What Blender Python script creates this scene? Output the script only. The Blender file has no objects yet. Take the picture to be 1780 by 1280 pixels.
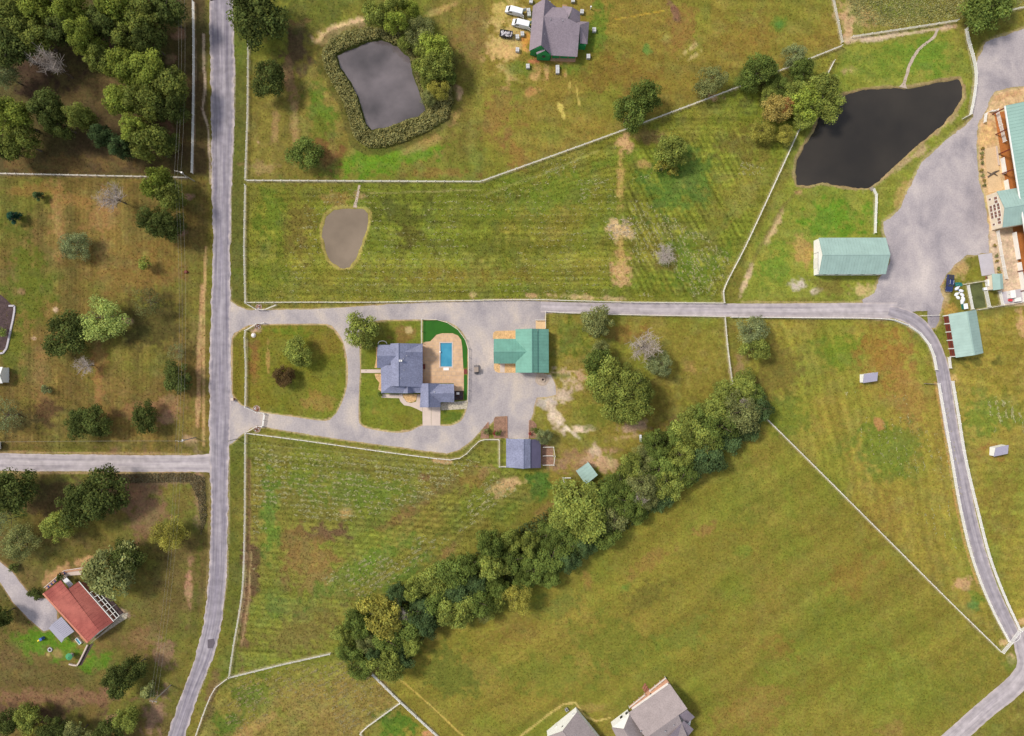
import bpy, math, random
import numpy as np
from mathutils import Vector, Matrix
from mathutils.geometry import tessellate_polygon

random.seed(7)
scene = bpy.context.scene
S = 0.18                      # metres per photo pixel on the ground
LENS, SENSOR = 24.0, 36.0
H = S * 890 / (SENSOR / 2 / LENS)   # flying height of the drone, about 214 m

# ------------------------------------------------------------------ camera
cam_d = bpy.data.cameras.new("camera")
cam = bpy.data.objects.new("camera", cam_d)
scene.collection.objects.link(cam)
cam.location = (0, 0, H)
cam.rotation_euler = (0, 0, 0)
cam_d.lens = LENS; cam_d.sensor_width = SENSOR; cam_d.sensor_fit = 'HORIZONTAL'
cam_d.clip_start = 1.0; cam_d.clip_end = 4000
scene.camera = cam

# ------------------------------------------------------------------ sky, sun, exposure
SUN_DIR = Vector((-0.80, 0.36, 0.0)).normalized()
SUN_EL = math.radians(51)
world = bpy.data.worlds.new("World"); scene.world = world
world.use_nodes = True
nt = world.node_tree; nt.nodes.clear()
w_out = nt.nodes.new('ShaderNodeOutputWorld')
w_bg = nt.nodes.new('ShaderNodeBackground')
w_sky = nt.nodes.new('ShaderNodeTexSky')
w_sky.sky_type = 'NISHITA'; w_sky.sun_disc = False
w_sky.sun_elevation = SUN_EL
w_sky.sun_rotation = math.atan2(SUN_DIR.x, SUN_DIR.y)
w_sky.air_density = 1.2; w_sky.dust_density = 2.5; w_sky.ozone_density = 1.0
# broken thin cloud all over the sky
w_tc = nt.nodes.new('ShaderNodeTexCoord')
w_n = nt.nodes.new('ShaderNodeTexNoise'); w_n.inputs['Scale'].default_value = 3.5
w_n.inputs['Detail'].default_value = 8; w_n.inputs['Roughness'].default_value = 0.6
w_r = nt.nodes.new('ShaderNodeValToRGB')
w_r.color_ramp.elements[0].position = 0.38; w_r.color_ramp.elements[0].color = (.12, .12, .12, 1)
w_r.color_ramp.elements[1].position = 0.66; w_r.color_ramp.elements[1].color = (.75, .75, .75, 1)
w_m = nt.nodes.new('ShaderNodeMixRGB'); w_m.inputs['Color2'].default_value = (7.6, 7.5, 7.6, 1)
nt.links.new(w_tc.outputs['Generated'], w_n.inputs['Vector'])
nt.links.new(w_n.outputs['Fac'], w_r.inputs['Fac'])
nt.links.new(w_r.outputs['Color'], w_m.inputs['Fac'])
nt.links.new(w_sky.outputs['Color'], w_m.inputs['Color1'])
nt.links.new(w_m.outputs['Color'], w_bg.inputs['Color'])
w_bg.inputs['Strength'].default_value = 0.102
nt.links.new(w_bg.outputs['Background'], w_out.inputs['Surface'])

sun_d = bpy.data.lights.new("sun", 'SUN')
sun_d.energy = 2.6; sun_d.angle = math.radians(11); sun_d.color = (1.0, 0.93, 0.82)
sun = bpy.data.objects.new("sun", sun_d); scene.collection.objects.link(sun)
to_sun = Vector((SUN_DIR.x * math.cos(SUN_EL), SUN_DIR.y * math.cos(SUN_EL), math.sin(SUN_EL)))
sun.rotation_euler = to_sun.to_track_quat('Z', 'Y').to_euler()
sun.location = to_sun * 300

scene.view_settings.view_transform = 'Standard'
scene.view_settings.look = 'None'
scene.view_settings.exposure = 0.32
scene.view_settings.gamma = 1.0
scene.view_settings.use_curve_mapping = False

# ------------------------------------------------------------------ helpers
COL = scene.collection
ORG = {}
ALB = 0.80

def lin(v):
    v /= 255.0
    return v / 12.92 if v <= 0.04045 else ((v + 0.055) / 1.055) ** 2.4

def C(r, g, b, k=1.0):
    return (lin(r) * ALB * k, lin(g) * ALB * k, lin(b) * ALB * k)

def W(px, py, z=0.0):
    k = 1 - z / H
    return Vector(((px - 890) * S * k, (640 - py) * S * k, z))

def ZF(ox, oy, s):
    return lambda x, y, h=0.0: W(ox + x / s, oy + y / s, h)

def tag(o, label=None, cat=None, group=None, kind=None):
    if label: o['label'] = label
    if cat: o['category'] = cat
    if group: o['group'] = group
    if kind: o['kind'] = kind
    return o

def thing(name, label, cat, loc=(0, 0, 0), group=None):
    o = bpy.data.objects.new(name, None)
    o.empty_display_size = 0.5
    COL.objects.link(o)
    o.location = loc
    ORG[o.name] = Vector(loc)
    return tag(o, label, cat, group)

def obj(name, mesh, mat, parent=None):
    o = bpy.data.objects.new(name, mesh)
    if mat and not mesh.materials: mesh.materials.append(mat)
    COL.objects.link(o)
    if parent:
        o.parent = parent
        ORG[o.name] = ORG.get(parent.name, Vector((0, 0, 0)))
    return o

class MB:
    def __init__(s): s.v = []; s.f = []; s.uv = []
    def add(s, vs, fs):
        k = len(s.v); s.v += [tuple(v) for v in vs]; s.f += [tuple(i + k for i in f) for f in fs]; return s
    def box(s, c, d, rz=0.0, rx=0.0, ry=0.0):
        m = Matrix.Rotation(rz, 3, 'Z') @ Matrix.Rotation(ry, 3, 'Y') @ Matrix.Rotation(rx, 3, 'X')
        c = Vector(c); x, y, z = d[0] / 2, d[1] / 2, d[2] / 2
        vs = [c + m @ Vector(p) for p in ((-x, -y, -z), (x, -y, -z), (x, y, -z), (-x, y, -z), (-x, -y, z), (x, -y, z), (x, y, z), (-x, y, z))]
        return s.add(vs, [(3, 2, 1, 0), (4, 5, 6, 7), (0, 1, 5, 4), (1, 2, 6, 5), (2, 3, 7, 6), (3, 0, 4, 7)])
    def prism(s, pts, z0, z1):
        n = len(pts)
        if sum(pts[i][0] * pts[(i + 1) % n][1] - pts[(i + 1) % n][0] * pts[i][1] for i in range(n)) < 0: pts = pts[::-1]
        vs = [(p[0], p[1], z0) for p in pts] + [(p[0], p[1], z1) for p in pts]
        fs = [tuple(range(n, 2 * n)), tuple(range(n - 1, -1, -1))] + [(i, (i + 1) % n, n + (i + 1) % n, n + i) for i in range(n)]
        return s.add(vs, fs)
    def slab(s, pts, t):
        pts = [Vector(p) for p in pts]; n = len(pts)
        nz = sum(pts[i].x * pts[(i + 1) % n].y - pts[(i + 1) % n].x * pts[i].y for i in range(n))
        if nz < 0: pts = pts[::-1]
        vs = pts + [p - Vector((0, 0, t)) for p in pts]
        fs = [tuple(range(n)), tuple(range(2 * n - 1, n - 1, -1))] + [(i, n + i, n + (i + 1) % n, (i + 1) % n) for i in range(n)]
        return s.add(vs, fs)
    def sheet(s, outer, z, holes=()):
        rings = [[Vector((p[0], p[1], 0)) for p in r] for r in [outer] + list(holes)]
        tri = tessellate_polygon(rings)
        flat = [p for r in rings for p in r]
        vs = [(p.x, p.y, z) for p in flat]
        fs = []
        for a, b, c in tri:
            A, B, Cc = flat[a], flat[b], flat[c]
            fs.append((a, b, c) if (B - A).cross(Cc - A).z > 0 else (a, c, b))
        return s.add(vs, fs)
    def tube(s, p0, p1, r0, r1=None, n=6):
        if r1 is None: r1 = r0
        p0 = Vector(p0); p1 = Vector(p1); d = (p1 - p0).normalized()
        a = d.orthogonal().normalized(); b = d.cross(a)
        vs = [p0 + (a * math.cos(t) + b * math.sin(t)) * r0 for t in [2 * math.pi * i / n for i in range(n)]]
        vs += [p1 + (a * math.cos(t) + b * math.sin(t)) * r1 for t in [2 * math.pi * i / n for i in range(n)]]
        fs = [(i, (i + 1) % n, n + (i + 1) % n, n + i) for i in range(n)] + [tuple(range(n - 1, -1, -1)), tuple(range(n, 2 * n))]
        return s.add(vs, fs)
    def dome(s, c, r, hgt, n=10, m=3):
        c = Vector(c); vs = []; fs = []
        for j in range(m):
            a = (math.pi / 2) * j / m
            for i in range(n):
                t = 2 * math.pi * i / n
                vs.append(c + Vector((r * math.cos(a) * math.cos(t), r * math.cos(a) * math.sin(t), hgt * math.sin(a))))
        vs.append(c + Vector((0, 0, hgt)))
        for j in range(m - 1):
            for i in range(n): fs.append((j * n + i, j * n + (i + 1) % n, (j + 1) * n + (i + 1) % n, (j + 1) * n + i))
        for i in range(n): fs.append(((m - 1) * n + i, (m - 1) * n + (i + 1) % n, m * n))
        fs.append(tuple(range(n - 1, -1, -1)))
        return s.add(vs, fs)
    def ring(s, c, r0, r1, z0, z1, n=20):
        c = Vector(c); vs = []; fs = []
        for i in range(n):
            t = 2 * math.pi * i / n; e = Vector((math.cos(t), math.sin(t), 0))
            for r, z in ((r0, z0), (r1, z0), (r1, z1), (r0, z1)): vs.append(c + e * r + Vector((0, 0, z)))
        for i in range(n):
            a = 4 * i; b = 4 * ((i + 1) % n)
            for k in range(4): fs.append((a + k, b + k, b + (k + 1) % 4, a + (k + 1) % 4))
        return s.add(vs, fs)
    def mesh(s, name, off=None):
        me = bpy.data.meshes.new(name)
        v = s.v if off is None else [(a[0] - off[0], a[1] - off[1], a[2] - off[2]) for a in s.v]
        me.from_pydata(v, [], s.f)
        if s.uv:
            l = me.uv_layers.new(name='UVMap')
            for lp in me.loops: l.data[lp.index].uv = s.uv[lp.vertex_index]
        me.update(); return me
    def build(s, name, mat, parent=None, smooth=False):
        me = s.mesh(name, ORG.get(parent.name) if parent else None)
        if smooth:
            for p in me.polygons: p.use_smooth = True
        return obj(name, me, mat, parent)

def struct(name, mb, mat, label=None):
    o = mb.build(name, mat); o['kind'] = 'structure'
    if label: o['label'] = label
    return o

def spline(pts, step=4.0, closed=False):
    """Catmull-Rom through pts (any dimension), about step apart."""
    P = [np.array(p, float) for p in pts]; n = len(P); out = []
    for i in range(n if closed else n - 1):
        p1, p2 = P[i], P[(i + 1) % n]
        p0 = P[(i - 1) % n] if (closed or i > 0) else 2 * p1 - p2
        p3 = P[(i + 2) % n] if (closed or i < n - 2) else 2 * p2 - p1
        k = max(1, int(np.linalg.norm((p2 - p1)[:2]) / step))
        for j in range(k):
            t = j / k
            out.append(0.5 * (2 * p1 + (p2 - p0) * t + (2 * p0 - 5 * p1 + 4 * p2 - p3) * t * t + (3 * p1 - p0 - 3 * p2 + p3) * t ** 3))
    if not closed: out.append(P[-1])
    return out

def line(pts, step=4.0, closed=False):
    P = [np.array(p, float) for p in pts]; n = len(P); out = []
    for i in range(n if closed else n - 1):
        a, b = P[i], P[(i + 1) % n]
        k = max(1, int(np.linalg.norm((b - a)[:2]) / step))
        for j in range(k): out.append(a + (b - a) * j / k)
    if not closed: out.append(P[-1])
    return out

def ragged(pts, amp, seed=1):
    r = random.Random(seed); out = []; a = b = 0.0
    for p in pts:
        a = a * 0.7 + r.uniform(-1, 1) * amp; b = b * 0.7 + r.uniform(-1, 1) * amp
        out.append((p[0] + a, p[1] + b))
    return out

def PW(pts, z=0.0): return [W(p[0], p[1], 0) + Vector((0, 0, z)) for p in pts]

# ------------------------------------------------------------------ materials
def new_mat(name):
    m = bpy.data.materials.new(name); m.use_nodes = True
    n = m.node_tree.nodes; b = n['Principled BSDF']
    return m, m.node_tree, b

def mat(name, col, rough=0.8, var=0.15, scale=1.5, var2=0.1, scale2=12.0, bump=0.0, metal=0.0, spec=0.3, stretch=None, second=None):
    m, t, b = new_mat(name)
    N, L = t.nodes, t.links
    g = N.new('ShaderNodeNewGeometry'); vec = g.outputs['Position']
    if stretch:
        mp = N.new('ShaderNodeMapping'); mp.inputs['Scale'].default_value = stretch[:3]
        if len(stretch) > 3: mp.inputs['Rotation'].default_value = (0, 0, stretch[3])
        L.new(vec, mp.inputs['Vector']); vec = mp.outputs['Vector']
    def noise(sc, det):
        x = N.new('ShaderNodeTexNoise'); x.inputs['Scale'].default_value = sc; x.inputs['Detail'].default_value = det
        L.new(vec, x.inputs['Vector']); return x
    n1 = noise(scale, 5); n2 = noise(scale2, 2)
    a = N.new('ShaderNodeMapRange'); a.inputs[1].default_value = .3; a.inputs[2].default_value = .7
    a.inputs[3].default_value = 1 - var; a.inputs[4].default_value = 1 + var
    L.new(n1.outputs['Fac'], a.inputs[0])
    c = N.new('ShaderNodeMapRange'); c.inputs[1].default_value = .3; c.inputs[2].default_value = .7
    c.inputs[3].default_value = 1 - var2; c.inputs[4].default_value = 1 + var2
    L.new(n2.outputs['Fac'], c.inputs[0])
    mu = N.new('ShaderNodeMath'); mu.operation = 'MULTIPLY'
    L.new(a.outputs[0], mu.inputs[0]); L.new(c.outputs[0], mu.inputs[1])
    mx = N.new('ShaderNodeMixRGB'); mx.blend_type = 'MULTIPLY'; mx.inputs['Fac'].default_value = 1
    if second:
        n3 = noise(scale * 0.5, 4); m3 = N.new('ShaderNodeMixRGB')
        r3 = N.new('ShaderNodeMapRange'); r3.inputs[1].default_value = .4; r3.inputs[2].default_value = .62
        L.new(n3.outputs['Fac'], r3.inputs[0]); L.new(r3.outputs[0], m3.inputs['Fac'])
        m3.inputs['Color1'].default_value = (*col, 1); m3.inputs['Color2'].default_value = (*second, 1)
        L.new(m3.outputs['Color'], mx.inputs['Color1'])
    else: mx.inputs['Color1'].default_value = (*col, 1)
    L.new(mu.outputs[0], mx.inputs['Color2'])
    L.new(mx.outputs['Color'], b.inputs['Base Color'])
    b.inputs['Roughness'].default_value = rough; b.inputs['Metallic'].default_value = metal
    b.inputs['Specular IOR Level'].default_value = spec
    if bump:
        bp = N.new('ShaderNodeBump'); bp.inputs['Strength'].default_value = bump; bp.inputs['Distance'].default_value = .05
        L.new(n2.outputs['Fac'], bp.inputs['Height']); L.new(bp.outputs['Normal'], b.inputs['Normal'])
    return m

M = {}
M['white'] = mat('white_paint', (.78, .77, .74), .6, .04, .5, .04)
M['fence_bright'] = mat('bright_fence_vinyl', (.84, .83, .80), .6, .05, .25, .05)
M['fence'] = mat('fence_vinyl', (.76, .73, .68), .6, .10, .25, .05)
M['white_wall'] = mat('white_siding', (.86, .86, .85), .6, .04, .4, .03, 8)
M['cream_wall'] = mat('cream_siding', (.72, .62, .48), .7, .06, .5, .04)
M['glass'] = mat('dark_glass', (.03, .035, .045), .12, .1, .5, 0, spec=.6)
M['brown_glass'] = mat('brown_glass', (.22, .11, .08), .2, .25, .6, 0, spec=.5)
M['blue_shingle'] = mat('blue_grey_shingle', C(138, 142, 168), .85, .12, .35, .20, 2.6, .3)
M['grey_shingle'] = mat('grey_brown_shingle', C(164, 152, 152), .85, .07, .4, .14, 3.0, .3)
M['plum_shingle'] = mat('plum_grey_shingle', C(150, 138, 148), .85, .08, .4, .16, 3.0, .3)
M['lilac_roof'] = mat('lilac_metal', C(176, 172, 192), .5, .05, .4, .04, 3.0)
M['green_roof'] = mat('green_metal', C(118, 172, 155), .5, .10, .5, .05, 4, spec=.4)
M['pale_green_roof'] = mat('weathered_green_metal', C(162, 190, 182), .5, .08, .4, .03, 4, spec=.5)
M['arena_green_roof'] = mat('arena_green_metal', C(150, 184, 174), .5, .06, .25, .03, 4, spec=.5)
M['red_roof'] = mat('red_metal', C(156, 80, 72), .7, .16, .22, .12, 6, second=C(176, 100, 88))
M['grey_roof'] = mat('grey_metal', C(168, 166, 182), .45, .05, .3, .03)
M['dark_roof'] = mat('dark_roof', C(96, 92, 118), .8, .1, .5, .1)
M['green_sheathing'] = mat('green_sheathing', C(40, 150, 84), .6, .08, .6, .05)
M['stall_brown'] = mat('stall_boards', C(128, 62, 48), .7, .2, .8, .15, 6)
M['red_steel'] = mat('red_steel', C(120, 52, 46), .6, .1)
M['brick'] = mat('brick_wall', C(165, 110, 92), .85, .12, .6, .15, 6)
M['wood'] = mat('deck_wood', C(196, 150, 122), .8, .12, .8, .12, 5)
M['redwood'] = mat('red_brown_wood', C(160, 104, 84), .8, .14, .8, .12, 5)
M['greywood'] = mat('grey_wood', C(150, 140, 130), .85, .15, .8, .12, 5)
M['concrete'] = mat('pale_concrete', C(214, 196, 184), .85, .06, .4, .05, 5)
M['concrete_grey'] = mat('grey_concrete', C(196, 190, 196), .85, .06, .4, .05, 5)
M['tan_bed'] = mat('tan_stone_bed', C(216, 178, 128), .9, .2, .9, .25, 3.5, .4)
M['mulch'] = mat('brown_mulch', C(152, 118, 98), .95, .2, .9, .25, 4, .4)
M['dark_mulch'] = mat('dark_mulch', C(82, 66, 66), .95, .25, .8, .3, 3, .4)
M['river_rock'] = mat('river_rock', C(190, 180, 160), .85, .2, 1.5, .45, 3.5, .6)
M['black'] = mat('black_rubber', (.02, .02, .022), .7, .1)
M['dark'] = mat('dark_metal', (.05, .05, .06), .5, .1, metal=.3)
M['steel'] = mat('galvanised_steel', (.5, .5, .52), .4, .08, metal=.6)
M['van_white'] = mat('van_paint', (.74, .76, .80), .25, .02, spec=.6)
M['blue_paint'] = mat('dark_blue_paint', (.018, .03, .11), .25, .05, spec=.6)
M['grey_paint'] = mat('grey_brown_paint', (.16, .14, .14), .35, .05, spec=.5)
M['tan_fabric'] = mat('tan_canvas', (.30, .24, .20), .8, .08)
M['stone'] = mat('stone', C(190, 172, 156), .9, .15, 1, .2, 4, .4)
M['sand'] = mat('sand', C(224, 192, 150), .95, .08, .3, .08, 3, .2)
M['orange_dirt'] = mat('orange_arena_dirt', C(190, 118, 62), .95, .12, .4, .12, 3, .2)
M['turf_green'] = mat('synthetic_turf', C(48, 104, 28), .9, .10, .3, .12, 6, .3)
M['pen_green'] = mat('dark_green_pen_floor', C(92, 98, 58), .95, .25, .4, .15, 3, .3)
M['bark'] = mat('bark', (.12, .09, .07), .95, .2, 1, .2, 8, .3)
M['dead_wood'] = mat('dead_branch', (.42, .36, .32), .9, .15, 1, .1)
M['pole_wood'] = mat('pole_wood', (.35, .31, .27), .9, .1)
M['wire'] = mat('power_wire', (.30, .29, .27), .5, .05)
M['red'] = mat('red_plastic', (.6, .06, .07), .5, .05)
M['teal'] = mat('teal_plastic', (.02, .16, .14), .5, .1)
M['yellow'] = mat('yellow_plastic', (.75, .55, .05), .5, .05)
M['blue_plastic'] = mat('blue_plastic', (.05, .12, .40), .5, .1)
M['navy'] = mat('navy_mat', (.05, .055, .16), .8, .2)
M['bag_white'] = mat('bag_plastic', (.72, .74, .78), .5, .08, 2)
M['lamp_glass'] = mat('lamp_glass', (.7, .7, .68), .2, .02)
M['hay'] = mat('dry_hay', C(196, 180, 120), .95, .15, .5, .2, 3)
M['brick_pack'] = mat('wrapped_brick_pack', C(206, 206, 208), .6, .12, 1.2, .08, 6)
M['pallet_wood'] = mat('pallet_wood', C(176, 140, 100), .9, .1)
M['debris'] = mat('pale_debris', C(214, 208, 212), .8, .25, 1.5, .2, 5)

def gravel_mat(name, c1, c2, c3, sc=.06, rot=0):
    m, t, b = new_mat(name); N, L = t.nodes, t.links
    g = N.new('ShaderNodeNewGeometry')
    n1 = N.new('ShaderNodeTexNoise'); n1.inputs['Scale'].default_value = sc; n1.inputs['Detail'].default_value = 9; n1.inputs['Roughness'].default_value = .62
    n1.inputs['Distortion'].default_value = .25
    n2 = N.new('ShaderNodeTexNoise'); n2.inputs['Scale'].default_value = 2.2; n2.inputs['Detail'].default_value = 4
    mp = N.new('ShaderNodeMapping'); mp.inputs['Scale'].default_value = (1.15, .8, 1); mp.inputs['Rotation'].default_value = (0, 0, math.radians(rot)); L.new(g.outputs['Position'], mp.inputs['Vector'])
    L.new(mp.outputs['Vector'], n1.inputs['Vector']); L.new(g.outputs['Position'], n2.inputs['Vector'])
    r = N.new('ShaderNodeValToRGB'); e = r.color_ramp.elements
    e[0].position = .30; e[0].color = (*c1, 1); e[1].position = .70; e[1].color = (*c3, 1)
    x = e.new(.50); x.color = (*c2, 1)
    L.new(n1.outputs['Fac'], r.inputs['Fac'])
    a = N.new('ShaderNodeMapRange'); a.inputs[1].default_value = .3; a.inputs[2].default_value = .7; a.inputs[3].default_value = .88; a.inputs[4].default_value = 1.12
    L.new(n2.outputs['Fac'], a.inputs[0])
    mx = N.new('ShaderNodeMixRGB'); mx.blend_type = 'MULTIPLY'; mx.inputs['Fac'].default_value = 1
    L.new(r.outputs['Color'], mx.inputs['Color1']); L.new(a.outputs[0], mx.inputs['Color2'])
    L.new(mx.outputs['Color'], b.inputs['Base Color']); b.inputs['Roughness'].default_value = .95; b.inputs['Specular IOR Level'].default_value = .1
    bp = N.new('ShaderNodeBump'); bp.inputs['Strength'].default_value = .3; bp.inputs['Distance'].default_value = .05
    L.new(n2.outputs['Fac'], bp.inputs['Height']); L.new(bp.outputs['Normal'], b.inputs['Normal'])
    return m
M['gravel'] = gravel_mat('drive_gravel', C(150, 144, 150), C(182, 173, 172), C(208, 194, 180), .10, 0)
M['yard_gravel'] = gravel_mat('yard_gravel', C(146, 140, 147), C(180, 171, 173), C(206, 195, 191), .09, 20)

def road_mat(name, base, pale, dark):
    """Worn chip-seal: streaks along the road by UV (u across 0..1, v metres along)."""
    m, t, b = new_mat(name); N, L = t.nodes, t.links
    uv = N.new('ShaderNodeUVMap'); uv.uv_map = 'UVMap'
    mp = N.new('ShaderNodeMapping'); mp.inputs['Scale'].default_value = (5, .03, 1)
    L.new(uv.outputs['UV'], mp.inputs['Vector'])
    n1 = N.new('ShaderNodeTexNoise'); n1.inputs['Scale'].default_value = 1.6; n1.inputs['Detail'].default_value = 6; n1.inputs['Roughness'].default_value = .6
    L.new(mp.outputs['Vector'], n1.inputs['Vector'])
    r = N.new('ShaderNodeValToRGB'); e = r.color_ramp.elements
    e[0].position = .32; e[0].color = (*dark, 1); e[1].position = .70; e[1].color = (*pale, 1)
    x = e.new(.5); x.color = (*base, 1)
    L.new(n1.outputs['Fac'], r.inputs['Fac'])
    g = N.new('ShaderNodeNewGeometry')
    n2 = N.new('ShaderNodeTexNoise'); n2.inputs['Scale'].default_value = .5; n2.inputs['Detail'].default_value = 7
    L.new(g.outputs['Position'], n2.inputs['Vector'])
    a = N.new('ShaderNodeMapRange'); a.inputs[1].default_value = .3; a.inputs[2].default_value = .7; a.inputs[3].default_value = .88; a.inputs[4].default_value = 1.12
    a.inputs[3].default_value = .82; a.inputs[4].default_value = 1.16; L.new(n2.outputs['Fac'], a.inputs[0])
    # loose pale chippings towards both edges
    sp = N.new('ShaderNodeSeparateXYZ'); L.new(uv.outputs['UV'], sp.inputs['Vector'])
    d = N.new('ShaderNodeMath'); d.operation = 'SUBTRACT'; d.inputs[1].default_value = .5; L.new(sp.outputs['X'], d.inputs[0])
    ab = N.new('ShaderNodeMath'); ab.operation = 'ABSOLUTE'; L.new(d.outputs[0], ab.inputs[0])
    ad = N.new('ShaderNodeMath'); ad.operation = 'MULTIPLY_ADD'; ad.inputs[1].default_value = .22; L.new(n2.outputs['Fac'], ad.inputs[0]); L.new(ab.outputs[0], ad.inputs[2])
    er = N.new('ShaderNodeMapRange'); er.inputs[1].default_value = .49; er.inputs[2].default_value = .60; L.new(ad.outputs[0], er.inputs[0])
    em = N.new('ShaderNodeMixRGB'); em.inputs['Color2'].default_value = (*C(186, 174, 172), 1)
    L.new(er.outputs[0], em.inputs['Fac']); L.new(r.outputs['Color'], em.inputs['Color1'])
    mx = N.new('ShaderNodeMixRGB'); mx.blend_type = 'MULTIPLY'; mx.inputs['Fac'].default_value = 1
    wt = N.new('ShaderNodeMath'); wt.operation = 'MULTIPLY'; wt.inputs[1].default_value = 4 * math.pi; L.new(sp.outputs['X'], wt.inputs[0])
    wc = N.new('ShaderNodeMath'); wc.operation = 'COSINE'; L.new(wt.outputs[0], wc.inputs[0])
    wm = N.new('ShaderNodeMath'); wm.operation = 'MULTIPLY_ADD'; wm.inputs[1].default_value = .085; wm.inputs[2].default_value = 1.0; L.new(wc.outputs[0], wm.inputs[0])
    wx = N.new('ShaderNodeMath'); wx.operation = 'MULTIPLY'; L.new(wm.outputs[0], wx.inputs[0]); L.new(a.outputs[0], wx.inputs[1])
    L.new(em.outputs['Color'], mx.inputs['Color1']); L.new(wx.outputs[0], mx.inputs['Color2'])
    L.new(mx.outputs['Color'], b.inputs['Base Color']); b.inputs['Roughness'].default_value = .9; b.inputs['Specular IOR Level'].default_value = .2
    return m
M['road'] = road_mat('worn_chip_seal', C(154, 147, 156), C(178, 171, 177), C(128, 122, 136))
M['lane'] = road_mat('pale_chip_seal', C(184, 175, 178), C(198, 189, 190), C(166, 157, 164))

M['track'] = road_mat('grey_farm_track', C(164, 157, 164), C(180, 172, 177), C(146, 139, 150))

def water_mat(name, c1, c2, sc, rough=.04, ior=1.33):
    m, t, b = new_mat(name); N, L = t.nodes, t.links
    g = N.new('ShaderNodeNewGeometry')
    n1 = N.new('ShaderNodeTexNoise'); n1.inputs['Scale'].default_value = sc; n1.inputs['Detail'].default_value = 6; n1.inputs['Distortion'].default_value = .15
    L.new(g.outputs['Position'], n1.inputs['Vector'])
    r = N.new('ShaderNodeMapRange'); r.inputs[1].default_value = .35; r.inputs[2].default_value = .65; L.new(n1.outputs['Fac'], r.inputs[0])
    mx = N.new('ShaderNodeMixRGB'); mx.inputs['Color1'].default_value = (*c1, 1); mx.inputs['Color2'].default_value = (*c2, 1)
    L.new(r.outputs[0], mx.inputs['Fac']); L.new(mx.outputs['Color'], b.inputs['Base Color'])
    b.inputs['Roughness'].default_value = rough; b.inputs['IOR'].default_value = ior; b.inputs['Specular IOR Level'].default_value = .5
    n2 = N.new('ShaderNodeTexNoise'); n2.inputs['Scale'].default_value = 1.2; n2.inputs['Detail'].default_value = 3
    L.new(g.outputs['Position'], n2.inputs['Vector'])
    bp = N.new('ShaderNodeBump'); bp.inputs['Strength'].default_value = .02; bp.inputs['Distance'].default_value = .05
    L.new(n2.outputs['Fac'], bp.inputs['Height']); L.new(bp.outputs['Normal'], b.inputs['Normal'])
    return m
M['pond_mauve'] = water_mat('cloud_painted_mauve_water', C(64, 59, 61), C(120, 111, 114), .07, ior=1.6)  # murky base; pale and dark noise paints cloud reflections into the colour
M['pond_dark'] = water_mat('dark_water', C(52, 49, 46), C(66, 61, 55), .05)
M['pond_brown'] = water_mat('muddy_brown_water', C(122, 108, 92), C(146, 130, 112), .09)
M['pool_water'] = water_mat('pool_water', C(64, 144, 176), C(80, 162, 192), .35)

# patio: stamped slabs with a faint grid of joints
def slab_mat(name, c1, c2, joint, size):
    m, t, b = new_mat(name); N, L = t.nodes, t.links
    g = N.new('ShaderNodeNewGeometry')
    br = N.new('ShaderNodeTexBrick'); br.offset = .5; br.inputs['Scale'].default_value = 1
    br.inputs['Brick Width'].default_value = size; br.inputs['Row Height'].default_value = size * .9; br.inputs['Mortar Size'].default_value = .07
    br.inputs['Color1'].default_value = (*c1, 1); br.inputs['Color2'].default_value = (*c2, 1); br.inputs['Mortar'].default_value = (*joint, 1)
    L.new(g.outputs['Position'], br.inputs['Vector'])
    n2 = N.new('ShaderNodeTexNoise'); n2.inputs['Scale'].default_value = .7; n2.inputs['Detail'].default_value = 6
    L.new(g.outputs['Position'], n2.inputs['Vector'])
    a = N.new('ShaderNodeMapRange'); a.inputs[1].default_value = .3; a.inputs[2].default_value = .7; a.inputs[3].default_value = .85; a.inputs[4].default_value = 1.12
    L.new(n2.outputs['Fac'], a.inputs[0])
    mx = N.new('ShaderNodeMixRGB'); mx.blend_type = 'MULTIPLY'; mx.inputs['Fac'].default_value = 1
    L.new(br.outputs['Color'], mx.inputs['Color1']); L.new(a.outputs[0], mx.inputs['Color2'])
    L.new(mx.outputs['Color'], b.inputs['Base Color']); b.inputs['Roughness'].default_value = .8
    return m
M['patio'] = slab_mat('stamped_patio', C(218, 182, 142), C(208, 172, 136), C(196, 168, 144), 1.3)

def leaf_mat():
    m, t, b = new_mat('leaves'); N, L = t.nodes, t.links
    oi = N.new('ShaderNodeObjectInfo')
    at = N.new('ShaderNodeAttribute'); at.attribute_name = 'tint'
    mx = N.new('ShaderNodeMixRGB'); mx.blend_type = 'MULTIPLY'; mx.inputs['Fac'].default_value = 1
    L.new(oi.outputs['Color'], mx.inputs['Color1']); L.new(at.outputs['Color'], mx.inputs['Color2'])
    L.new(mx.outputs['Color'], b.inputs['Base Color']); b.inputs['Roughness'].default_value = .8; b.inputs['Specular IOR Level'].default_value = .06
    tr = N.new('ShaderNodeBsdfTranslucent'); L.new(mx.outputs['Color'], tr.inputs['Color'])
    ms = N.new('ShaderNodeMixShader'); ms.inputs['Fac'].default_value = .35
    out = N['Material Output']
    L.new(b.outputs['BSDF'], ms.inputs[1]); L.new(tr.outputs['BSDF'], ms.inputs[2]); L.new(ms.outputs['Shader'], out.inputs['Surface'])
    return m
M['leaf'] = leaf_mat()
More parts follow.
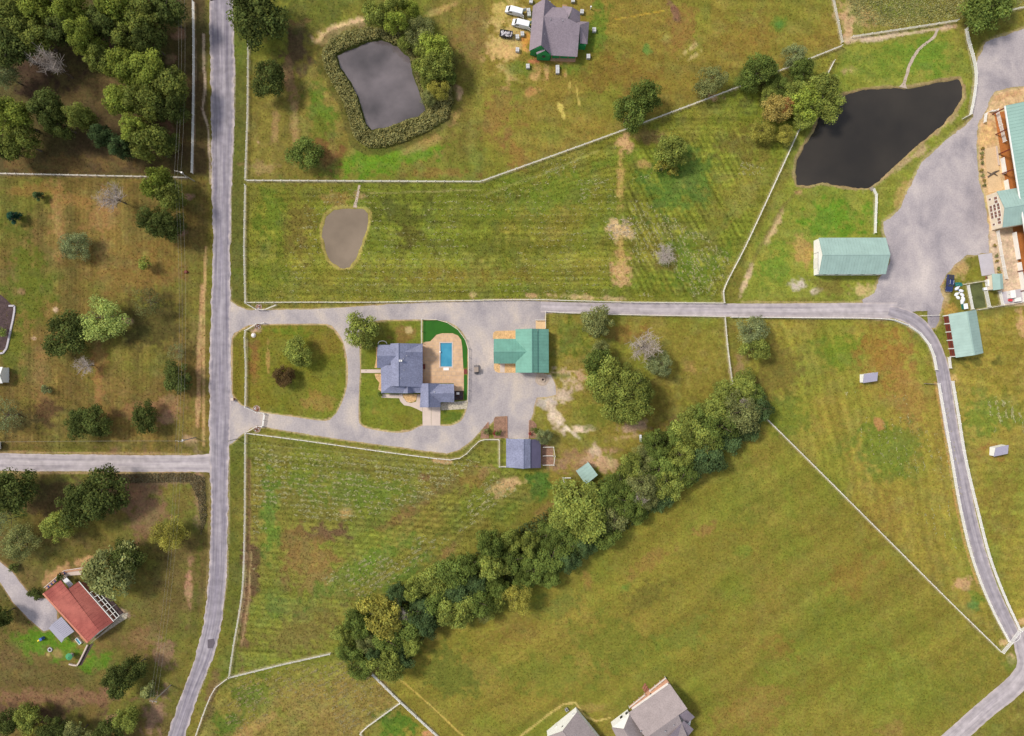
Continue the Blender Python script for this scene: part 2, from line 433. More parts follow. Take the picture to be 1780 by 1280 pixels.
# ------------------------------------------------------------------ layout data (photo pixels = ground coordinates)
POND_REED = [(583, 95), (600, 88), (640, 72), (662, 68), (690, 80), (711, 98), (718, 120), (724, 145), (733, 170), (741, 192), (728, 203), (700, 212), (675, 222), (645, 229), (634, 214), (628, 195), (620, 165), (605, 140), (590, 118)]
POND_DARK = [(1381, 300), (1385, 275), (1398, 252), (1414, 230), (1422, 205), (1440, 180), (1462, 166), (1500, 156), (1540, 152), (1572, 153), (1600, 148), (1640, 140), (1668, 136), (1675, 150), (1676, 170), (1660, 195), (1640, 218), (1610, 242), (1585, 262), (1555, 292), (1530, 315), (1512, 327), (1490, 328), (1460, 324), (1430, 318), (1405, 324), (1385, 322)]
POND_BROWN = [(559, 395), (565, 375), (580, 362), (605, 360), (635, 363), (643, 370), (640, 395), (630, 425), (622, 450), (608, 466), (590, 467), (572, 455), (562, 430), (558, 410)]
POOL = [(765.5, 596.4), (785.6, 596.4), (785.6, 637.5), (765.5, 637.5)]

MAIN_ROAD = [(-330, 391, 44), (-40, 386, 43), (0, 385, 43), (100, 386.5, 42), (200, 387, 40), (330, 385.5, 34), (430, 385, 30), (520, 384, 34), (600, 383, 36), (700, 383, 38), (800, 381, 34), (860, 381.5, 30), (930, 381, 30), (1000, 379, 31), (1060, 373, 31), (1100, 366, 31), (1150, 352, 29), (1200, 333, 28), (1280, 306, 30), (1340, 283, 30), (1600, 180, 30)]  # y, x centre, width
SIDE_ROAD = [(-330, 798, 32), (0, 803, 31), (60, 804.5, 30), (150, 805, 29), (250, 806, 29), (330, 806, 29), (378, 805, 34)]       # x, y centre, width
EAST_LANE = [(940, 533.5, 19), (1000, 535.5, 19), (1097, 537, 21), (1200, 538.5, 22.5), (1267, 539.5, 23), (1400, 540, 25), (1510, 540, 27), (1560, 540, 28)]
TRACK = [(1545, 541, 20), (1575, 550, 22), (1600, 566, 22), (1620, 592, 21), (1632, 620, 22), (1639, 650, 24), (1645, 690, 24), (1655, 752, 24), (1666, 800, 23), (1684, 890, 23), (1702, 960, 23), (1722, 1020, 23), (1745, 1070, 22), (1766, 1112, 22)]  # x,y,width
BACK_ROAD = [(1770, 1100, 24), (1778, 1125, 30), (1784, 1160, 34), (1760, 1195, 36), (1715, 1232, 34), (1670, 1272, 34), (1600, 1335, 34)]
LEFT_DRIVE = [(-40, 975), (0, 976), (22, 995), (45, 1025), (62, 1040), (84, 1041), (99, 1062), (100, 1090), (76, 1098), (52, 1078), (22, 1046), (0, 1012), (-40, 1000)]

DRIVE_OUT = [(388, 520), (401, 524), (412, 532), (429, 539), (480, 539), (540, 538), (602, 535), (680, 529), (747, 526), (850, 523), (919, 522.5), (960, 525), (960, 543), (948, 545), (946, 572), (900, 575), (900, 645), (957, 652), (966, 672), (967, 686), (950, 691), (934, 692), (929, 705), (927, 720), (921, 732), (919, 762), (880, 762), (881, 724), (862, 725), (857, 733), (852, 738), (838, 746), (820, 766), (800, 781), (776, 788), (740, 784), (689, 777), (630, 769), (573, 761), (510, 751), (462, 743), (437, 744), (418, 757), (404, 770), (388, 776)]
ISLE_A = [(403, 588), (414, 576), (432, 566), (455, 564), (520, 563), (568, 564), (582, 572), (597, 596), (604, 630), (604, 668), (597, 694), (585, 719), (577, 727), (565, 732), (516, 726), (462, 718), (445, 714), (429, 708), (419, 705), (411, 697), (403, 686), (401, 640)]
ISLE_B = [(628, 582), (645, 562), (662, 557), (700, 556), (732, 555), (767, 557), (787, 564), (804, 578), (813, 600), (815, 642), (813, 697), (811, 713), (802, 731), (784, 740), (767, 740), (734, 740), (712, 750), (683, 752), (645, 746), (630, 741), (624, 735), (623, 697), (626, 642), (625, 610)]
YARD_OUT = [(1800, 40), (1780, 50), (1734, 66), (1714, 74), (1699, 101), (1698, 134), (1691, 202), (1677, 219), (1655, 236), (1633, 256), (1615, 270), (1600, 287), (1583, 320), (1566, 362), (1548, 377), (1536, 386), (1535, 400), (1541, 418), (1548, 453), (1527, 488), (1520, 508), (1499, 524), (1505, 552), (1552, 553), (1580, 562), (1600, 575), (1625, 570), (1632, 560), (1633, 547), (1640, 520), (1634, 500), (1645, 478), (1660, 460), (1682, 444), (1720, 440), (1719, 420), (1718, 399), (1712, 345), (1702, 312), (1700, 281), (1698, 248), (1700, 216), (1711, 194), (1728, 161), (1761, 152), (1800, 146)]
YARD_ISLE = [(1579, 544), (1597, 541), (1612, 541), (1613, 564), (1606, 566), (1596, 560)]

# white rail fences: (points, rails, height, label)
FENCES = [
 ([(338, 5), (339, 100), (338, 200), (336, 302)], 4, 1.6, 'tall white rail fence beside the main road in front of the woods'),
 ([(-30, 302.5), (0, 303), (326, 310)], 3, 1.4, 'white fence along the southern edge of the woods'),
 ([(433, 74), (432, 200), (428, 312)], 3, 1.4, 'pale fence beside the road next to the reed ringed pond'),
 ([(429, 315), (600, 316), (836, 317)], 3, 1.4, 'straight white fence between the reed ringed pond and the small brown pond'),
 ([(838, 316), (1000, 258), (1150, 203), (1300, 146), (1461, 82)], 3, 1.4, 'long slanting white fence south of the house under construction'),
 ([(1447, -20), (1447, 2), (1455, 40), (1462, 76)], 3, 1.4, 'short white fence running off the top edge left of the dark pond'),
 ([(1480, 66), (1560, 54), (1662, 38)], 3, 1.4, 'white fence along the top of the dark pond lawn'),
 ([(1677, 52), (1680, 70), (1694, 131), (1684, 201), (1673, 207)], 4, 1.5, 'white rail fence between the dark pond and the gravel yard'),
 ([(1734, 24), (1800, 10)], 3, 1.4, 'white fence in the top right corner behind the tree'),
 ([(1516, 330), (1521, 340), (1520, 372), (1519, 406)], 4, 1.5, 'short white rail fence from the dark pond to the white barn'),
 ([(1448, 108), (1440, 124), (1431, 142)], 3, 1.4, 'short white fence left of the dark pond above the trees'),
 ([(1387, 228), (1341, 329), (1294, 430), (1268, 480), (1256, 508), (1258, 527)], 3, 1.4, 'long white fence slanting down beside the dark pond to the lane'),
 ([(428, 323), (426, 430), (428, 526)], 3, 1.4, 'white fence along the road beside the small brown pond field'),
 ([(430, 526.5), (540, 526), (646, 526), (805, 523), (919, 521.5), (1000, 523.5), (1097, 526), (1256, 527.5)], 3, 1.4, 'white fence along the north side of the lane'),
 ([(429, 528), (448, 539), (461, 539), (481, 531)], 3, 1.4, 'white entrance fence wing north of the upper driveway mouth'),
 ([(461, 562), (448, 563), (428, 575), (429, 640), (428, 707)], 3, 1.4, 'white fence fronting the oval lawn between the two driveway mouths'),
 ([(428.5, 708), (448, 717), (461, 719)], 3, 1.4, 'white entrance fence wing north of the lower driveway mouth'),
 ([(457.5, 742), (449, 740.5), (429, 752)], 3, 1.4, 'white entrance fence wing south of the lower driveway mouth'),
 ([(430, 753), (520, 764.5), (602, 776), (689, 788), (760, 797), (783, 799), (800, 796), (812, 788), (820, 779), (833, 767), (842, 764), (867, 764)], 3, 1.4, 'white fence curving along the south side of the lower driveway'),
 ([(428, 754), (427.5, 850), (427, 912), (423, 1025), (408, 1119), (400, 1174)], 3, 1.4, 'long white fence beside the road along the southern hay field'),
 ([(868, 765), (868, 811), (879, 811)], 3, 1.4, 'white fence round the grass run left of the grey roofed stable'),
 ([(944, 777), (962, 777), (962.5, 808), (944, 808)], 3, 1.4, 'white pen fence right of the grey roofed stable'),
 ([(944, 792), (961, 792)], 3, 1.4, 'white divider fence inside the pen right of the grey roofed stable'),
 ([(948, 570), (948, 542)], 3, 1.4, 'short white fence from the green workshop up to the lane'),
 ([(951, 542.5), (1000, 545), (1097, 548), (1257, 551)], 3, 1.4, 'white fence along the south side of the lane above the oak'),
 ([(1259, 552), (1263, 599), (1268, 640), (1272, 667), (1261, 676)], 3, 1.4, 'white fence from the lane down to the tree line'),
 ([(1270, 552), (1390, 553), (1506, 554), (1552, 557), (1576, 566), (1597, 580), (1613, 600), (1621, 620), (1625, 643)], 4, 1.5, 'white rail fence round the bend of the lane'),
 ([(1629, 667), (1641, 735), (1652, 800), (1665, 875), (1682, 950), (1703, 1014), (1727, 1068), (1752, 1115)], 4, 1.5, 'white rail fence on the left side of the farm track'),
 ([(1647, 622), (1649, 640)], 4, 1.5, 'very short white rail fence below the open stable'),
 ([(1653, 663), (1663, 722), (1676, 800), (1699, 897), (1718, 969), (1743, 1035), (1770, 1094)], 4, 1.5, 'white rail fence on the right side of the farm track'),
 ([(1770.5, 1095), (1800, 1078)], 4, 1.5, 'white rail fence right of the farm track gate'),
 ([(1740, 1133), (1754, 1116)], 4, 1.5, 'white rail fence left of the farm track gate'),
 ([(1322, 719), (1404, 800), (1490, 886), (1580, 976), (1655, 1051), (1739, 1133)], 3, 1.3, 'long diagonal white fence from the tree line to the farm track gate'),
 ([(401, 1176), (490, 1154), (575, 1135)], 3, 1.4, 'white fence along the bottom of the southern hay field'),
 ([(397, 1178), (376, 1194), (360, 1227), (341, 1280), (330, 1310)], 3, 1.3, 'white fence curving down beside the road at the bottom edge'),
 ([(648, 1171), (697, 1219), (763, 1280), (790, 1306)], 4, 1.4, 'white rail fence running from the tree line to the bottom edge'),
 ([(696, 1220.5), (655, 1250), (627, 1273), (634, 1290)], 3, 1.3, 'white fence of the small corner paddock at the bottom edge'),
 ([(733.5, 556), (733.5, 597)], 2, 1.4, 'white fence between the house lawn and the synthetic turf'),
 ([(735, 555.5), (759, 556), (777, 561), (796, 573), (809, 591), (814, 606), (814.5, 642), (813.5, 697)], 2, 1.3, 'curved pale fence round the pool garden'),
 ([(1729.5, 193), (1736, 220), (1743, 248)], 4, 1.6, 'white rail fence under the arena eave'),
 ([(1711, 199), (1709, 214)], 4, 1.4, 'small white pen panel beside the arena corner, outer side'),
 ([(1719, 195), (1729, 194)], 4, 1.4, 'small white pen panel beside the arena corner, upper side'),
 ([(1731, 403), (1738, 445), (1746, 485)], 4, 1.5, 'white rail fence below the many windowed gable'),
 ([(1674, 495), (1708, 489.5)], 3, 1.4, 'pale fence on the upper side of the small green pen'),
 ([(1680, 497), (1688, 538)], 4, 1.4, 'white rail fence on the left side of the small green pen'),
 ([(1710, 507), (1716, 534)], 4, 1.7, 'white rail fence on the right side of the small green pen'),
 ([(1735, 507), (1740, 530)], 4, 1.4, 'white rail fence in front of the grey pad at the right edge'),
 ([(1698, 539), (1740, 531.5), (1800, 522)], 3, 1.3, 'pale fence along the bottom of the equipment yard'),
 ([(1599, 549.5), (1629, 548.5)], 2, 1.2, 'thin white gate rail across the gravel beside the grass triangle'),
]

# ------------------------------------------------------------------ ground
STEP = 2.4
inner_x = np.arange(-12, 1792.1, STEP); inner_y = np.arange(-12, 1292.1, STEP)
def outer(a0, a1):
    o = np.array([14, 34, 66, 120, 220, 420, 800, 1500, 2600, 4200, 7000], float)
    return a0 - o[::-1], a1 + o
xa, xb = outer(inner_x[0], inner_x[-1]); ya, yb = outer(inner_y[0], inner_y[-1])
gx = np.concatenate([xa, inner_x, xb]); gy = np.concatenate([ya, inner_y, yb])
X, Y = np.meshgrid(gx, gy)          # photo-pixel units
ny, nx = X.shape

def vnoise(x, y, scale, seed):
    rs = np.random.RandomState(seed); T = rs.rand(256, 256)
    u = x / scale; v = y / scale
    iu = np.floor(u).astype(int); iv = np.floor(v).astype(int)
    fu = u - iu; fv = v - iv
    fu = fu * fu * (3 - 2 * fu); fv = fv * fv * (3 - 2 * fv)
    a = T[iv % 256, iu % 256]; b = T[iv % 256, (iu + 1) % 256]; c = T[(iv + 1) % 256, iu % 256]; d = T[(iv + 1) % 256, (iu + 1) % 256]
    return (a * (1 - fu) + b * fu) * (1 - fv) + (c * (1 - fu) + d * fu) * fv
def fbm(x, y, scale, seed, octs=4):
    s = 0; a = .5; t = 0
    for o in range(octs):
        s = s + a * vnoise(x + 37 * o, y + 91 * o, scale / 2 ** o, seed + o); t += a; a *= .55
    return s / t
N6 = fbm(X, Y, 9, 1, 2); N20 = fbm(X, Y, 26, 11, 4); N70 = fbm(X, Y, 80, 21, 4); N200 = fbm(X, Y, 230, 31, 4); N4 = vnoise(X, Y, 4.6, 41)

def sstep(a, b, x):
    t = np.clip((x - a) / (b - a), 0, 1); return t * t * (3 - 2 * t)
def win(x0, y0, x1, y1):
    i0, i1 = np.searchsorted(gx, [x0, x1]); j0, j1 = np.searchsorted(gy, [y0, y1])
    return slice(j0, max(j1, j0 + 1)), slice(i0, max(i1, i0 + 1))
def sdist(poly, sx, sy):
    """signed distance, positive inside"""
    P = np.array(poly, float); d = np.full(sx.shape, 1e18); ins = np.zeros(sx.shape, bool)
    for i in range(len(P)):
        a = P[i]; b = P[(i + 1) % len(P)]; e = b - a
        t = np.clip(((sx - a[0]) * e[0] + (sy - a[1]) * e[1]) / (e @ e + 1e-12), 0, 1)
        d = np.minimum(d, (sx - a[0] - t * e[0]) ** 2 + (sy - a[1] - t * e[1]) ** 2)
        if a[1] != b[1]:
            c = (a[1] > sy) != (b[1] > sy)
            ins ^= c & (sx < (b[0] - a[0]) * (sy - a[1]) / (b[1] - a[1]) + a[0])
    return np.where(ins, 1, -1) * np.sqrt(d)
def ldist(pts, sx, sy):
    P = np.array(pts, float); d = np.full(sx.shape, 1e18)
    for i in range(len(P) - 1):
        a = P[i]; b = P[i + 1]; e = b - a
        t = np.clip(((sx - a[0]) * e[0] + (sy - a[1]) * e[1]) / (e @ e + 1e-12), 0, 1)
        d = np.minimum(d, (sx - a[0] - t * e[0]) ** 2 + (sy - a[1] - t * e[1]) ** 2)
    return np.sqrt(d)
def c3(r, g, b): return np.array(C(r, g, b))

G = np.zeros((ny, nx, 3)); G[:] = c3(118, 112, 48)
def paint(sl, m, col):
    G[sl] = G[sl] * (1 - m[..., None]) + np.array(col) * m[..., None]
def field(poly, col, soft=6, strength=1.0, ns=10):
    P = np.array(poly); sl = win(P[:, 0].min() - 40, P[:, 1].min() - 40, P[:, 0].max() + 40, P[:, 1].max() + 40)
    d = sdist(poly, X[sl], Y[sl]) + ns * (N20[sl] - .5)
    paint(sl, sstep(-soft, soft, d) * strength, c3(*col)); return sl
def blob(x, y, rx, ry, rot, col, st=.8, ns=1.0):
    R = max(rx, ry) * 1.6; sl = win(x - R, y - R, x + R, y + R)
    a = math.radians(rot); dx = X[sl] - x; dy = Y[sl] - y
    u = dx * math.cos(a) + dy * math.sin(a); v = -dx * math.sin(a) + dy * math.cos(a)
    d = np.sqrt((u / rx) ** 2 + (v / ry) ** 2) + ns * ((N20[sl] - .5) * 1.5 + (N6[sl] - .5) * 1.3 + (N4[sl] - .5) * .5)
    paint(sl, sstep(1.15, .45, d) * st, c3(*col))
def strip(pts, w, col, st=.8, ns=.8):
    P = np.array(pts); sl = win(P[:, 0].min() - 3 * w - 8, P[:, 1].min() - 3 * w - 8, P[:, 0].max() + 3 * w + 8, P[:, 1].max() + 3 * w + 8)
    d = ldist(pts, X[sl], Y[sl]) / w + ns * (N6[sl] - .5) + ns * (N20[sl] - .5)
    paint(sl, sstep(1.2, .5, d) * st, c3(*col))
def mow(poly, ang, period, amp, seed=0, warp=8):
    P = np.array(poly); sl = win(P[:, 0].min(), P[:, 1].min(), P[:, 0].max(), P[:, 1].max())
    d = sstep(0, 8, sdist(poly, X[sl], Y[sl])); a = math.radians(ang)
    u = -X[sl] * math.sin(a) + Y[sl] * math.cos(a) + warp * (N70[sl] - .5) * 2
    s = np.sin(2 * math.pi * u / period) * .6 + (vnoise(u, u * 0 + seed, period * .8, seed + 3) - .5) * 1.6
    s = s * (.5 + N20[sl])
    G[sl] *= (1 + amp * s * d)[..., None]

F_WOODS = [(-60, -60), (360, -60), (362, 306), (-60, 306)]
F_LEFT = [(-60, 306), (362, 312), (362, 786), (-60, 786)]
F_LOWLEFT = [(-60, 822), (365, 822), (362, 1000), (345, 1110), (290, 1300), (-60, 1300)]
F_TOPMID = [(430, -60), (850, -60), (850, 312), (430, 312)]
F_TOPR = [(850, -60), (1446, -60), (1462, 78), (838, 316)]
F_CORNER = [(1450, -60), (1800, -60), (1800, 10), (1664, 36), (1482, 62)]
F_PONDLAWN = [(1470, 80), (1662, 42), (1690, 130), (1680, 200), (1560, 380), (1530, 400), (1520, 520), (1285, 524), (1300, 440), (1360, 330)]
F_N = [(430, 322), (838, 320), (1455, 90), (1385, 230), (1258, 508), (1255, 524), (820, 520), (430, 524)]
F_MIDE = [(952, 546), (1258, 554), (1270, 670), (1100, 780), (960, 850), (880, 820), (930, 700), (966, 650)]
F_EAST = [(1275, 556), (1560, 560), (1620, 620), (1655, 800), (1700, 1010), (1740, 1125), (1330, 720)]
F_EAST2 = [(1660, 560), (1800, 530), (1800, 1080), (1770, 1090), (1700, 900), (1660, 680)]
F_SE = [(1330, 730), (1738, 1136), (1765, 1170), (1640, 1290), (700, 1290), (680, 1160)]
F_S = [(432, 760), (780, 802), (868, 770), (960, 850), (900, 900), (640, 1080), (575, 1130), (404, 1172), (425, 1020)]
F_SW = [(400, 1185), (640, 1135), (690, 1220), (625, 1275), (640, 1300), (330, 1300), (370, 1200)]

G *= (0.85 + .3 * N200)[..., None]
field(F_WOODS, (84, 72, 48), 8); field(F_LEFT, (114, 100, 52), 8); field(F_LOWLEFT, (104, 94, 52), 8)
field(F_TOPMID, (118, 108, 50), 8); field(F_TOPR, (130, 114, 50), 8); field(F_CORNER, (132, 126, 60), 8)
field(F_PONDLAWN, (128, 132, 52), 8); field(F_N, (122, 122, 46), 8); field(F_MIDE, (130, 119, 52), 8)
field(F_EAST, (140, 127, 54), 8); field(F_EAST2, (144, 130, 56), 8); field(F_SE, (126, 117, 48), 8)
field(F_S, (121, 117, 52), 8); field(F_SW, (138, 121, 64), 8)
field(ISLE_A, (116, 108, 40), 3, ns=2); field(ISLE_B, (114, 112, 42), 3, ns=2)
# verges
field([(402, -60), (430, -60), (427, 320), (424, 525), (402, 520)], (98, 100, 46), 3, ns=3)
field([(400, 770), (426, 758), (424, 1020), (404, 1160), (394, 1180), (372, 1190), (390, 1060), (398, 950)], (102, 104, 44), 3, ns=3)
# large drifts of greener and browner grass
gm = sstep(.44, .64, N70 * .6 + N200 * .4); bm = sstep(.50, .70, fbm(X, Y, 110, 77, 4) * .65 + N20 * .35)
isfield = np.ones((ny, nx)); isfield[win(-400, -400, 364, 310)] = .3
G[:] = G * (1 - (.42 * gm * isfield)[..., None]) + c3(104, 124, 40) * (.42 * gm * isfield)[..., None]
G[:] = G * (1 - (.32 * bm * isfield)[..., None]) + c3(140, 118, 58) * (.32 * bm * isfield)[..., None]

mow(F_LEFT, 90, 7.2, .17, 1, 2); mow(F_LEFT, 90, 55, .10, 9, 5)
mow(F_LOWLEFT, 80, 9, .04, 2); mow(F_TOPMID, 100, 26, .13, 3, 30); mow(F_TOPR, 10, 24, .13, 4, 28)
mow(F_N, 0, 10, .20, 5, 7); mow(F_N, 0, 44, .12, 35, 12); mow([(1090, 260), (1380, 200), (1250, 515), (1080, 515)], 62, 9, .34, 6, 3)
mow(F_SE, -34, 30, .06, 7, 18); mow(F_SE, -34, 75, .13, 27, 34); mow(F_SE, -32, 11, .04, 8, 5)
mow(F_EAST, 78, 17, .14, 10, 10); mow(F_EAST2, 4, 15, .13, 11, 8)
mow(F_S, 5, 10, .24, 12, 4); mow([(560, 960), (900, 800), (960, 860), (640, 1080)], -33, 11, .2, 13, 3)
mow(F_SW, -30, 12, .2, 14, 24); mow(ISLE_A, 55, 12, .04, 15, 10); mow(F_MIDE, 5, 16, .06, 16, 10)

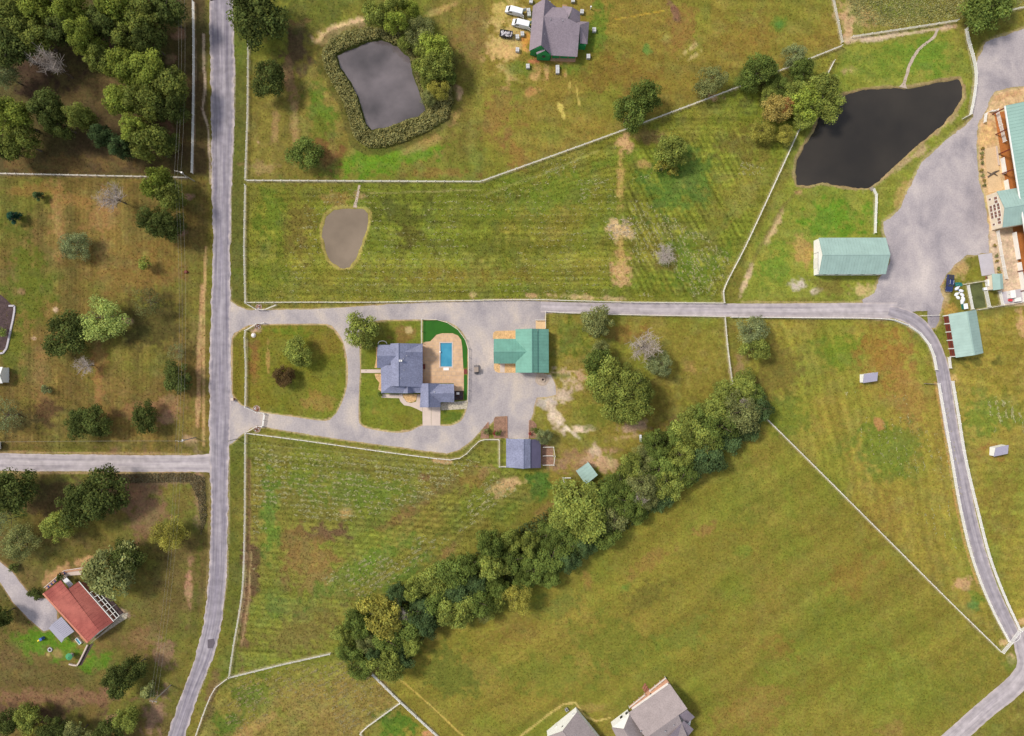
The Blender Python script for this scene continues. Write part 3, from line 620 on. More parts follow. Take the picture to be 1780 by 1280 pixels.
mow([(838, 322), (1080, 240), (1100, 300), (980, 350), (840, 360)], -19, 9, .26, 41, 3); mow(F_PONDLAWN, 20, 26, .10, 43, 20); mow([(640, 470), (1060, 470), (1060, 520), (460, 522)], 1, 8, .2, 45, 2)
GREEN, LIME, BROWN, TAN, PALE, DARKB, OLIVE, SANDC = (88, 118, 36), (104, 134, 40), (136, 106, 60), (176, 148, 96), (204, 180, 142), (84, 70, 44), (98, 98, 44), (224, 192, 146)
BLOBS = [
 # woods floor and left lots
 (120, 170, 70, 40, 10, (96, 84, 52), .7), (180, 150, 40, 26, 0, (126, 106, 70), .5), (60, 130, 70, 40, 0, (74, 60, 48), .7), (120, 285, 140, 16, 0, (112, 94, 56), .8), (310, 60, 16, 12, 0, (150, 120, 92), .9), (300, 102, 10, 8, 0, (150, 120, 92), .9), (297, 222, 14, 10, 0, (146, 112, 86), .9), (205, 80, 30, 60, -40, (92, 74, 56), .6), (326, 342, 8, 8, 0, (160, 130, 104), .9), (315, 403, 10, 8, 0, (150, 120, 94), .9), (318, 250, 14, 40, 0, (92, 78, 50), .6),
 (100, 390, 16, 70, 0, (160, 128, 78), .7), (180, 440, 14, 70, 0, (156, 124, 72), .6), (140, 350, 40, 20, 0, (150, 120, 66), .6), (60, 330, 50, 12, 0, (146, 116, 62), .5), (180, 375, 30, 40, 20, (158, 126, 76), .6), (20, 395, 40, 25, 0, (92, 104, 40), .6), (50, 500, 50, 60, 0, (96, 112, 36), .6), (25, 600, 25, 60, 0, (98, 116, 36), .5), (260, 470, 60, 40, 0, (140, 112, 60), .5), (270, 560, 60, 50, 0, (88, 82, 44), .7), (172, 640, 12, 90, 0, (152, 118, 68), .7), (70, 660, 14, 70, 0, (148, 118, 70), .5), (80, 720, 30, 20, 0, (92, 72, 48), .7), (30, 735, 40, 25, 0, (80, 76, 44), .7), (230, 715, 40, 16, 0, (140, 108, 70), .6), (292, 705, 30, 20, 0, (152, 118, 84), .6), (290, 728, 18, 10, 0, (170, 136, 104), .6), (95, 538, 7, 5, 0, (196, 172, 140), .8), (58, 588, 5, 4, 0, (190, 164, 132), .8), (221, 559, 8, 7, 0, (176, 146, 116), .8), (330, 765, 14, 10, 0, (176, 142, 112), .8), (180, 775, 200, 8, 0, (98, 96, 44), .5), (210, 480, 60, 30, 0, (128, 108, 56), .5), (32, 508, 8, 6, 0, (150, 120, 88), .6),
 # lower left
 (110, 870, 90, 40, 0, (92, 76, 52), .6), (230, 850, 60, 60, 20, (146, 116, 88), .6), (260, 890, 40, 50, 20, (142, 112, 84), .6), (280, 835, 80, 10, 0, (132, 112, 84), .7), (345, 860, 10, 60, 0, (150, 126, 96), .7), (320, 870, 30, 30, 0, (120, 106, 56), .5), (110, 965, 70, 26, 0, (106, 102, 46), .6), (140, 978, 24, 8, -20, (188, 150, 104), .8), (95, 1000, 26, 10, -35, (180, 146, 100), .8), (330, 1010, 9, 55, 0, (172, 136, 104), .75), (300, 960, 40, 30, 0, (94, 86, 48), .5), (120, 1120, 56, 36, 10, (94, 132, 36), .9), (60, 1120, 40, 30, 20, (92, 130, 36), .85), (160, 1150, 36, 20, 0, (92, 126, 38), .8), (100, 1135, 12, 8, 0, (150, 134, 80), .7), (83, 1138, 6, 5, 0, (170, 146, 96), .7), (250, 1080, 50, 60, 0, (112, 104, 52), .6), (245, 1110, 30, 24, 20, (138, 110, 76), .5), (285, 1140, 30, 26, 0, (150, 120, 96), .6), (100, 1215, 120, 18, 0, (136, 106, 78), .7), (20, 1150, 24, 30, 0, (112, 96, 60), .6), (270, 1240, 16, 40, 20, (160, 128, 106), .6), (195, 1255, 16, 12, 0, (164, 128, 100), .7), (140, 1105, 16, 20, 0, (186, 152, 104), .7), (60, 1245, 100, 24, 0, (98, 78, 58), .7), (212, 1070, 16, 12, 0, (170, 146, 126), .8), (175, 1098, 60, 8, -35, (150, 132, 104), .5), (10, 1060, 20, 40, 0, (92, 96, 40), .5), (340, 1030, 6, 120, 5, (96, 100, 42), .6),
 # around the reed pond
 (515, 85, 30, 60, -12, (92, 74, 54), .75), (470, 120, 30, 20, 0, (120, 94, 66), .5), (505, 140, 10, 50, -8, (150, 116, 84), .6), (513, 210, 8, 60, 0, (164, 132, 88), .6), (478, 220, 8, 40, 0, (160, 130, 86), .6), (460, 290, 30, 14, 0, (156, 132, 86), .6), (448, 248, 5, 6, 0, (196, 160, 130), .9), (560, 190, 26, 60, -12, (94, 116, 38), .8), (640, 285, 90, 20, -4, (100, 132, 36), .85), (720, 270, 60, 18, -18, (102, 132, 36), .75), (560, 240, 30, 40, 0, (106, 108, 42), .6), (570, 270, 30, 26, 0, (128, 92, 56), .7), (548, 20, 70, 34, 0, (90, 96, 40), .5), (590, 50, 52, 11, -24, (214, 182, 138), .95, .7), (625, 38, 22, 10, -20, (216, 184, 140), .95), (560, 70, 20, 8, -10, (196, 164, 120), .85), (820, 60, 40, 60, 0, (138, 110, 66), .5), (790, 200, 30, 12, -40, (160, 128, 84), .5), (740, 250, 40, 10, -22, (168, 134, 84), .5), (800, 170, 8, 24, -20, (190, 156, 120), .8), (770, 15, 40, 6, -25, (190, 156, 96), .5), (760, 300, 60, 10, 0, (134, 108, 56), .6), (500, 40, 30, 10, 0, (150, 118, 76), .5),
 # building site
 (885, 60, 34, 70, 10, (196, 170, 108), .75), (878, 95, 30, 18, 0, (206, 170, 112), .8), (880, 20, 26, 20, 0, (190, 168, 96), .7), (915, 70, 8, 14, 0, (200, 140, 70), .8), (912, 85, 6, 8, 0, (214, 160, 90), .9), (930, 128, 9, 14, 8, (188, 146, 96), .85), (950, 130, 5, 16, 3, (190, 150, 100), .8), (983, 128, 4, 14, 3, (192, 152, 100), .8), (985, 108, 20, 6, 0, (190, 150, 96), .8), (925, 106, 12, 5, 0, (180, 116, 80), .8), (1035, 60, 20, 60, 10, (98, 118, 40), .7), (1000, 120, 40, 14, 0, (98, 116, 40), .7), (900, 115, 30, 14, 15, (98, 118, 40), .6), (975, 190, 5, 12, -15, (206, 186, 98), .8), (1003, 160, 3, 26, -10, (196, 174, 92), .6), (990, 150, 4, 10, 0, (190, 170, 90), .6), (924, 160, 16, 8, -20, (182, 136, 84), .6), (1122, 88, 10, 10, 0, (104, 132, 60), .7), (1160, 66, 9, 8, 0, (150, 144, 76), .5), (1200, 85, 20, 5, -40, (196, 176, 120), .7), (1208, 96, 14, 4, -40, (190, 168, 110), .6), (1190, 50, 30, 40, 0, (140, 104, 58), .5), (1060, 130, 60, 40, 0, (126, 98, 46), .5), (860, 200, 40, 50, 0, (140, 106, 60), .5), (900, 265, 20, 30, -30, (140, 104, 58), .5), (1172, 20, 6, 20, -20, (128, 92, 74), .7), (1300, 60, 50, 50, 0, (134, 106, 50), .4), (1355, 43, 8, 7, 0, (52, 120, 70), .9, .4), (1355, 43, 14, 12, 0, (98, 122, 44), .6),
 # corner meadow and pond lawn
 (1500, 25, 50, 20, 10, (188, 156, 108), .55), (1475, 45, 14, 26, 0, (196, 160, 120), .8), (1560, 15, 60, 20, 0, (116, 128, 52), .6), (1530, 66, 60, 5, -9, (206, 184, 156), .9), (1480, 70, 20, 8, -10, (200, 174, 140), .8), (1650, 48, 20, 6, -10, (200, 166, 130), .8), (1600, 100, 60, 30, 0, (100, 132, 42), .6), (1530, 110, 60, 26, 0, (110, 126, 46), .6), (1478, 122, 12, 8, 0, (180, 146, 106), .6), (1450, 380, 70, 36, 0, (98, 132, 38), .75), (1350, 460, 40, 40, 0, (104, 132, 44), .6), (1550, 350, 26, 16, -50, (116, 124, 46), .6), (1344, 400, 6, 40, 28, (196, 168, 124), .8), (1300, 480, 5, 34, 20, (204, 176, 140), .85), (1388, 335, 10, 8, 0, (176, 140, 96), .7), (1392, 440, 22, 30, 0, (176, 140, 84), .6), (1388, 495, 20, 12, 0, (204, 190, 176), .85), (1415, 505, 16, 8, 0, (204, 188, 170), .8), (1500, 505, 26, 14, 0, (200, 172, 120), .7), (1440, 500, 40, 16, 0, (116, 104, 48), .6), (1570, 335, 12, 30, 30, (176, 148, 90), .6), (1525, 312, 40, 8, -40, (180, 160, 124), .8), (1590, 270, 40, 7, -38, (176, 152, 112), .8), (1640, 220, 22, 6, -40, (176, 156, 112), .7),
 # north field
 (590, 345, 40, 10, 0, (150, 122, 70), .6), (622, 342, 14, 8, 0, (168, 140, 96), .6), (475, 370, 26, 60, 0, (98, 116, 38), .6), (520, 400, 24, 60, 0, (112, 98, 48), .6), (700, 370, 60, 40, 0, (86, 88, 38), .55), (850, 430, 80, 40, 0, (100, 104, 38), .5), (720, 410, 40, 24, 0, (92, 84, 40), .45), (960, 340, 90, 40, -18, (104, 124, 42), .5), (1060, 280, 60, 14, -20, (108, 128, 44), .5), (1078, 300, 8, 70, 0, (178, 148, 88), .7), (1083, 250, 18, 16, 0, (196, 158, 112), .85), (1075, 398, 20, 18, 0, (206, 176, 130), .9), (1088, 405, 18, 14, 0, (200, 170, 124), .8), (1080, 470, 16, 30, 0, (190, 154, 108), .85), (1080, 440, 6, 40, 0, (176, 144, 88), .7), (1180, 320, 60, 70, 20, (86, 116, 48), .6), (1200, 450, 60, 50, 0, (92, 118, 40), .55), (1290, 330, 40, 60, 25, (140, 132, 56), .6), (1240, 400, 20, 80, 27, (120, 116, 48), .5), (1310, 130, 50, 20, -20, (86, 82, 44), .6), (1360, 150, 60, 30, -20, (84, 84, 44), .6), (1240, 170, 14, 8, 0, (186, 150, 112), .7), (1130, 240, 30, 14, 0, (136, 112, 70), .6), (1120, 285, 12, 10, 0, (176, 140, 92), .5), (1300, 250, 60, 30, 0, (116, 104, 50), .5), (820, 515, 10, 8, 0, (190, 166, 120), .7), (1030, 518, 60, 5, 3, (196, 168, 122), .7), (925, 515, 14, 4, 0, (190, 150, 110), .7), (620, 500, 180, 12, 0, (120, 118, 50), .5), (800, 480, 120, 16, 0, (130, 112, 50), .45), (1155, 455, 30, 18, 0, (130, 112, 60), .5), (470, 480, 40, 30, 0, (100, 112, 38), .5),
 # island, house lawns
 (443, 640, 10, 60, 0, (136, 96, 54), .6), (466, 615, 3, 40, 0, (172, 138, 82), .6), (550, 700, 30, 20, 0, (150, 118, 62), .55), (500, 575, 50, 9, 0, (100, 118, 36), .6), (570, 600, 24, 20, 0, (126, 110, 48), .5), (445, 575, 12, 7, 0, (190, 158, 132), .7), (700, 583, 24, 12, 0, (132, 104, 60), .65), (711, 574, 5, 5, 0, (200, 176, 124), .85), (650, 717, 16, 8, 0, (140, 122, 56), .5), (700, 730, 30, 10, 0, (128, 118, 46), .4), (640, 700, 10, 30, 0, (96, 110, 36), .5), (788, 725, 24, 14, 0, (86, 104, 38), .7), (466, 562, 16, 3, 0, (180, 150, 118), .6),
 # middle east paddock
 (1000, 590, 40, 30, 0, (98, 112, 40), .6), (1070, 580, 60, 16, 0, (140, 104, 56), .5), (1000, 570, 50, 14, 0, (112, 118, 44), .5), (995, 660, 30, 22, 0, (206, 180, 150), .8), (975, 690, 24, 16, 0, (204, 182, 158), .8), (1010, 655, 20, 18, 0, (196, 160, 124), .7), (948, 700, 24, 14, 0, (196, 184, 176), .6), (965, 722, 12, 26, -30, (218, 196, 168), .8), (985, 745, 5, 22, -50, (226, 208, 184), .95), (960, 715, 4, 16, -10, (224, 204, 178), .9), (1010, 746, 18, 6, 0, (222, 198, 170), .95), (1030, 720, 30, 22, 0, (110, 116, 46), .6), (985, 655, 26, 7, 0, (104, 112, 44), .6), (1100, 745, 30, 10, -10, (184, 152, 126), .7), (1090, 760, 30, 6, -10, (180, 150, 110), .6), (1200, 640, 14, 12, 0, (178, 140, 90), .6), (1200, 600, 40, 60, 0, (126, 116, 48), .5), (1010, 800, 60, 20, -10, (160, 124, 92), .6), (1050, 805, 32, 20, 20, (196, 160, 126), .7), (1035, 785, 8, 16, -20, (204, 180, 150), .7), (970, 810, 22, 14, 0, (150, 118, 92), .7), (870, 850, 26, 14, 0, (206, 170, 124), .85), (890, 838, 24, 6, 0, (200, 166, 120), .7), (940, 840, 20, 26, 20, (80, 110, 44), .8), (910, 870, 50, 10, -30, (92, 114, 44), .6), (960, 880, 40, 10, -35, (152, 116, 76), .6), (840, 835, 30, 20, 0, (104, 100, 46), .6), (1170, 745, 60, 16, -30, (134, 112, 70), .5), (1140, 680, 30, 40, 0, (116, 104, 46), .5), (1290, 640, 14, 50, 5, (150, 124, 84), .7),
 # east fields
 (1480, 610, 60, 40, 0, (100, 122, 36), .55), (1540, 620, 50, 50, 0, (150, 108, 54), .55), (1580, 690, 30, 90, -8, (150, 118, 62), .55), (1350, 650, 50, 60, 0, (112, 98, 48), .6), (1370, 720, 40, 40, 0, (106, 118, 42), .6), (1540, 780, 70, 50, 0, (98, 120, 42), .55), (1640, 640, 10, 14, 0, (206, 170, 116), .7), (1660, 655, 14, 16, 0, (200, 162, 104), .7), (1733, 785, 30, 22, 0, (150, 110, 58), .7), (1720, 720, 50, 40, 0, (100, 124, 44), .55), (1670, 1017, 15, 12, -30, (190, 152, 110), .8), (1690, 1052, 16, 12, 0, (90, 122, 60), .7), (1700, 1040, 20, 8, 20, (100, 122, 44), .6), (1750, 640, 40, 60, 0, (128, 116, 46), .5), (1777, 560, 8, 24, -5, (196, 156, 110), .7), (1632, 760, 16, 120, -8, (138, 118, 56), .4), (1700, 630, 40, 10, 0, (98, 96, 44), .6), (1740, 880, 30, 60, 0, (130, 112, 52), .5), (1528, 735, 7, 10, -30, (180, 132, 84), .7), (1758, 1145, 9, 14, -20, (206, 170, 130), .8), (1745, 1118, 8, 8, 0, (196, 166, 116), .8), (1778, 1080, 10, 8, 0, (206, 170, 120), .8), (1758, 1155, 18, 16, 0, (104, 120, 44), .6),
 # south-east meadow
 (1230, 920, 22, 12, -20, (152, 104, 70), .6), (1130, 975, 50, 14, -30, (148, 112, 64), .6), (1020, 1010, 12, 22, -20, (150, 108, 62), .6), (1085, 1020, 9, 8, 0, (92, 130, 52), .7), (980, 1050, 60, 30, -20, (96, 112, 50), .55), (900, 1100, 50, 30, 0, (132, 106, 56), .5), (1060, 1120, 70, 50, 0, (96, 110, 40), .55), (1120, 1040, 40, 20, -35, (88, 84, 42), .5), (1290, 955, 16, 12, 0, (104, 126, 44), .6), (1180, 1110, 50, 24, -30, (104, 122, 48), .55), (960, 1170, 90, 40, 0, (100, 116, 42), .5), (780, 1170, 60, 40, 30, (96, 104, 42), .6), (850, 1060, 60, 16, -30, (86, 92, 40), .5), (1480, 1000, 60, 30, -30, (140, 104, 52), .5), (1355, 1130, 26, 30, -40, (142, 104, 54), .5), (1440, 1180, 120, 40, -20, (124, 108, 46), .4), (1560, 1270, 30, 14, 0, (156, 120, 74), .5), (1310, 1240, 60, 40, -30, (150, 112, 64), .5), (1030, 1230, 24, 8, 0, (168, 138, 84), .5), (1300, 860, 60, 40, -30, (104, 112, 42), .5), (1540, 900, 40, 50, 0, (132, 104, 52), .5), (1420, 870, 70, 30, -30, (108, 114, 40), .4), (1660, 1190, 70, 40, -30, (110, 112, 42), .4),
 # south hay field
 (560, 1000, 70, 50, 20, (132, 110, 66), .6), (520, 1100, 70, 40, -10, (122, 108, 62), .5), (575, 925, 34, 12, 8, (92, 72, 56), .7), (430, 960, 10, 30, 0, (96, 72, 56), .7), (730, 870, 60, 14, -30, (124, 104, 66), .5), (790, 840, 40, 20, 0, (116, 104, 60), .5), (700, 1000, 80, 14, -33, (92, 124, 50), .5),
 (560, 930, 44, 18, 5, (112, 88, 62), .75), (510, 945, 30, 30, -20, (120, 96, 56), .6), (545, 970, 60, 40, 10, (138, 112, 62), .6), (440, 990, 12, 60, 4, (104, 80, 58), .8), (425, 1080, 8, 80, 5, (124, 96, 70), .7), (600, 890, 14, 8, 0, (180, 146, 92), .6), (735, 830, 16, 12, 0, (128, 94, 70), .7), (700, 900, 60, 12, -30, (130, 100, 62), .5), (480, 1060, 26, 30, 0, (92, 116, 48), .5), (540, 1080, 60, 40, 0, (118, 108, 54), .5), (640, 980, 120, 26, -33, (98, 126, 46), .55), (470, 900, 18, 80, 0, (94, 124, 46), .6), (600, 850, 120, 30, 5, (100, 122, 46), .5), (780, 960, 20, 10, -30, (150, 118, 76), .5), (820, 830, 26, 26, 0, (136, 112, 56), .5), (768, 802, 20, 4, 5, (200, 164, 120), .7), (845, 820, 16, 12, 0, (150, 122, 80), .5),
 # south-west
 (440, 1210, 40, 30, -20, (96, 116, 42), .6), (395, 1265, 26, 26, 0, (90, 116, 40), .7), (540, 1220, 80, 40, -10, (150, 126, 70), .5), (430, 1270, 50, 12, -30, (168, 136, 84), .5), (680, 1265, 40, 24, 0, (86, 114, 38), .8), (370, 1200, 10, 50, 15, (124, 100, 68), .6), (744, 1277, 10, 6, 0, (190, 140, 96), .7),
]
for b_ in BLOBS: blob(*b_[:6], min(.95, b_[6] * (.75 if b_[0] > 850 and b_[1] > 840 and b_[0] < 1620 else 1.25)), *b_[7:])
# sandy arena surround
field([(1701, 290), (1699, 250), (1701, 216), (1712, 194), (1728, 161), (1800, 146), (1800, 420), (1722, 405), (1712, 345)], (220, 186, 140), 4, ns=6)
field([(1696, 240), (1706, 222), (1725, 214), (1735, 250), (1712, 256), (1702, 262)], (228, 186, 126), 4, .8, ns=6)
blob(1755, 165, 30, 6, -12, (196, 150, 106), .6); blob(1720, 215, 20, 10, 0, (196, 150, 100), .6)
field([(1717, 400), (1800, 400), (1800, 530), (1742, 532), (1720, 440)], (214, 188, 160), 3, ns=3)
field([(1690, 470), (1705, 443), (1707, 487), (1676, 494), (1660, 500), (1664, 462)], (120, 116, 44), 4, ns=8)
blob(1668, 470, 16, 14, 0, (196, 158, 110), .7); blob(1640, 520, 10, 20, 0, (196, 168, 130), .6); blob(1650, 540, 14, 12, 0, (170, 134, 70), .7); blob(1636, 485, 5, 12, 0, (196, 120, 76), .85)
field([(1728, 192), (1748, 188), (1772, 327), (1766, 420), (1800, 420), (1800, 180)], (176, 108, 56), 2, ns=2)
# soil, worn and herbicide strips
for f in FENCES: strip(f[0], 1.9, (196, 180, 150), .42, .9)
for f in FENCES[:2] + FENCES[19:20]: strip(f[0], 2.4, (150, 128, 96), .4)
STRIPS = [
 ([(354, 60), (355, 120), (357, 150), (352, 190), (362, 222), (367, 320)], 2.6, (196, 176, 150), .8),
 ([(352, 500), (347, 600), (345, 680), (343, 740)], 4.5, (188, 152, 108), .8), ([(358, 430), (355, 520), (354, 640), (354, 775)], 2.4, (196, 164, 112), .7),
 ([(0, 786), (150, 788), (330, 790)], 2.2, (178, 152, 108), .7), ([(0, 822), (120, 822), (330, 822)], 2.5, (172, 148, 108), .7),
 ([(433, 800), (433, 912), (431, 1000), (424, 1080)], 4, (134, 104, 76), .7), ([(437, 960), (433, 1040), (420, 1120)], 1.6, (190, 156, 116), .6), ([(429, 960), (425, 1040), (411, 1120)], 1.4, (190, 160, 124), .6),
 ([(404, 60), (407, 130), (405, 230), (401, 320), (400, 420)], 2.2, (192, 178, 164), .8), ([(401, 500), (402, 600), (402, 690)], 1.8, (180, 164, 140), .6), ([(398, 780), (397, 900), (395, 1000), (386, 1070), (366, 1150), (346, 1205)], 2.0, (176, 160, 130), .6),
 ([(364, 830), (364, 950), (358, 1040)], 2.2, (150, 130, 92), .6),
 ([(693, 1179), (750, 1228), (800, 1275), (830, 1300)], 1.6, (192, 164, 86), .75), ([(900, 1284), (950, 1245), (980, 1224), (1000, 1222), (1017, 1245), (1036, 1254), (1061, 1248)], 1.8, (196, 172, 104), .85),
 ([(1070, 34), (1155, 19)], 1.1, (196, 160, 60), .6),
 ([(840, 340), (900, 318), (960, 297), (1040, 262)], 2.0, (150, 146, 84), .5), ([(640, 336), (740, 334), (838, 330)], 1.4, (160, 150, 96), .5),
 ([(1626, 665), (1638, 735), (1649, 800), (1662, 880), (1678, 950), (1699, 1016)], 1.8, (190, 148, 92), .7), ([(1670, 810), (1690, 890), (1710, 960)], 1.6, (176, 144, 96), .5),
 ([(600, 560), (628, 560)], 3, (180, 160, 120), .3), ([(1280, 548), (1400, 551), (1540, 556)], 1.6, (190, 166, 110), .6), ([(1290, 525), (1400, 526), (1495, 525)], 2, (186, 162, 116), .6),
 ([(960, 648), (1015, 644)], 1.6, (190, 160, 124), .7), ([(1300, 470), (1335, 405), (1360, 360), (1385, 335)], 4, (112, 98, 56), .5),
 ([(1480, 68), (1560, 62), (1655, 46)], 2.6, (206, 182, 152), .8),
]
for s_ in STRIPS: strip(*s_)
def edge_strip(poly, w, col, st):
    P = np.array(poly); sl = win(P[:, 0].min() - 9, P[:, 1].min() - 9, P[:, 0].max() + 9, P[:, 1].max() + 9)
    d = np.abs(sdist(poly, X[sl], Y[sl])) / w + .8 * (N6[sl] - .5) + .6 * (N20[sl] - .5)
    paint(sl, sstep(1.25, .6, d) * st, c3(*col))
for p_ in (ISLE_A, ISLE_B): edge_strip(p_, 2.2, (196, 168, 132), .8)
edge_strip(DRIVE_OUT, 2.4, (190, 164, 128), .65); edge_strip(YARD_OUT, 4, (190, 166, 130), .5); edge_strip(LEFT_DRIVE, 2, (170, 144, 108), .6)
edge_strip([(p[0], p[1]) for p in POND_BROWN], 3.2, (176, 156, 90), .7); edge_strip(POND_DARK, 3.8, (158, 132, 98), .85)
# mud bank round the reeds
RING_OUT = [(560, 92), (575, 68), (605, 55), (640, 48), (668, 52), (700, 60), (740, 60), (775, 80), (790, 110), (785, 150), (788, 180), (778, 208), (745, 228), (705, 246), (665, 258), (640, 258), (618, 244), (608, 215), (598, 180), (580, 150), (565, 122)]
edge_strip([(x + (x - 670) * .045 - 2, y + (y - 150) * .06) for x, y in RING_OUT], 5.5, (92, 88, 44), .7)
field([(x, y) for x, y in RING_OUT], (70, 74, 34), 4, ns=6)
# fine mottling
calm = np.ones((ny, nx)); _sl = win(560, 640, 1790, 1290); calm[_sl] = 1 - .62 * sstep(0, 20, sdist(F_SE, X[_sl], Y[_sl]))
for _p in (F_TOPR, F_PONDLAWN, F_EAST, F_EAST2, ISLE_A, ISLE_B):
    _P = np.array(_p); _sl = win(_P[:, 0].min(), _P[:, 1].min(), _P[:, 0].max(), _P[:, 1].max()); calm[_sl] = np.minimum(calm[_sl], 1 - .35 * sstep(0, 15, sdist(_p, X[_sl], Y[_sl])))
hb = sstep(.50, .72, fbm(X, Y, 17, 131, 3)) * .16; hg = sstep(.52, .74, fbm(X + 500, Y, 24, 151, 3)) * .20
hb = hb * calm; hg = hg * calm
lum = G.mean(2, keepdims=True); grassy = sstep(.35, .22, lum[..., 0])
G[:] = G * (1 - (hb * grassy)[..., None]) + lum * np.array([1.42, 1.06, .52]) * (hb * grassy)[..., None]
G[:] = G * (1 - (hg * grassy)[..., None]) + lum * np.array([1.06, 1.42, .44]) * (hg * grassy)[..., None]
G *= (1 + .36 * (N6 - .5) * calm)[..., None]; G *= (1 + .26 * (N4 - .5) * calm)[..., None]; G *= (1 + .16 * (N20 - .5) * calm)[..., None]
east = sstep(380, 470, X) * grassy; west = (1 - sstep(340, 400, X)) * grassy
G[..., 0] *= 1 + .03 * east + .06 * west; G[..., 1] *= 1 + .05 * east; G[..., 2] *= 1 + .04 * east + .04 * west; G *= (1 + .07 * east)[..., None]
G = np.clip(G, .004, .9)

Z = np.zeros((ny, nx))
def dig(poly, depth, slope):
    P = np.array(poly); sl = win(P[:, 0].min() - 9, P[:, 1].min() - 9, P[:, 0].max() + 9, P[:, 1].max() + 9)
    d = sdist(poly, X[sl], Y[sl]) + ((3.0 * (N6[sl] - .5) + 5.0 * (N20[sl] - .5)) if slope > 3 else 0)
    Z[sl] = np.minimum(Z[sl], -depth * sstep(-1.0, slope, d))
dig(POND_REED, 1.6, 9); dig(POND_DARK, 1.8, 8); dig(POND_BROWN, 1.2, 10)
dig([(762.5, 593.4), (788.6, 593.4), (788.6, 640.5), (762.5, 640.5)], 2.4, 2.0)

def grid_mesh():
    n = nx * ny
    co = np.empty((n, 3), np.float32)
    co[:, 0] = ((X - 890) * S).ravel(); co[:, 1] = ((640 - Y) * S).ravel(); co[:, 2] = Z.ravel()
    j, i = np.meshgrid(np.arange(ny - 1), np.arange(nx - 1), indexing='ij')
    a = (j * nx + i).ravel()
    q = np.stack([a, a + nx, a + nx + 1, a + 1], 1).astype(np.int32)
    me = bpy.data.meshes.new('ground')
    me.vertices.add(n); me.vertices.foreach_set('co', co.ravel())
    me.loops.add(q.size); me.loops.foreach_set('vertex_index', q.ravel())
    me.polygons.add(len(q)); me.polygons.foreach_set('loop_start', np.arange(0, q.size, 4, dtype=np.int32))
    me.polygons.foreach_set('loop_total', np.full(len(q), 4, np.int32))
    me.polygons.foreach_set('use_smooth', np.ones(len(q), bool))
    at = me.color_attributes.new('soil', 'FLOAT_COLOR', 'POINT')
    cc = np.ones((n, 4), np.float32); cc[:, :3] = G.reshape(-1, 3)
    at.data.foreach_set('color', cc.ravel())
    me.update(); me.validate(); return me

def ground_mat():
    m, t, b = new_mat('meadow_grass'); N, L = t.nodes, t.links
    at = N.new('ShaderNodeAttribute'); at.attribute_name = 'soil'
    g = N.new('ShaderNodeNewGeometry')
    def nz(sc, det, lo, hi, rough=.6):
        x = N.new('ShaderNodeTexNoise'); x.inputs['Scale'].default_value = sc; x.inputs['Detail'].default_value = det; x.inputs['Roughness'].default_value = rough
        L.new(g.outputs['Position'], x.inputs['Vector'])
        a = N.new('ShaderNodeMapRange'); a.inputs[1].default_value = .3; a.inputs[2].default_value = .7; a.inputs[3].default_value = lo; a.inputs[4].default_value = hi
        L.new(x.outputs['Fac'], a.inputs[0]); return x, a.outputs[0]
    f1, a1 = nz(1.5, 4, .70, 1.3, .7); f2, a2 = nz(.35, 6, .86, 1.14)
    mu = N.new('ShaderNodeMath'); mu.operation = 'MULTIPLY'; L.new(a1, mu.inputs[0]); L.new(a2, mu.inputs[1])
    # hue drift between straw and green blades
    f3, a3 = nz(.9, 5, 0, 1)
    hs = N.new('ShaderNodeHueSaturation'); hr = N.new('ShaderNodeMapRange'); hr.inputs[3].default_value = .482; hr.inputs[4].default_value = .518
    L.new(a3, hr.inputs[0]); L.new(hr.outputs[0], hs.inputs['Hue']); L.new(at.outputs['Color'], hs.inputs['Color']); hs.inputs['Saturation'].default_value = 1.0
    mx = N.new('ShaderNodeMixRGB'); mx.blend_type = 'MULTIPLY'; mx.inputs['Fac'].default_value = 1
    L.new(hs.outputs['Color'], mx.inputs['Color1']); L.new(mu.outputs[0], mx.inputs['Color2'])
    L.new(mx.outputs['Color'], b.inputs['Base Color']); b.inputs['Roughness'].default_value = 1.0; b.inputs['Specular IOR Level'].default_value = .08
    bp = N.new('ShaderNodeBump'); bp.inputs['Strength'].default_value = .45; bp.inputs['Distance'].default_value = .12
    L.new(f1.outputs['Fac'], bp.inputs['Height']); L.new(bp.outputs['Normal'], b.inputs['Normal'])
    return m
M['ground'] = ground_mat()
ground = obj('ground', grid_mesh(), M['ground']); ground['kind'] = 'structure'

# ------------------------------------------------------------------ water
def grow(poly, k):
    c = np.mean(np.array(poly), 0); return [(p[0] + (p[0] - c[0]) / np.linalg.norm(np.array(p) - c) * k, p[1] + (p[1] - c[1]) / np.linalg.norm(np.array(p) - c) * k) for p in poly]
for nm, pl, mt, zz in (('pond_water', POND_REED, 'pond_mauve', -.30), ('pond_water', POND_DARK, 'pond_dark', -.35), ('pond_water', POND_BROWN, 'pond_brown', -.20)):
    struct(nm, MB().sheet(PW(grow(spline(pl, 5, True), .3)), zz), M[mt])

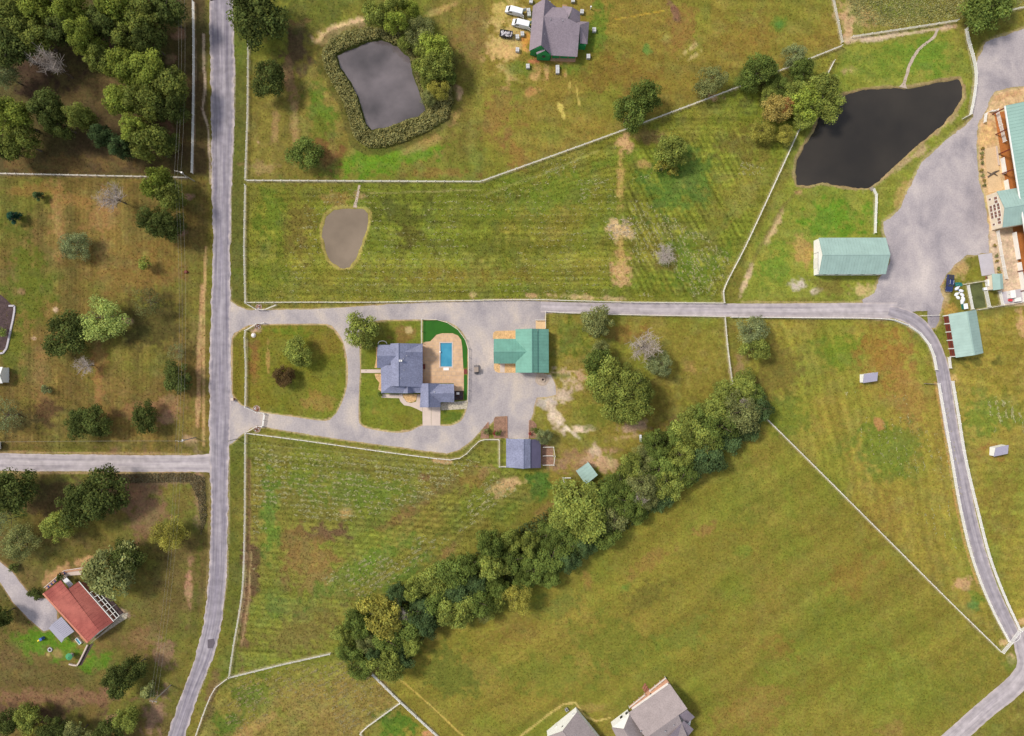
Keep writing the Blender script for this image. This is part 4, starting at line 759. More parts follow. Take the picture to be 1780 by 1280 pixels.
# ------------------------------------------------------------------ roads, drives and pavings
def ribbon(name, data, z, material, order='xyw', seed=1, jit=.5):
    """data rows -> smooth ribbon with UVs (u across, v metres along)"""
    rows = [(d[0], d[1], d[2]) if order == 'xyw' else (d[1], d[0], d[2]) for d in data]
    P = spline(rows, 3.2); mb = MB(); r = random.Random(seed); dist = 0; ja = jb = 0
    for i, p in enumerate(P):
        a = P[max(0, i - 1)]; b = P[min(len(P) - 1, i + 1)]; t = (b - a)[:2]; t /= np.linalg.norm(t); n = np.array([-t[1], t[0]])
        if i: dist += np.linalg.norm((p - P[i - 1])[:2]) * S
        ja = ja * .6 + r.uniform(-jit, jit); jb = jb * .6 + r.uniform(-jit, jit)
        e0 = p[:2] - n * (p[2] / 2 + ja); e1 = p[:2] + n * (p[2] / 2 + jb)
        b0 = p[:2] - n * p[2] / 4; b1 = p[:2] + n * p[2] / 4
        for k in range(5):
            q = (e0, b0, p[:2], b1, e1)[k]
            mb.v.append(tuple(W(q[0], q[1]) + Vector((0, 0, z)))); mb.uv.append((k / 4, dist))
        if i:
            for k in range(4):
                o = (i - 1) * 5 + k; mb.f.append((o, o + 5, o + 6, o + 1))
    # make the faces look up
    v = [Vector(mb.v[j]) for j in mb.f[0]]
    if (v[1] - v[0]).cross(v[2] - v[0]).z < 0: mb.f = [f[::-1] for f in mb.f]
    return struct(name, mb, material)
struct('driveway', MB().sheet(PW(ragged(line(DRIVE_OUT, 2.8, True), .45, 3)), .020, [PW(ragged(line(spline(ISLE_A, 6, True), 4, True), .3, 4)), PW(ragged(line(spline(ISLE_B, 6, True), 4, True), .25, 5))]), M['gravel'])
struct('gravel_yard', MB().sheet(PW(ragged(line(YARD_OUT, 2.6, True), 1.0, 6)), .020, [PW(ragged(line(YARD_ISLE, 3, True), .4, 7))]), M['yard_gravel'])
struct('house_driveway', MB().sheet(PW(ragged(line(LEFT_DRIVE, 3.5, True), .4, 8)), .020), M['yard_gravel'])
ribbon('side_road', SIDE_ROAD, .026, M['lane'], 'xyw', 2)
ribbon('lane', EAST_LANE, .026, M['lane'], 'xyw', 3, .2)
ribbon('farm_track', TRACK, .032, M['track'], 'xyw', 4, .3)
ribbon('back_road', BACK_ROAD, .038, M['lane'], 'xyw', 5, .4)
ribbon('main_road', MAIN_ROAD, .044, M['road'], 'yxw', 6, 1.0)
M['patch'] = mat('asphalt_patch', C(104, 96, 104), .9, .15, 1, .1)
struct('road_patch', MB().sheet(PW([(361, 1112), (372, 1110), (374, 1118), (370, 1127), (361, 1127)]), .050), M['patch'])
ribbon('stone_path', [(1631, 50, 5), (1622, 66, 5), (1606, 79, 5), (1593, 92, 5), (1583, 110, 5), (1577, 128, 5), (1572, 145, 6.5), (1570, 153, 16)], .03, M['stone'], 'xyw', 8, .6)
ribbon('dry_ditch', [(625, 322, 4), (622, 338, 4.5), (619, 350, 5), (617, 361, 7)], .02, M['stone'], 'xyw', 9, .5)
# ------------------------------------------------------------------ fences
post_mesh = {}
def fence(pts, rails, hgt, label, cat='fence', spacing=2.7):
    big = rails >= 4; fm = M['fence_bright' if big else 'fence']
    Pw = [W(p[0], p[1]) for p in pts]
    root = thing('rail_fence', label, cat, Pw[0])
    dense = [Vector((*q, 0)) for q in line([p[:2] for p in Pw], spacing * .999)] if len(pts) < 4 else [Vector((*q[:2], 0)) for q in spline([p[:2] for p in Pw], spacing)]
    key = (round(hgt, 2), big)
    if key not in post_mesh:
        mb = MB().box((0, 0, hgt / 2 + .04), (.14, .14, hgt + .08)).box((0, 0, hgt + .11), (.19, .19, .06))
        post_mesh[key] = mb.mesh('fence_post'); post_mesh[key].materials.append(fm)
    for i, q in enumerate(dense):
        o = obj('post', post_mesh[key], None, root); o.location = q - Pw[0]
        d = dense[min(i + 1, len(dense) - 1)] - dense[max(i - 1, 0)]; o.rotation_euler.z = math.atan2(d.y, d.x)
    for r in range(rails):
        z = hgt * (r + 1) / rails - .08; mb = MB()
        for a, b in zip(dense[:-1], dense[1:]):
            d = b - a; mb.box((a + b) / 2 + Vector((0, 0, z)), (d.length - .001, .085 if big else .055, .13 if big else .13), math.atan2(d.y, d.x))
        mb.build('rail', fm, root)
    return root
for f_ in FENCES: fence(*f_)

# gate leaves
def gate(a, b, hgt, label, arched=False):
    A, B = W(*a), W(*b); root = thing('farm_gate', label, 'gate', A); d = B - A; ang = math.atan2(d.y, d.x)
    for z in (.25, .6, .95, 1.3):
        up = .0
        MB().box((A + B) / 2 + Vector((0, 0, z)), (d.length, .08, .10), ang).build('rail', M['white'], root)
    for q in (A, (A + B) / 2, B): MB().box(q + Vector((0, 0, .75)), (.16, .16, 1.5)).build('post', M['white'], root)
    if arched:
        mb = MB()
        for i in range(10):
            t0, t1 = i / 10, (i + 1) / 10
            mb.tube(A.lerp(B, t0) + Vector((0, 0, 1.3 + 1.1 * math.sin(math.pi * t0))), A.lerp(B, t1) + Vector((0, 0, 1.3 + 1.1 * math.sin(math.pi * t1))), .06, n=5)
        mb.build('arch_rail', M['white'], root)
    return root
gate((461, 720), (458, 741), 1.4, 'white farm gate closed across the lower driveway mouth')
gate((1755, 1115), (1769, 1096), 1.4, 'white arched farm gate across the farm track', True)
MB_g = gate((1606, 667), (1622, 667.5), 1.2, 'dull grey gate leaf swung open beside the farm track')
for c_ in MB_g.children: c_.data.materials.clear(); c_.data.materials.append(M['greywood'])

# ------------------------------------------------------------------ building helpers
def xy(v): return Vector((v[0], v[1], 0))
def roof_polys(root, polys, material, t=.16, name='roof'):
    mb = MB()
    for p in polys: mb.slab(p, t)
    return mb.build(name, material, root)
def seams(parent, quads, material, gap=.9):
    """standing seams of a metal roof: quads are ridge a,b then eave b,a"""
    mb = MB()
    for a, b, c, d in quads:
        a, b, c, d = Vector(a), Vector(b), Vector(c), Vector(d); n = max(2, int((b - a).length / gap))
        for i in range(n + 1):
            p = a.lerp(b, i / n) + Vector((0, 0, .02)); q = d.lerp(c, i / n) + Vector((0, 0, .02))
            e = (b - a).normalized() * .035; up = Vector((0, 0, .05))
            mb.add([p - e, p + e, q + e, q - e, p - e + up, p + e + up, q + e + up, q - e + up], [(0, 1, 2, 3), (7, 6, 5, 4), (0, 4, 5, 1), (1, 5, 6, 2), (2, 6, 7, 3), (3, 7, 4, 0)])
    return mb.build('standing_seam', material, parent)
def gable(root, a, b, wl, wr, hr, el, er, roofm, wallm, oh=.4, t=.16, seam=0, cap=True):
    """gable body: ridge from a to b (plan points), half widths left and right"""
    a, b = xy(a), xy(b); u = (b - a).normalized(); n = Vector((-u.y, u.x, 0)); L = (b - a).length
    z = lambda p, h: Vector((p.x, p.y, h))
    ql = [z(a, hr), z(b, hr), z(b + n * wl, el), z(a + n * wl, el)]; qr = [z(a, hr), z(b, hr), z(b - n * wr, er), z(a - n * wr, er)]
    roof = roof_polys(root, [ql, qr], roofm, t)
    if seam: seams(roof, [ql, qr], roofm, seam)
    if cap: MB().box((a + b) / 2 + Vector((0, 0, hr + .03)), (L + .02, .3, .09), math.atan2(u.y, u.x)).build('ridge_cap', roofm, roof)
    A = a + u * oh; B = b - u * oh; l = wl - oh; r = wr - oh
    hl = el + (hr - el) * oh / wl - t - .03; hR = er + (hr - er) * oh / wr - t - .03; hp = hr - t - .03
    prof = [(-r, 0), (l, 0), (l, hl), (0, hp), (-r, hR)]
    vs = [A + n * p[0] + Vector((0, 0, p[1])) for p in prof] + [B + n * p[0] + Vector((0, 0, p[1])) for p in prof]
    fs = [(0, 1, 2, 3, 4), (9, 8, 7, 6, 5)] + [(i, 5 + i, 5 + (i + 1) % 5, (i + 1) % 5) for i in range(5)]
    wall = MB().add(vs, fs).build('wall', wallm, root)
    return dict(root=root, A=A, B=B, u=u, n=n, l=l, r=r, L=(B - A).length, hl=hl, hr=hR, hp=hp, wall=wall)
def on_wall(fr, side, s, z):
    """point, outward normal and tangent on a wall; s from 0..1 along it"""
    u, n = fr['u'], fr['n']
    if side == 'L': return fr['A'] + u * fr['L'] * s + n * fr['l'] + Vector((0, 0, z)), n, u
    if side == 'R': return fr['A'] + u * fr['L'] * s - n * fr['r'] + Vector((0, 0, z)), -n, u
    w = fr['l'] + fr['r']; off = n * (-fr['r'] + w * s)
    if side == 'A': return fr['A'] + off + Vector((0, 0, z)), -u, n
    return fr['B'] + off + Vector((0, 0, z)), u, n
def window(fr, side, s, z, w, h, frm='white', pane='glass', name='window'):
    p, nn, tt = on_wall(fr, side, s, z); ang = math.atan2(tt.y, tt.x)
    f = MB().box(p + nn * .02, (w + .2, .08, h + .2), ang).build(name, M[frm], fr['root'])
    MB().box(p + nn * .05, (w, .06, h), ang).build('pane', M[pane], f)
    return f
def door(fr, side, s, w=1.0, h=2.1, m='white', name='door'):
    p, nn, tt = on_wall(fr, side, s, h / 2); ang = math.atan2(tt.y, tt.x)
    d = MB().box(p + nn * .03, (w, .10, h), ang).build(name, M[m], fr['root'])
    MB().box(p + nn * .12 + tt * w * .38, (.06, .12, .12), ang).build('handle', M['steel'], d)
    return d
def inset(poly, k):
    c = sum((xy(p) for p in poly), Vector((0, 0, 0))) / len(poly)
    return [xy(p) + (c - xy(p)).normalized() * k for p in poly]
def body(root, eave_pts, h, material, k=.6, name='wall'):
    return MB().prism([(p.x, p.y) for p in inset(eave_pts, k)], 0, h).build(name, material, root)
def vent(root, p, r=.12, h=.5): return MB().tube(p, Vector(p) + Vector((0, 0, h)), r, n=8).build('roof_vent', M['steel'], root)

# ------------------------------------------------------------------ main house with pool garden
Zh = ZF(640, 550, 6.4)
house = thing('house', 'blue grey shingled house with many gables beside the swimming pool', 'house', xy(Zh(370, 560)))
roof_polys(house, [
  [Zh(338, 300, 7.2), Zh(340, 778, 7.2), Zh(256, 778, 5.0), Zh(248, 304, 5.0)],
  [Zh(338, 300, 7.2), Zh(340, 778, 7.2), Zh(606, 790, 3.2), Zh(606, 306, 3.2)],
], M['blue_shingle'])
roof_polys(house, [[Zh(262, 545, 4.75), Zh(262, 768, 4.75), Zh(146, 856, 2.9), Zh(140, 545, 2.9)],
  [Zh(262, 768, 4.75), Zh(410, 768, 4.75), Zh(400, 857, 2.9), Zh(146, 856, 2.9)]], M['blue_shingle'], name='porch_roof')
roof_polys(house, [[Zh(97, 440, 6.6), Zh(332, 440, 6.6), Zh(332, 318, 4.5), Zh(108, 318, 4.5)], [Zh(97, 440, 6.6), Zh(332, 440, 6.6), Zh(332, 576, 3.0), Zh(98, 576, 3.0)]], M['blue_shingle'], name='west_gable_roof')
roof_polys(house, [[Zh(380, 398, 6.3), Zh(604, 398, 6.3), Zh(604, 305, 3.3), Zh(380, 305, 3.3)], [Zh(380, 398, 6.3), Zh(604, 398, 6.3), Zh(604, 500, 3.3), Zh(380, 500, 3.3)]], M['blue_shingle'], name='east_gable_roof')
roof_polys(house, [[Zh(438, 720, 5.6), Zh(440, 857, 5.6), Zh(388, 857, 3.0), Zh(388, 720, 3.0)], [Zh(438, 720, 5.6), Zh(440, 857, 5.6), Zh(502, 857, 3.0), Zh(502, 720, 3.0)]], M['blue_shingle'], name='south_gable_roof')
roof_polys(house, [[Zh(440, 738, 5.3), Zh(604, 752, 3.6), Zh(588, 852, 2.9), Zh(502, 852, 2.9)]], M['blue_shingle'], name='south_hip_roof')
MB().tube(Zh(338, 300, 7.24), Zh(340, 778, 7.24), .13, n=5).build('ridge_cap', M['blue_shingle'], house)
MB().prism([xy(Zh(x, y, 3)) for x, y in ((165, 335), (595, 325), (595, 770), (395, 770), (395, 750), (165, 750))], 0, 2.85).build('wall', M['brick'], house)
MB().prism([xy(Zh(x, y, 3)) for x, y in ((112, 335), (300, 335), (300, 560), (112, 560))], 0, 2.82).build('wall', M['brick'], house)
for q in ((112, 440, 6.3, 335, 560), ):
    MB().add([Zh(112, 335, 2.8), Zh(112, 560, 2.8), Zh(112, 440, 6.3), Zh(120, 335, 2.8), Zh(120, 560, 2.8), Zh(120, 440, 6.3)], [(0, 1, 2), (5, 4, 3), (0, 3, 4, 1), (1, 4, 5, 2), (2, 5, 3, 0)]).build('gable_wall', M['white_wall'], house)
MB().add([Zh(590, 320, 3), Zh(590, 485, 3), Zh(590, 398, 6.0), Zh(582, 320, 3), Zh(582, 485, 3), Zh(582, 398, 6.0)], [(0, 1, 2), (5, 4, 3), (0, 3, 4, 1), (1, 4, 5, 2), (2, 5, 3, 0)]).build('gable_wall', M['white_wall'], house)
MB().add([Zh(255, 318, 2.8), Zh(560, 318, 2.8), Zh(560, 318, 3.6), Zh(338, 318, 6.9), Zh(255, 318, 4.7), Zh(255, 326, 2.8), Zh(560, 326, 2.8), Zh(560, 326, 3.6), Zh(338, 326, 6.9), Zh(255, 326, 4.7)], [(0, 1, 2, 3, 4), (9, 8, 7, 6, 5), (0, 5, 6, 1), (1, 6, 7, 2), (2, 7, 8, 3), (3, 8, 9, 4), (4, 9, 5, 0)]).build('gable_wall', M['white_wall'], house)
MB().box(Zh(362, 495, 7.15), (.9, .55, 1.0)).build('chimney', M['white'], house)
MB().box(Zh(352, 495, 7.72), (.4, .7, .12)).build('chimney_cap', M['steel'], house)
for x, y, h in ((362, 690, 6.95), (430, 440, 6.1), (400, 600, 6.2), (392, 470, 6.35)): vent(house, Zh(x, y, h), .1, .35)
for i, y in enumerate((470, 540, 610, 690)):   # windows and doors on the pool side
    p = xy(Zh(596, y, 3)) + Vector((.02, 0, 1.5)); f = MB().box(p, (.12, 1.3, 1.5)).build('window', M['white'], house); MB().box(p + Vector((.06, 0, 0)), (.06, 1.1, 1.3)).build('pane', M['glass'], f)
for x, y in ((180, 830), (260, 835), (340, 840)): MB().tube(xy(Zh(x, y, 2.9)) + Vector((0, 0, .06)), xy(Zh(x, y, 2.9)) + Vector((0, 0, 2.9)), .12, n=8).build('porch_post', M['white'], house)
MB().box(xy(Zh(165, 600, 3)) + Vector((-.02, 0, 1.1)), (.1, 1.1, 2.2)).build('door', M['redwood'], house)

garage = thing('garage', 'blue grey shingled garage wing between the pool and the concrete apron', 'garage', xy(Zh(700, 880)))
roof_polys(garage, [[Zh(668, 746, 6.0), Zh(672, 1014, 6.0), Zh(574, 1014, 3.2), Zh(590, 748, 3.2)], [Zh(668, 746, 6.0), Zh(672, 1014, 6.0), Zh(806, 1012, 3.0), Zh(800, 748, 3.0)]], M['blue_shingle'])
roof_polys(garage, [[Zh(676, 858, 5.7), Zh(957, 858, 5.7), Zh(953, 752, 3.1), Zh(676, 752, 3.1)], [Zh(676, 858, 5.7), Zh(957, 858, 5.7), Zh(957, 957, 3.1), Zh(676, 957, 3.1)]], M['blue_shingle'], name='wing_roof')
MB().tube(Zh(668, 746, 6.04), Zh(672, 1014, 6.04), .12, n=5).build('ridge_cap', M['blue_shingle'], garage)
MB().prism([xy(Zh(x, y, 3)) for x, y in ((600, 765), (785, 765), (785, 1000), (590, 1000))], 0, 2.9).build('wall', M['brick'], garage)
MB().prism([xy(Zh(x, y, 3)) for x, y in ((780, 768), (942, 768), (942, 940), (780, 940))], 0, 2.92).build('wall', M['brick'], garage)
MB().add([Zh(942, 768, 2.9), Zh(942, 940, 2.9), Zh(942, 858, 5.4), Zh(934, 768, 2.9), Zh(934, 940, 2.9), Zh(934, 858, 5.4)], [(0, 1, 2), (5, 4, 3), (0, 3, 4, 1), (1, 4, 5, 2), (2, 5, 3, 0)]).build('gable_wall', M['white_wall'], garage)
MB().add([Zh(592, 998, 2.9), Zh(786, 998, 2.9), Zh(670, 998, 5.7), Zh(592, 990, 2.9), Zh(786, 990, 2.9), Zh(670, 990, 5.7)], [(0, 1, 2), (5, 4, 3), (0, 3, 4, 1), (1, 4, 5, 2), (2, 5, 3, 0)]).build('gable_wall', M['white_wall'], garage)
gp = xy(Zh(690, 1001, 3)); gd = MB().box(gp + Vector((0, -.02, 1.2)), (4.6, .1, 2.4)).build('garage_door', M['white'], garage)
for k in range(3): MB().box(gp + Vector((0, -.09, .5 + .6 * k)), (4.4, .05, .5)).build('door_panel', M['white_wall'], gd)
vent(garage, Zh(738, 842, 5.2), .16, .5)

struct('patio', MB().sheet([xy(Zh(x, y)) for x, y in ((606, 300), (640, 284), (690, 280), (720, 250), (760, 207), (820, 190), (940, 190), (1000, 216), (1034, 262), (1046, 340), (1058, 570), (1064, 600), (1064, 830), (955, 830), (955, 745), (606, 745))], .06, [[xy(W(x, y)) for x, y in POOL]]), M['patio'])
struct('synthetic_lawn', MB().sheet([xy(Zh(x, y)) for x, y in ((612, 48), (760, 44), (880, 76), (1000, 156), (1080, 264), (1103, 360), (1100, 572), (1060, 572), (1048, 340), (1036, 260), (1001, 213), (941, 187), (819, 187), (758, 204), (717, 248), (688, 277), (612, 288))], .05), M['turf_green'])
struct('synthetic_lawn', MB().sheet([xy(Zh(x, y)) for x, y in ((1067, 655), (1100, 655), (1098, 930), (1067, 930))], .05), M['turf_green'])
struct('brick_threshold', MB().prism([xy(Zh(x, y)) for x, y in ((1066, 590), (1102, 590), (1102, 642), (1066, 642))], 0, .07), M['red_steel'])
struct('garage_apron', MB().prism([xy(Zh(x, y)) for x, y in ((604, 1003), (700, 1003), (700, 1216), (606, 1216))], 0, .055), M['concrete'])
struct('garage_apron', MB().prism([xy(Zh(x, y)) for x, y in ((703, 1003), (804, 1003), (802, 1216), (703, 1216))], 0, .055), M['concrete'])
struct('front_walk', MB().prism([xy(Zh(x, y)) for x, y in ((-80, 592), (150, 592), (150, 630), (-80, 630))], 0, .05), M['concrete'])
struct('garden_path', MB().sheet([xy(Zh(x, y)) for x, y in ((150, 868), (335, 872), (380, 862), (390, 905), (430, 955), (480, 965), (535, 950), (548, 870), (590, 870), (575, 1010), (602, 1012), (602, 1062), (540, 1030), (470, 1002), (400, 990), (360, 950), (345, 912), (150, 905))], .05), M['concrete'])
struct('planting_bed', MB().sheet([xy(Zh(x, y)) for x, y in ((385, 868), (545, 868), (535, 930), (500, 958), (440, 958), (400, 920))], .04), M['tan_bed'])
struct('rock_bed', MB().sheet([xy(Zh(x, y)) for x, y in ((810, 968), (1100, 938), (1102, 1030), (812, 1046))], .045), M['river_rock'])
struct('planting_bed', MB().sheet([xy(Zh(x, y)) for x, y in ((72, 640), (150, 640), (150, 840), (112, 815), (125, 740), (85, 690))], .04), M['tan_bed'])
struct('planting_bed', MB().sheet([xy(Zh(x, y)) for x, y in ((85, 345), (112, 340), (112, 575), (70, 575), (90, 470))], .04), M['tan_bed'])
struct('grill_terrace', MB().sheet([xy(Zh(x, y)) for x, y in ((958, 832), (1060, 832), (1060, 932), (958, 936))], .05), M['dark_mulch'])

pool = thing('swimming_pool', 'rectangular blue swimming pool set in the tan patio', 'pool', W(775.5, 617))
pw = [xy(W(x, y)) for x, y in POOL]; px0, py0 = pw[3].x, pw[3].y; px1, py1 = pw[1].x, pw[1].y
mb = MB()
mb.add([(px0, py0, -1.9), (px1, py0, -1.9), (px1, py1, -1.9), (px0, py1, -1.9), (px0, py0, .05), (px1, py0, .05), (px1, py1, .05), (px0, py1, .05)], [(0, 1, 2, 3), (0, 4, 5, 1), (1, 5, 6, 2), (2, 6, 7, 3), (3, 7, 4, 0)])
M['pool_shell'] = mat('pool_shell', C(96, 176, 200), .5, .05)
mb.build('basin', M['pool_shell'], pool)
MB().sheet([(px0, py0), (px1, py0), (px1, py1), (px0, py1)], -.14).build('water_surface', M['pool_water'], pool)
mb = MB(); cw = .32
mb.box(((px0 + px1) / 2, py1 + cw / 2, .09), (px1 - px0 + 2 * cw, cw, .1)).box(((px0 + px1) / 2, py0 - cw / 2, .09), (px1 - px0 + 2 * cw, cw, .1)).box((px0 - cw / 2, (py0 + py1) / 2, .09), (cw, py1 - py0, .1)).box((px1 + cw / 2, (py0 + py1) / 2, .09), (cw, py1 - py0, .1))
mb.build('coping', M['concrete'], pool)
MB().box(((px0 + px1) / 2, py0 - .75, .13), (1.7, .85, .14)).build('entry_step', M['white'], pool)
MB().box((px0 - .1, py1 - 2.8, .3), (.5, .4, .3)).build('skimmer', M['white'], pool)

# patio furniture and small things round the house
def chair(name, p, rz, label, m='greywood', group=None):
    r = thing(name, label, 'chair', p, group); r.rotation_euler.z = rz; ORG[r.name] = Vector((0, 0, 0))
    MB().box((0, 0, .42), (.6, .6, .08)).build('seat', M[m], r); MB().box((-.28, 0, .72), (.08, .6, .6)).build('backrest', M[m], r)
    for sx in (-1, 1):
        for sy in (-1, 1): MB().box((.25 * sx, .25 * sy, .19), (.06, .06, .38)).build('leg', M[m], r)
    return r
tb = thing('patio_table', 'low white table on the dark grill terrace', 'table', xy(Zh(1000, 858)) + Vector((0, 0, .05)))
ORG[tb.name] = Vector((0, 0, 0)); MB().box((0, 0, .6), (.9, .7, .06)).build('tabletop', M['white'], tb); [MB().box((x, y, .28), (.08, .08, .57)).build('leg', M['white'], tb) for x in (-.38, .38) for y in (-.28, .28)]
for k, (x, y, rz) in enumerate(((980, 905, .4), (1030, 895, 2.6))): chair('patio_chair', xy(Zh(x, y)) + Vector((0, 0, .05)), rz, ('left' if k == 0 else 'right') + ' one of two dark chairs on the grill terrace', 'dark')
gr = thing('bench', 'small red bench against the pool side wall of the house', 'bench', xy(Zh(628, 560)) + Vector((0, 0, .06))); ORG[gr.name] = Vector((0, 0, 0))
MB().box((0, 0, .45), (.5, 1.5, .08)).build('seat', M['red_steel'], gr); MB().box((-.25, 0, .75), (.07, 1.5, .6)).build('backrest', M['red_steel'], gr); [MB().box((0, y, .2), (.45, .07, .4)).build('leg', M['red_steel'], gr) for y in (-.65, .65)]
arch = thing('garden_arch', 'curved white garden hoop at the north west corner of the house', 'arch', xy(Zh(160, 300)))
mb = MB()
for i in range(12):
    t0, t1 = math.pi * i / 12, math.pi * (i + 1) / 12
    mb.tube(xy(Zh(160 + 48 * math.cos(t0), 306 - 30 * math.sin(t0))) + Vector((0, 0, .3)), xy(Zh(160 + 48 * math.cos(t1), 306 - 30 * math.sin(t1))) + Vector((0, 0, .3)), .12, n=5)
mb.build('hoop', M['white'], arch)
for x in (112, 208): MB().tube(xy(Zh(x, 306)), xy(Zh(x, 306)) + Vector((0, 0, .3)), .12, n=6).build('foot', M['white'], arch)

# ------------------------------------------------------------------ green workshop
Zw = ZF(830, 540, 9.14)
ws = thing('workshop', 'green metal roofed workshop with a west wing beside the gravel yard', 'barn', xy(Zw(800, 640)))
ra, rb = xy(Zw(862, 289, 7.0)), xy(Zw(864, 986, 7.0))
f = gable(ws, rb, ra, abs(ra.x - Zw(603, 0, 3.5).x), abs(Zw(955, 0, 5.7).x - ra.x), 7.0, 3.5, 5.7, M['green_roof'], M['cream_wall'], .3, seam=.9)
q = [Zw(957, 292, 5.35), Zw(957, 986, 5.35), Zw(1133, 988, 3.7), Zw(1131, 297, 3.7)]
lr = roof_polys(ws, [q], M['green_roof'], name='lean_to_roof'); seams(lr, [q], M['green_roof'])
MB().prism([xy(Zw(x, y, 4)) for x, y in ((940, 312), (1112, 312), (1112, 972), (940, 972))], 0, 3.5).build('lean_to_wall', M['cream_wall'], ws)
wa, wb = xy(Zw(258, 648, 5.9)), xy(Zw(800, 648, 5.9))
f2 = gable(ws, wa, wb, abs(Zw(0, 450, 3.3).y - wa.y), abs(Zw(0, 843, 3.3).y - wa.y), 5.9, 3.3, 3.3, M['green_roof'], M['cream_wall'], .3, seam=.9)
for s in (.25, .75): door(f2, 'A', s, 3.0, 2.9, 'white', 'garage_door')
for s in (.2, .5): window(f2, 'L', s, 1.6, 1.0, 1.1); window(f2, 'R', s, 1.6, 1.0, 1.1)
door(f, 'B', .45, 1.0); window(f, 'B', .25, 1.7, 1.0, 1.0)
struct('stone_bed', MB().sheet([xy(Zw(x, y)) for x, y in ((245, 400), (255, 350), (290, 325), (604, 318), (604, 455), (245, 455))], .035), M['tan_bed'])
struct('stone_bed', MB().sheet([xy(Zw(x, y)) for x, y in ((262, 840), (604, 840), (604, 990), (340, 990), (285, 970), (262, 930))], .035), M['tan_bed'])
struct('workshop_path', MB().prism([xy(Zw(x, y)) for x, y in ((358, 842), (432, 842), (432, 985), (358, 985))], 0, .05), M['concrete'])
struct('pen_floor', MB().sheet([xy(Zw(x, y)) for x, y in ((925, 150), (1082, 150), (1082, 296), (925, 296))], .04), M['sand'])
pen = thing('pen_hurdle', 'short white hurdle closing the sandy pen behind the green workshop', 'fence', xy(Zw(925, 155)))
for z in (.4, .8, 1.2): MB().box((xy(Zw(925, 155)) + xy(Zw(1080, 155))) / 2 + Vector((0, 0, z)), ((xy(Zw(1080, 155)) - xy(Zw(925, 155))).length, .08, .14)).build('rail', M['white'], pen)
for x in (925, 1075): MB().box(xy(Zw(x, 155)) + Vector((0, 0, .65)), (.15, .15, 1.3)).build('post', M['white'], pen)
for nm, xs, lab in (('flower_bush', ((290, 375), (262, 415)), 'north'), ): pass
fp = thing('fire_pit', 'round stone fire pit behind the green workshop', 'fire pit', xy(Zw(1038, 1098)))
MB().ring(xy(Zw(1038, 1098)), .35, .8, 0, .4).build('stone_ring', M['stone'], fp); MB().sheet([xy(Zw(1038, 1098)) + Vector((.45 * math.cos(t), .45 * math.sin(t), 0)) for t in np.linspace(0, 6.28, 12, False)], .12).build('ash', M['dark_mulch'], fp)
struct('fire_pit_terrace', MB().sheet(ragged([(xy(Zw(1030 + 110 * math.cos(t), 1095 + 100 * math.sin(t))).x, xy(Zw(1030 + 110 * math.cos(t), 1095 + 100 * math.sin(t))).y) for t in np.linspace(0, 6.28, 30, False)], .12, 5), .035), M['stone'])

# ------------------------------------------------------------------ grey roofed stable
Zs = ZF(830, 710, 8.09)
st = thing('stable', 'small stable with blue grey shingled roof and lean-to beside the driveway end', 'stable', xy(Zs(640, 630)))
ra, rb = xy(Zs(645, 436, 5.5)), xy(Zs(645, 849, 5.5))
f = gable(st, rb, ra, ra.x - Zs(403, 0, 2.8).x, Zs(745, 0, 4.3).x - ra.x, 5.5, 2.8, 4.3, M['blue_shingle'], M['white_wall'], .35)
roof_polys(st, [[Zs(747, 438, 3.95), Zs(747, 843, 3.95), Zs(892, 838, 2.6), Zs(890, 432, 2.6)]], M['dark_roof'], name='lean_to_roof')
MB().prism([xy(Zs(x, y, 3)) for x, y in ((735, 450), (872, 450), (872, 822), (735, 822))], 0, 2.5).build('lean_to_wall', M['white_wall'], st)
door(f, 'B', .35, 2.4, 2.6, 'white', 'sliding_door'); window(f, 'L', .3, 1.6, .9, .9); window(f, 'L', .7, 1.6, .9, .9); door(f, 'A', .5, 1.2, 2.2)
struct('flower_bed', MB().prism([xy(Zs(x, y)) for x, y in ((230, 150), (250, 120), (412, 112), (412, 420), (228, 420))], 0, .08), M['mulch'])
struct('flower_bed', MB().prism([xy(Zs(x, y)) for x, y in ((735, 165), (790, 180), (828, 225), (850, 420), (728, 420))], 0, .08), M['mulch'])
struct('flower_bed', MB().prism([xy(Zs(x, y)) for x, y in ((60, 300), (150, 190), (150, 425), (40, 425))], 0, .06), M['mulch'])
for pts, lab in ((((152, 195), (152, 425)), 'leftmost timber bed edging above the grey roofed stable'), (((415, 112), (418, 422)), 'middle timber bed edging above the grey roofed stable'), (((728, 165), (724, 422)), 'rightmost timber bed edging above the grey roofed stable')):
    a, b = xy(Zs(*pts[0])), xy(Zs(*pts[1])); d = b - a
    tag(MB().box((a + b) / 2 + Vector((0, 0, .15)), (d.length, .16, .3), math.atan2(d.y, d.x)).build('bed_edging', M['wood']), lab, 'edging')
struct('pen_floor', MB().sheet([xy(Zs(x, y)) for x, y in ((900, 500), (1060, 545), (1068, 790), (900, 800))], .03), M['mulch'])

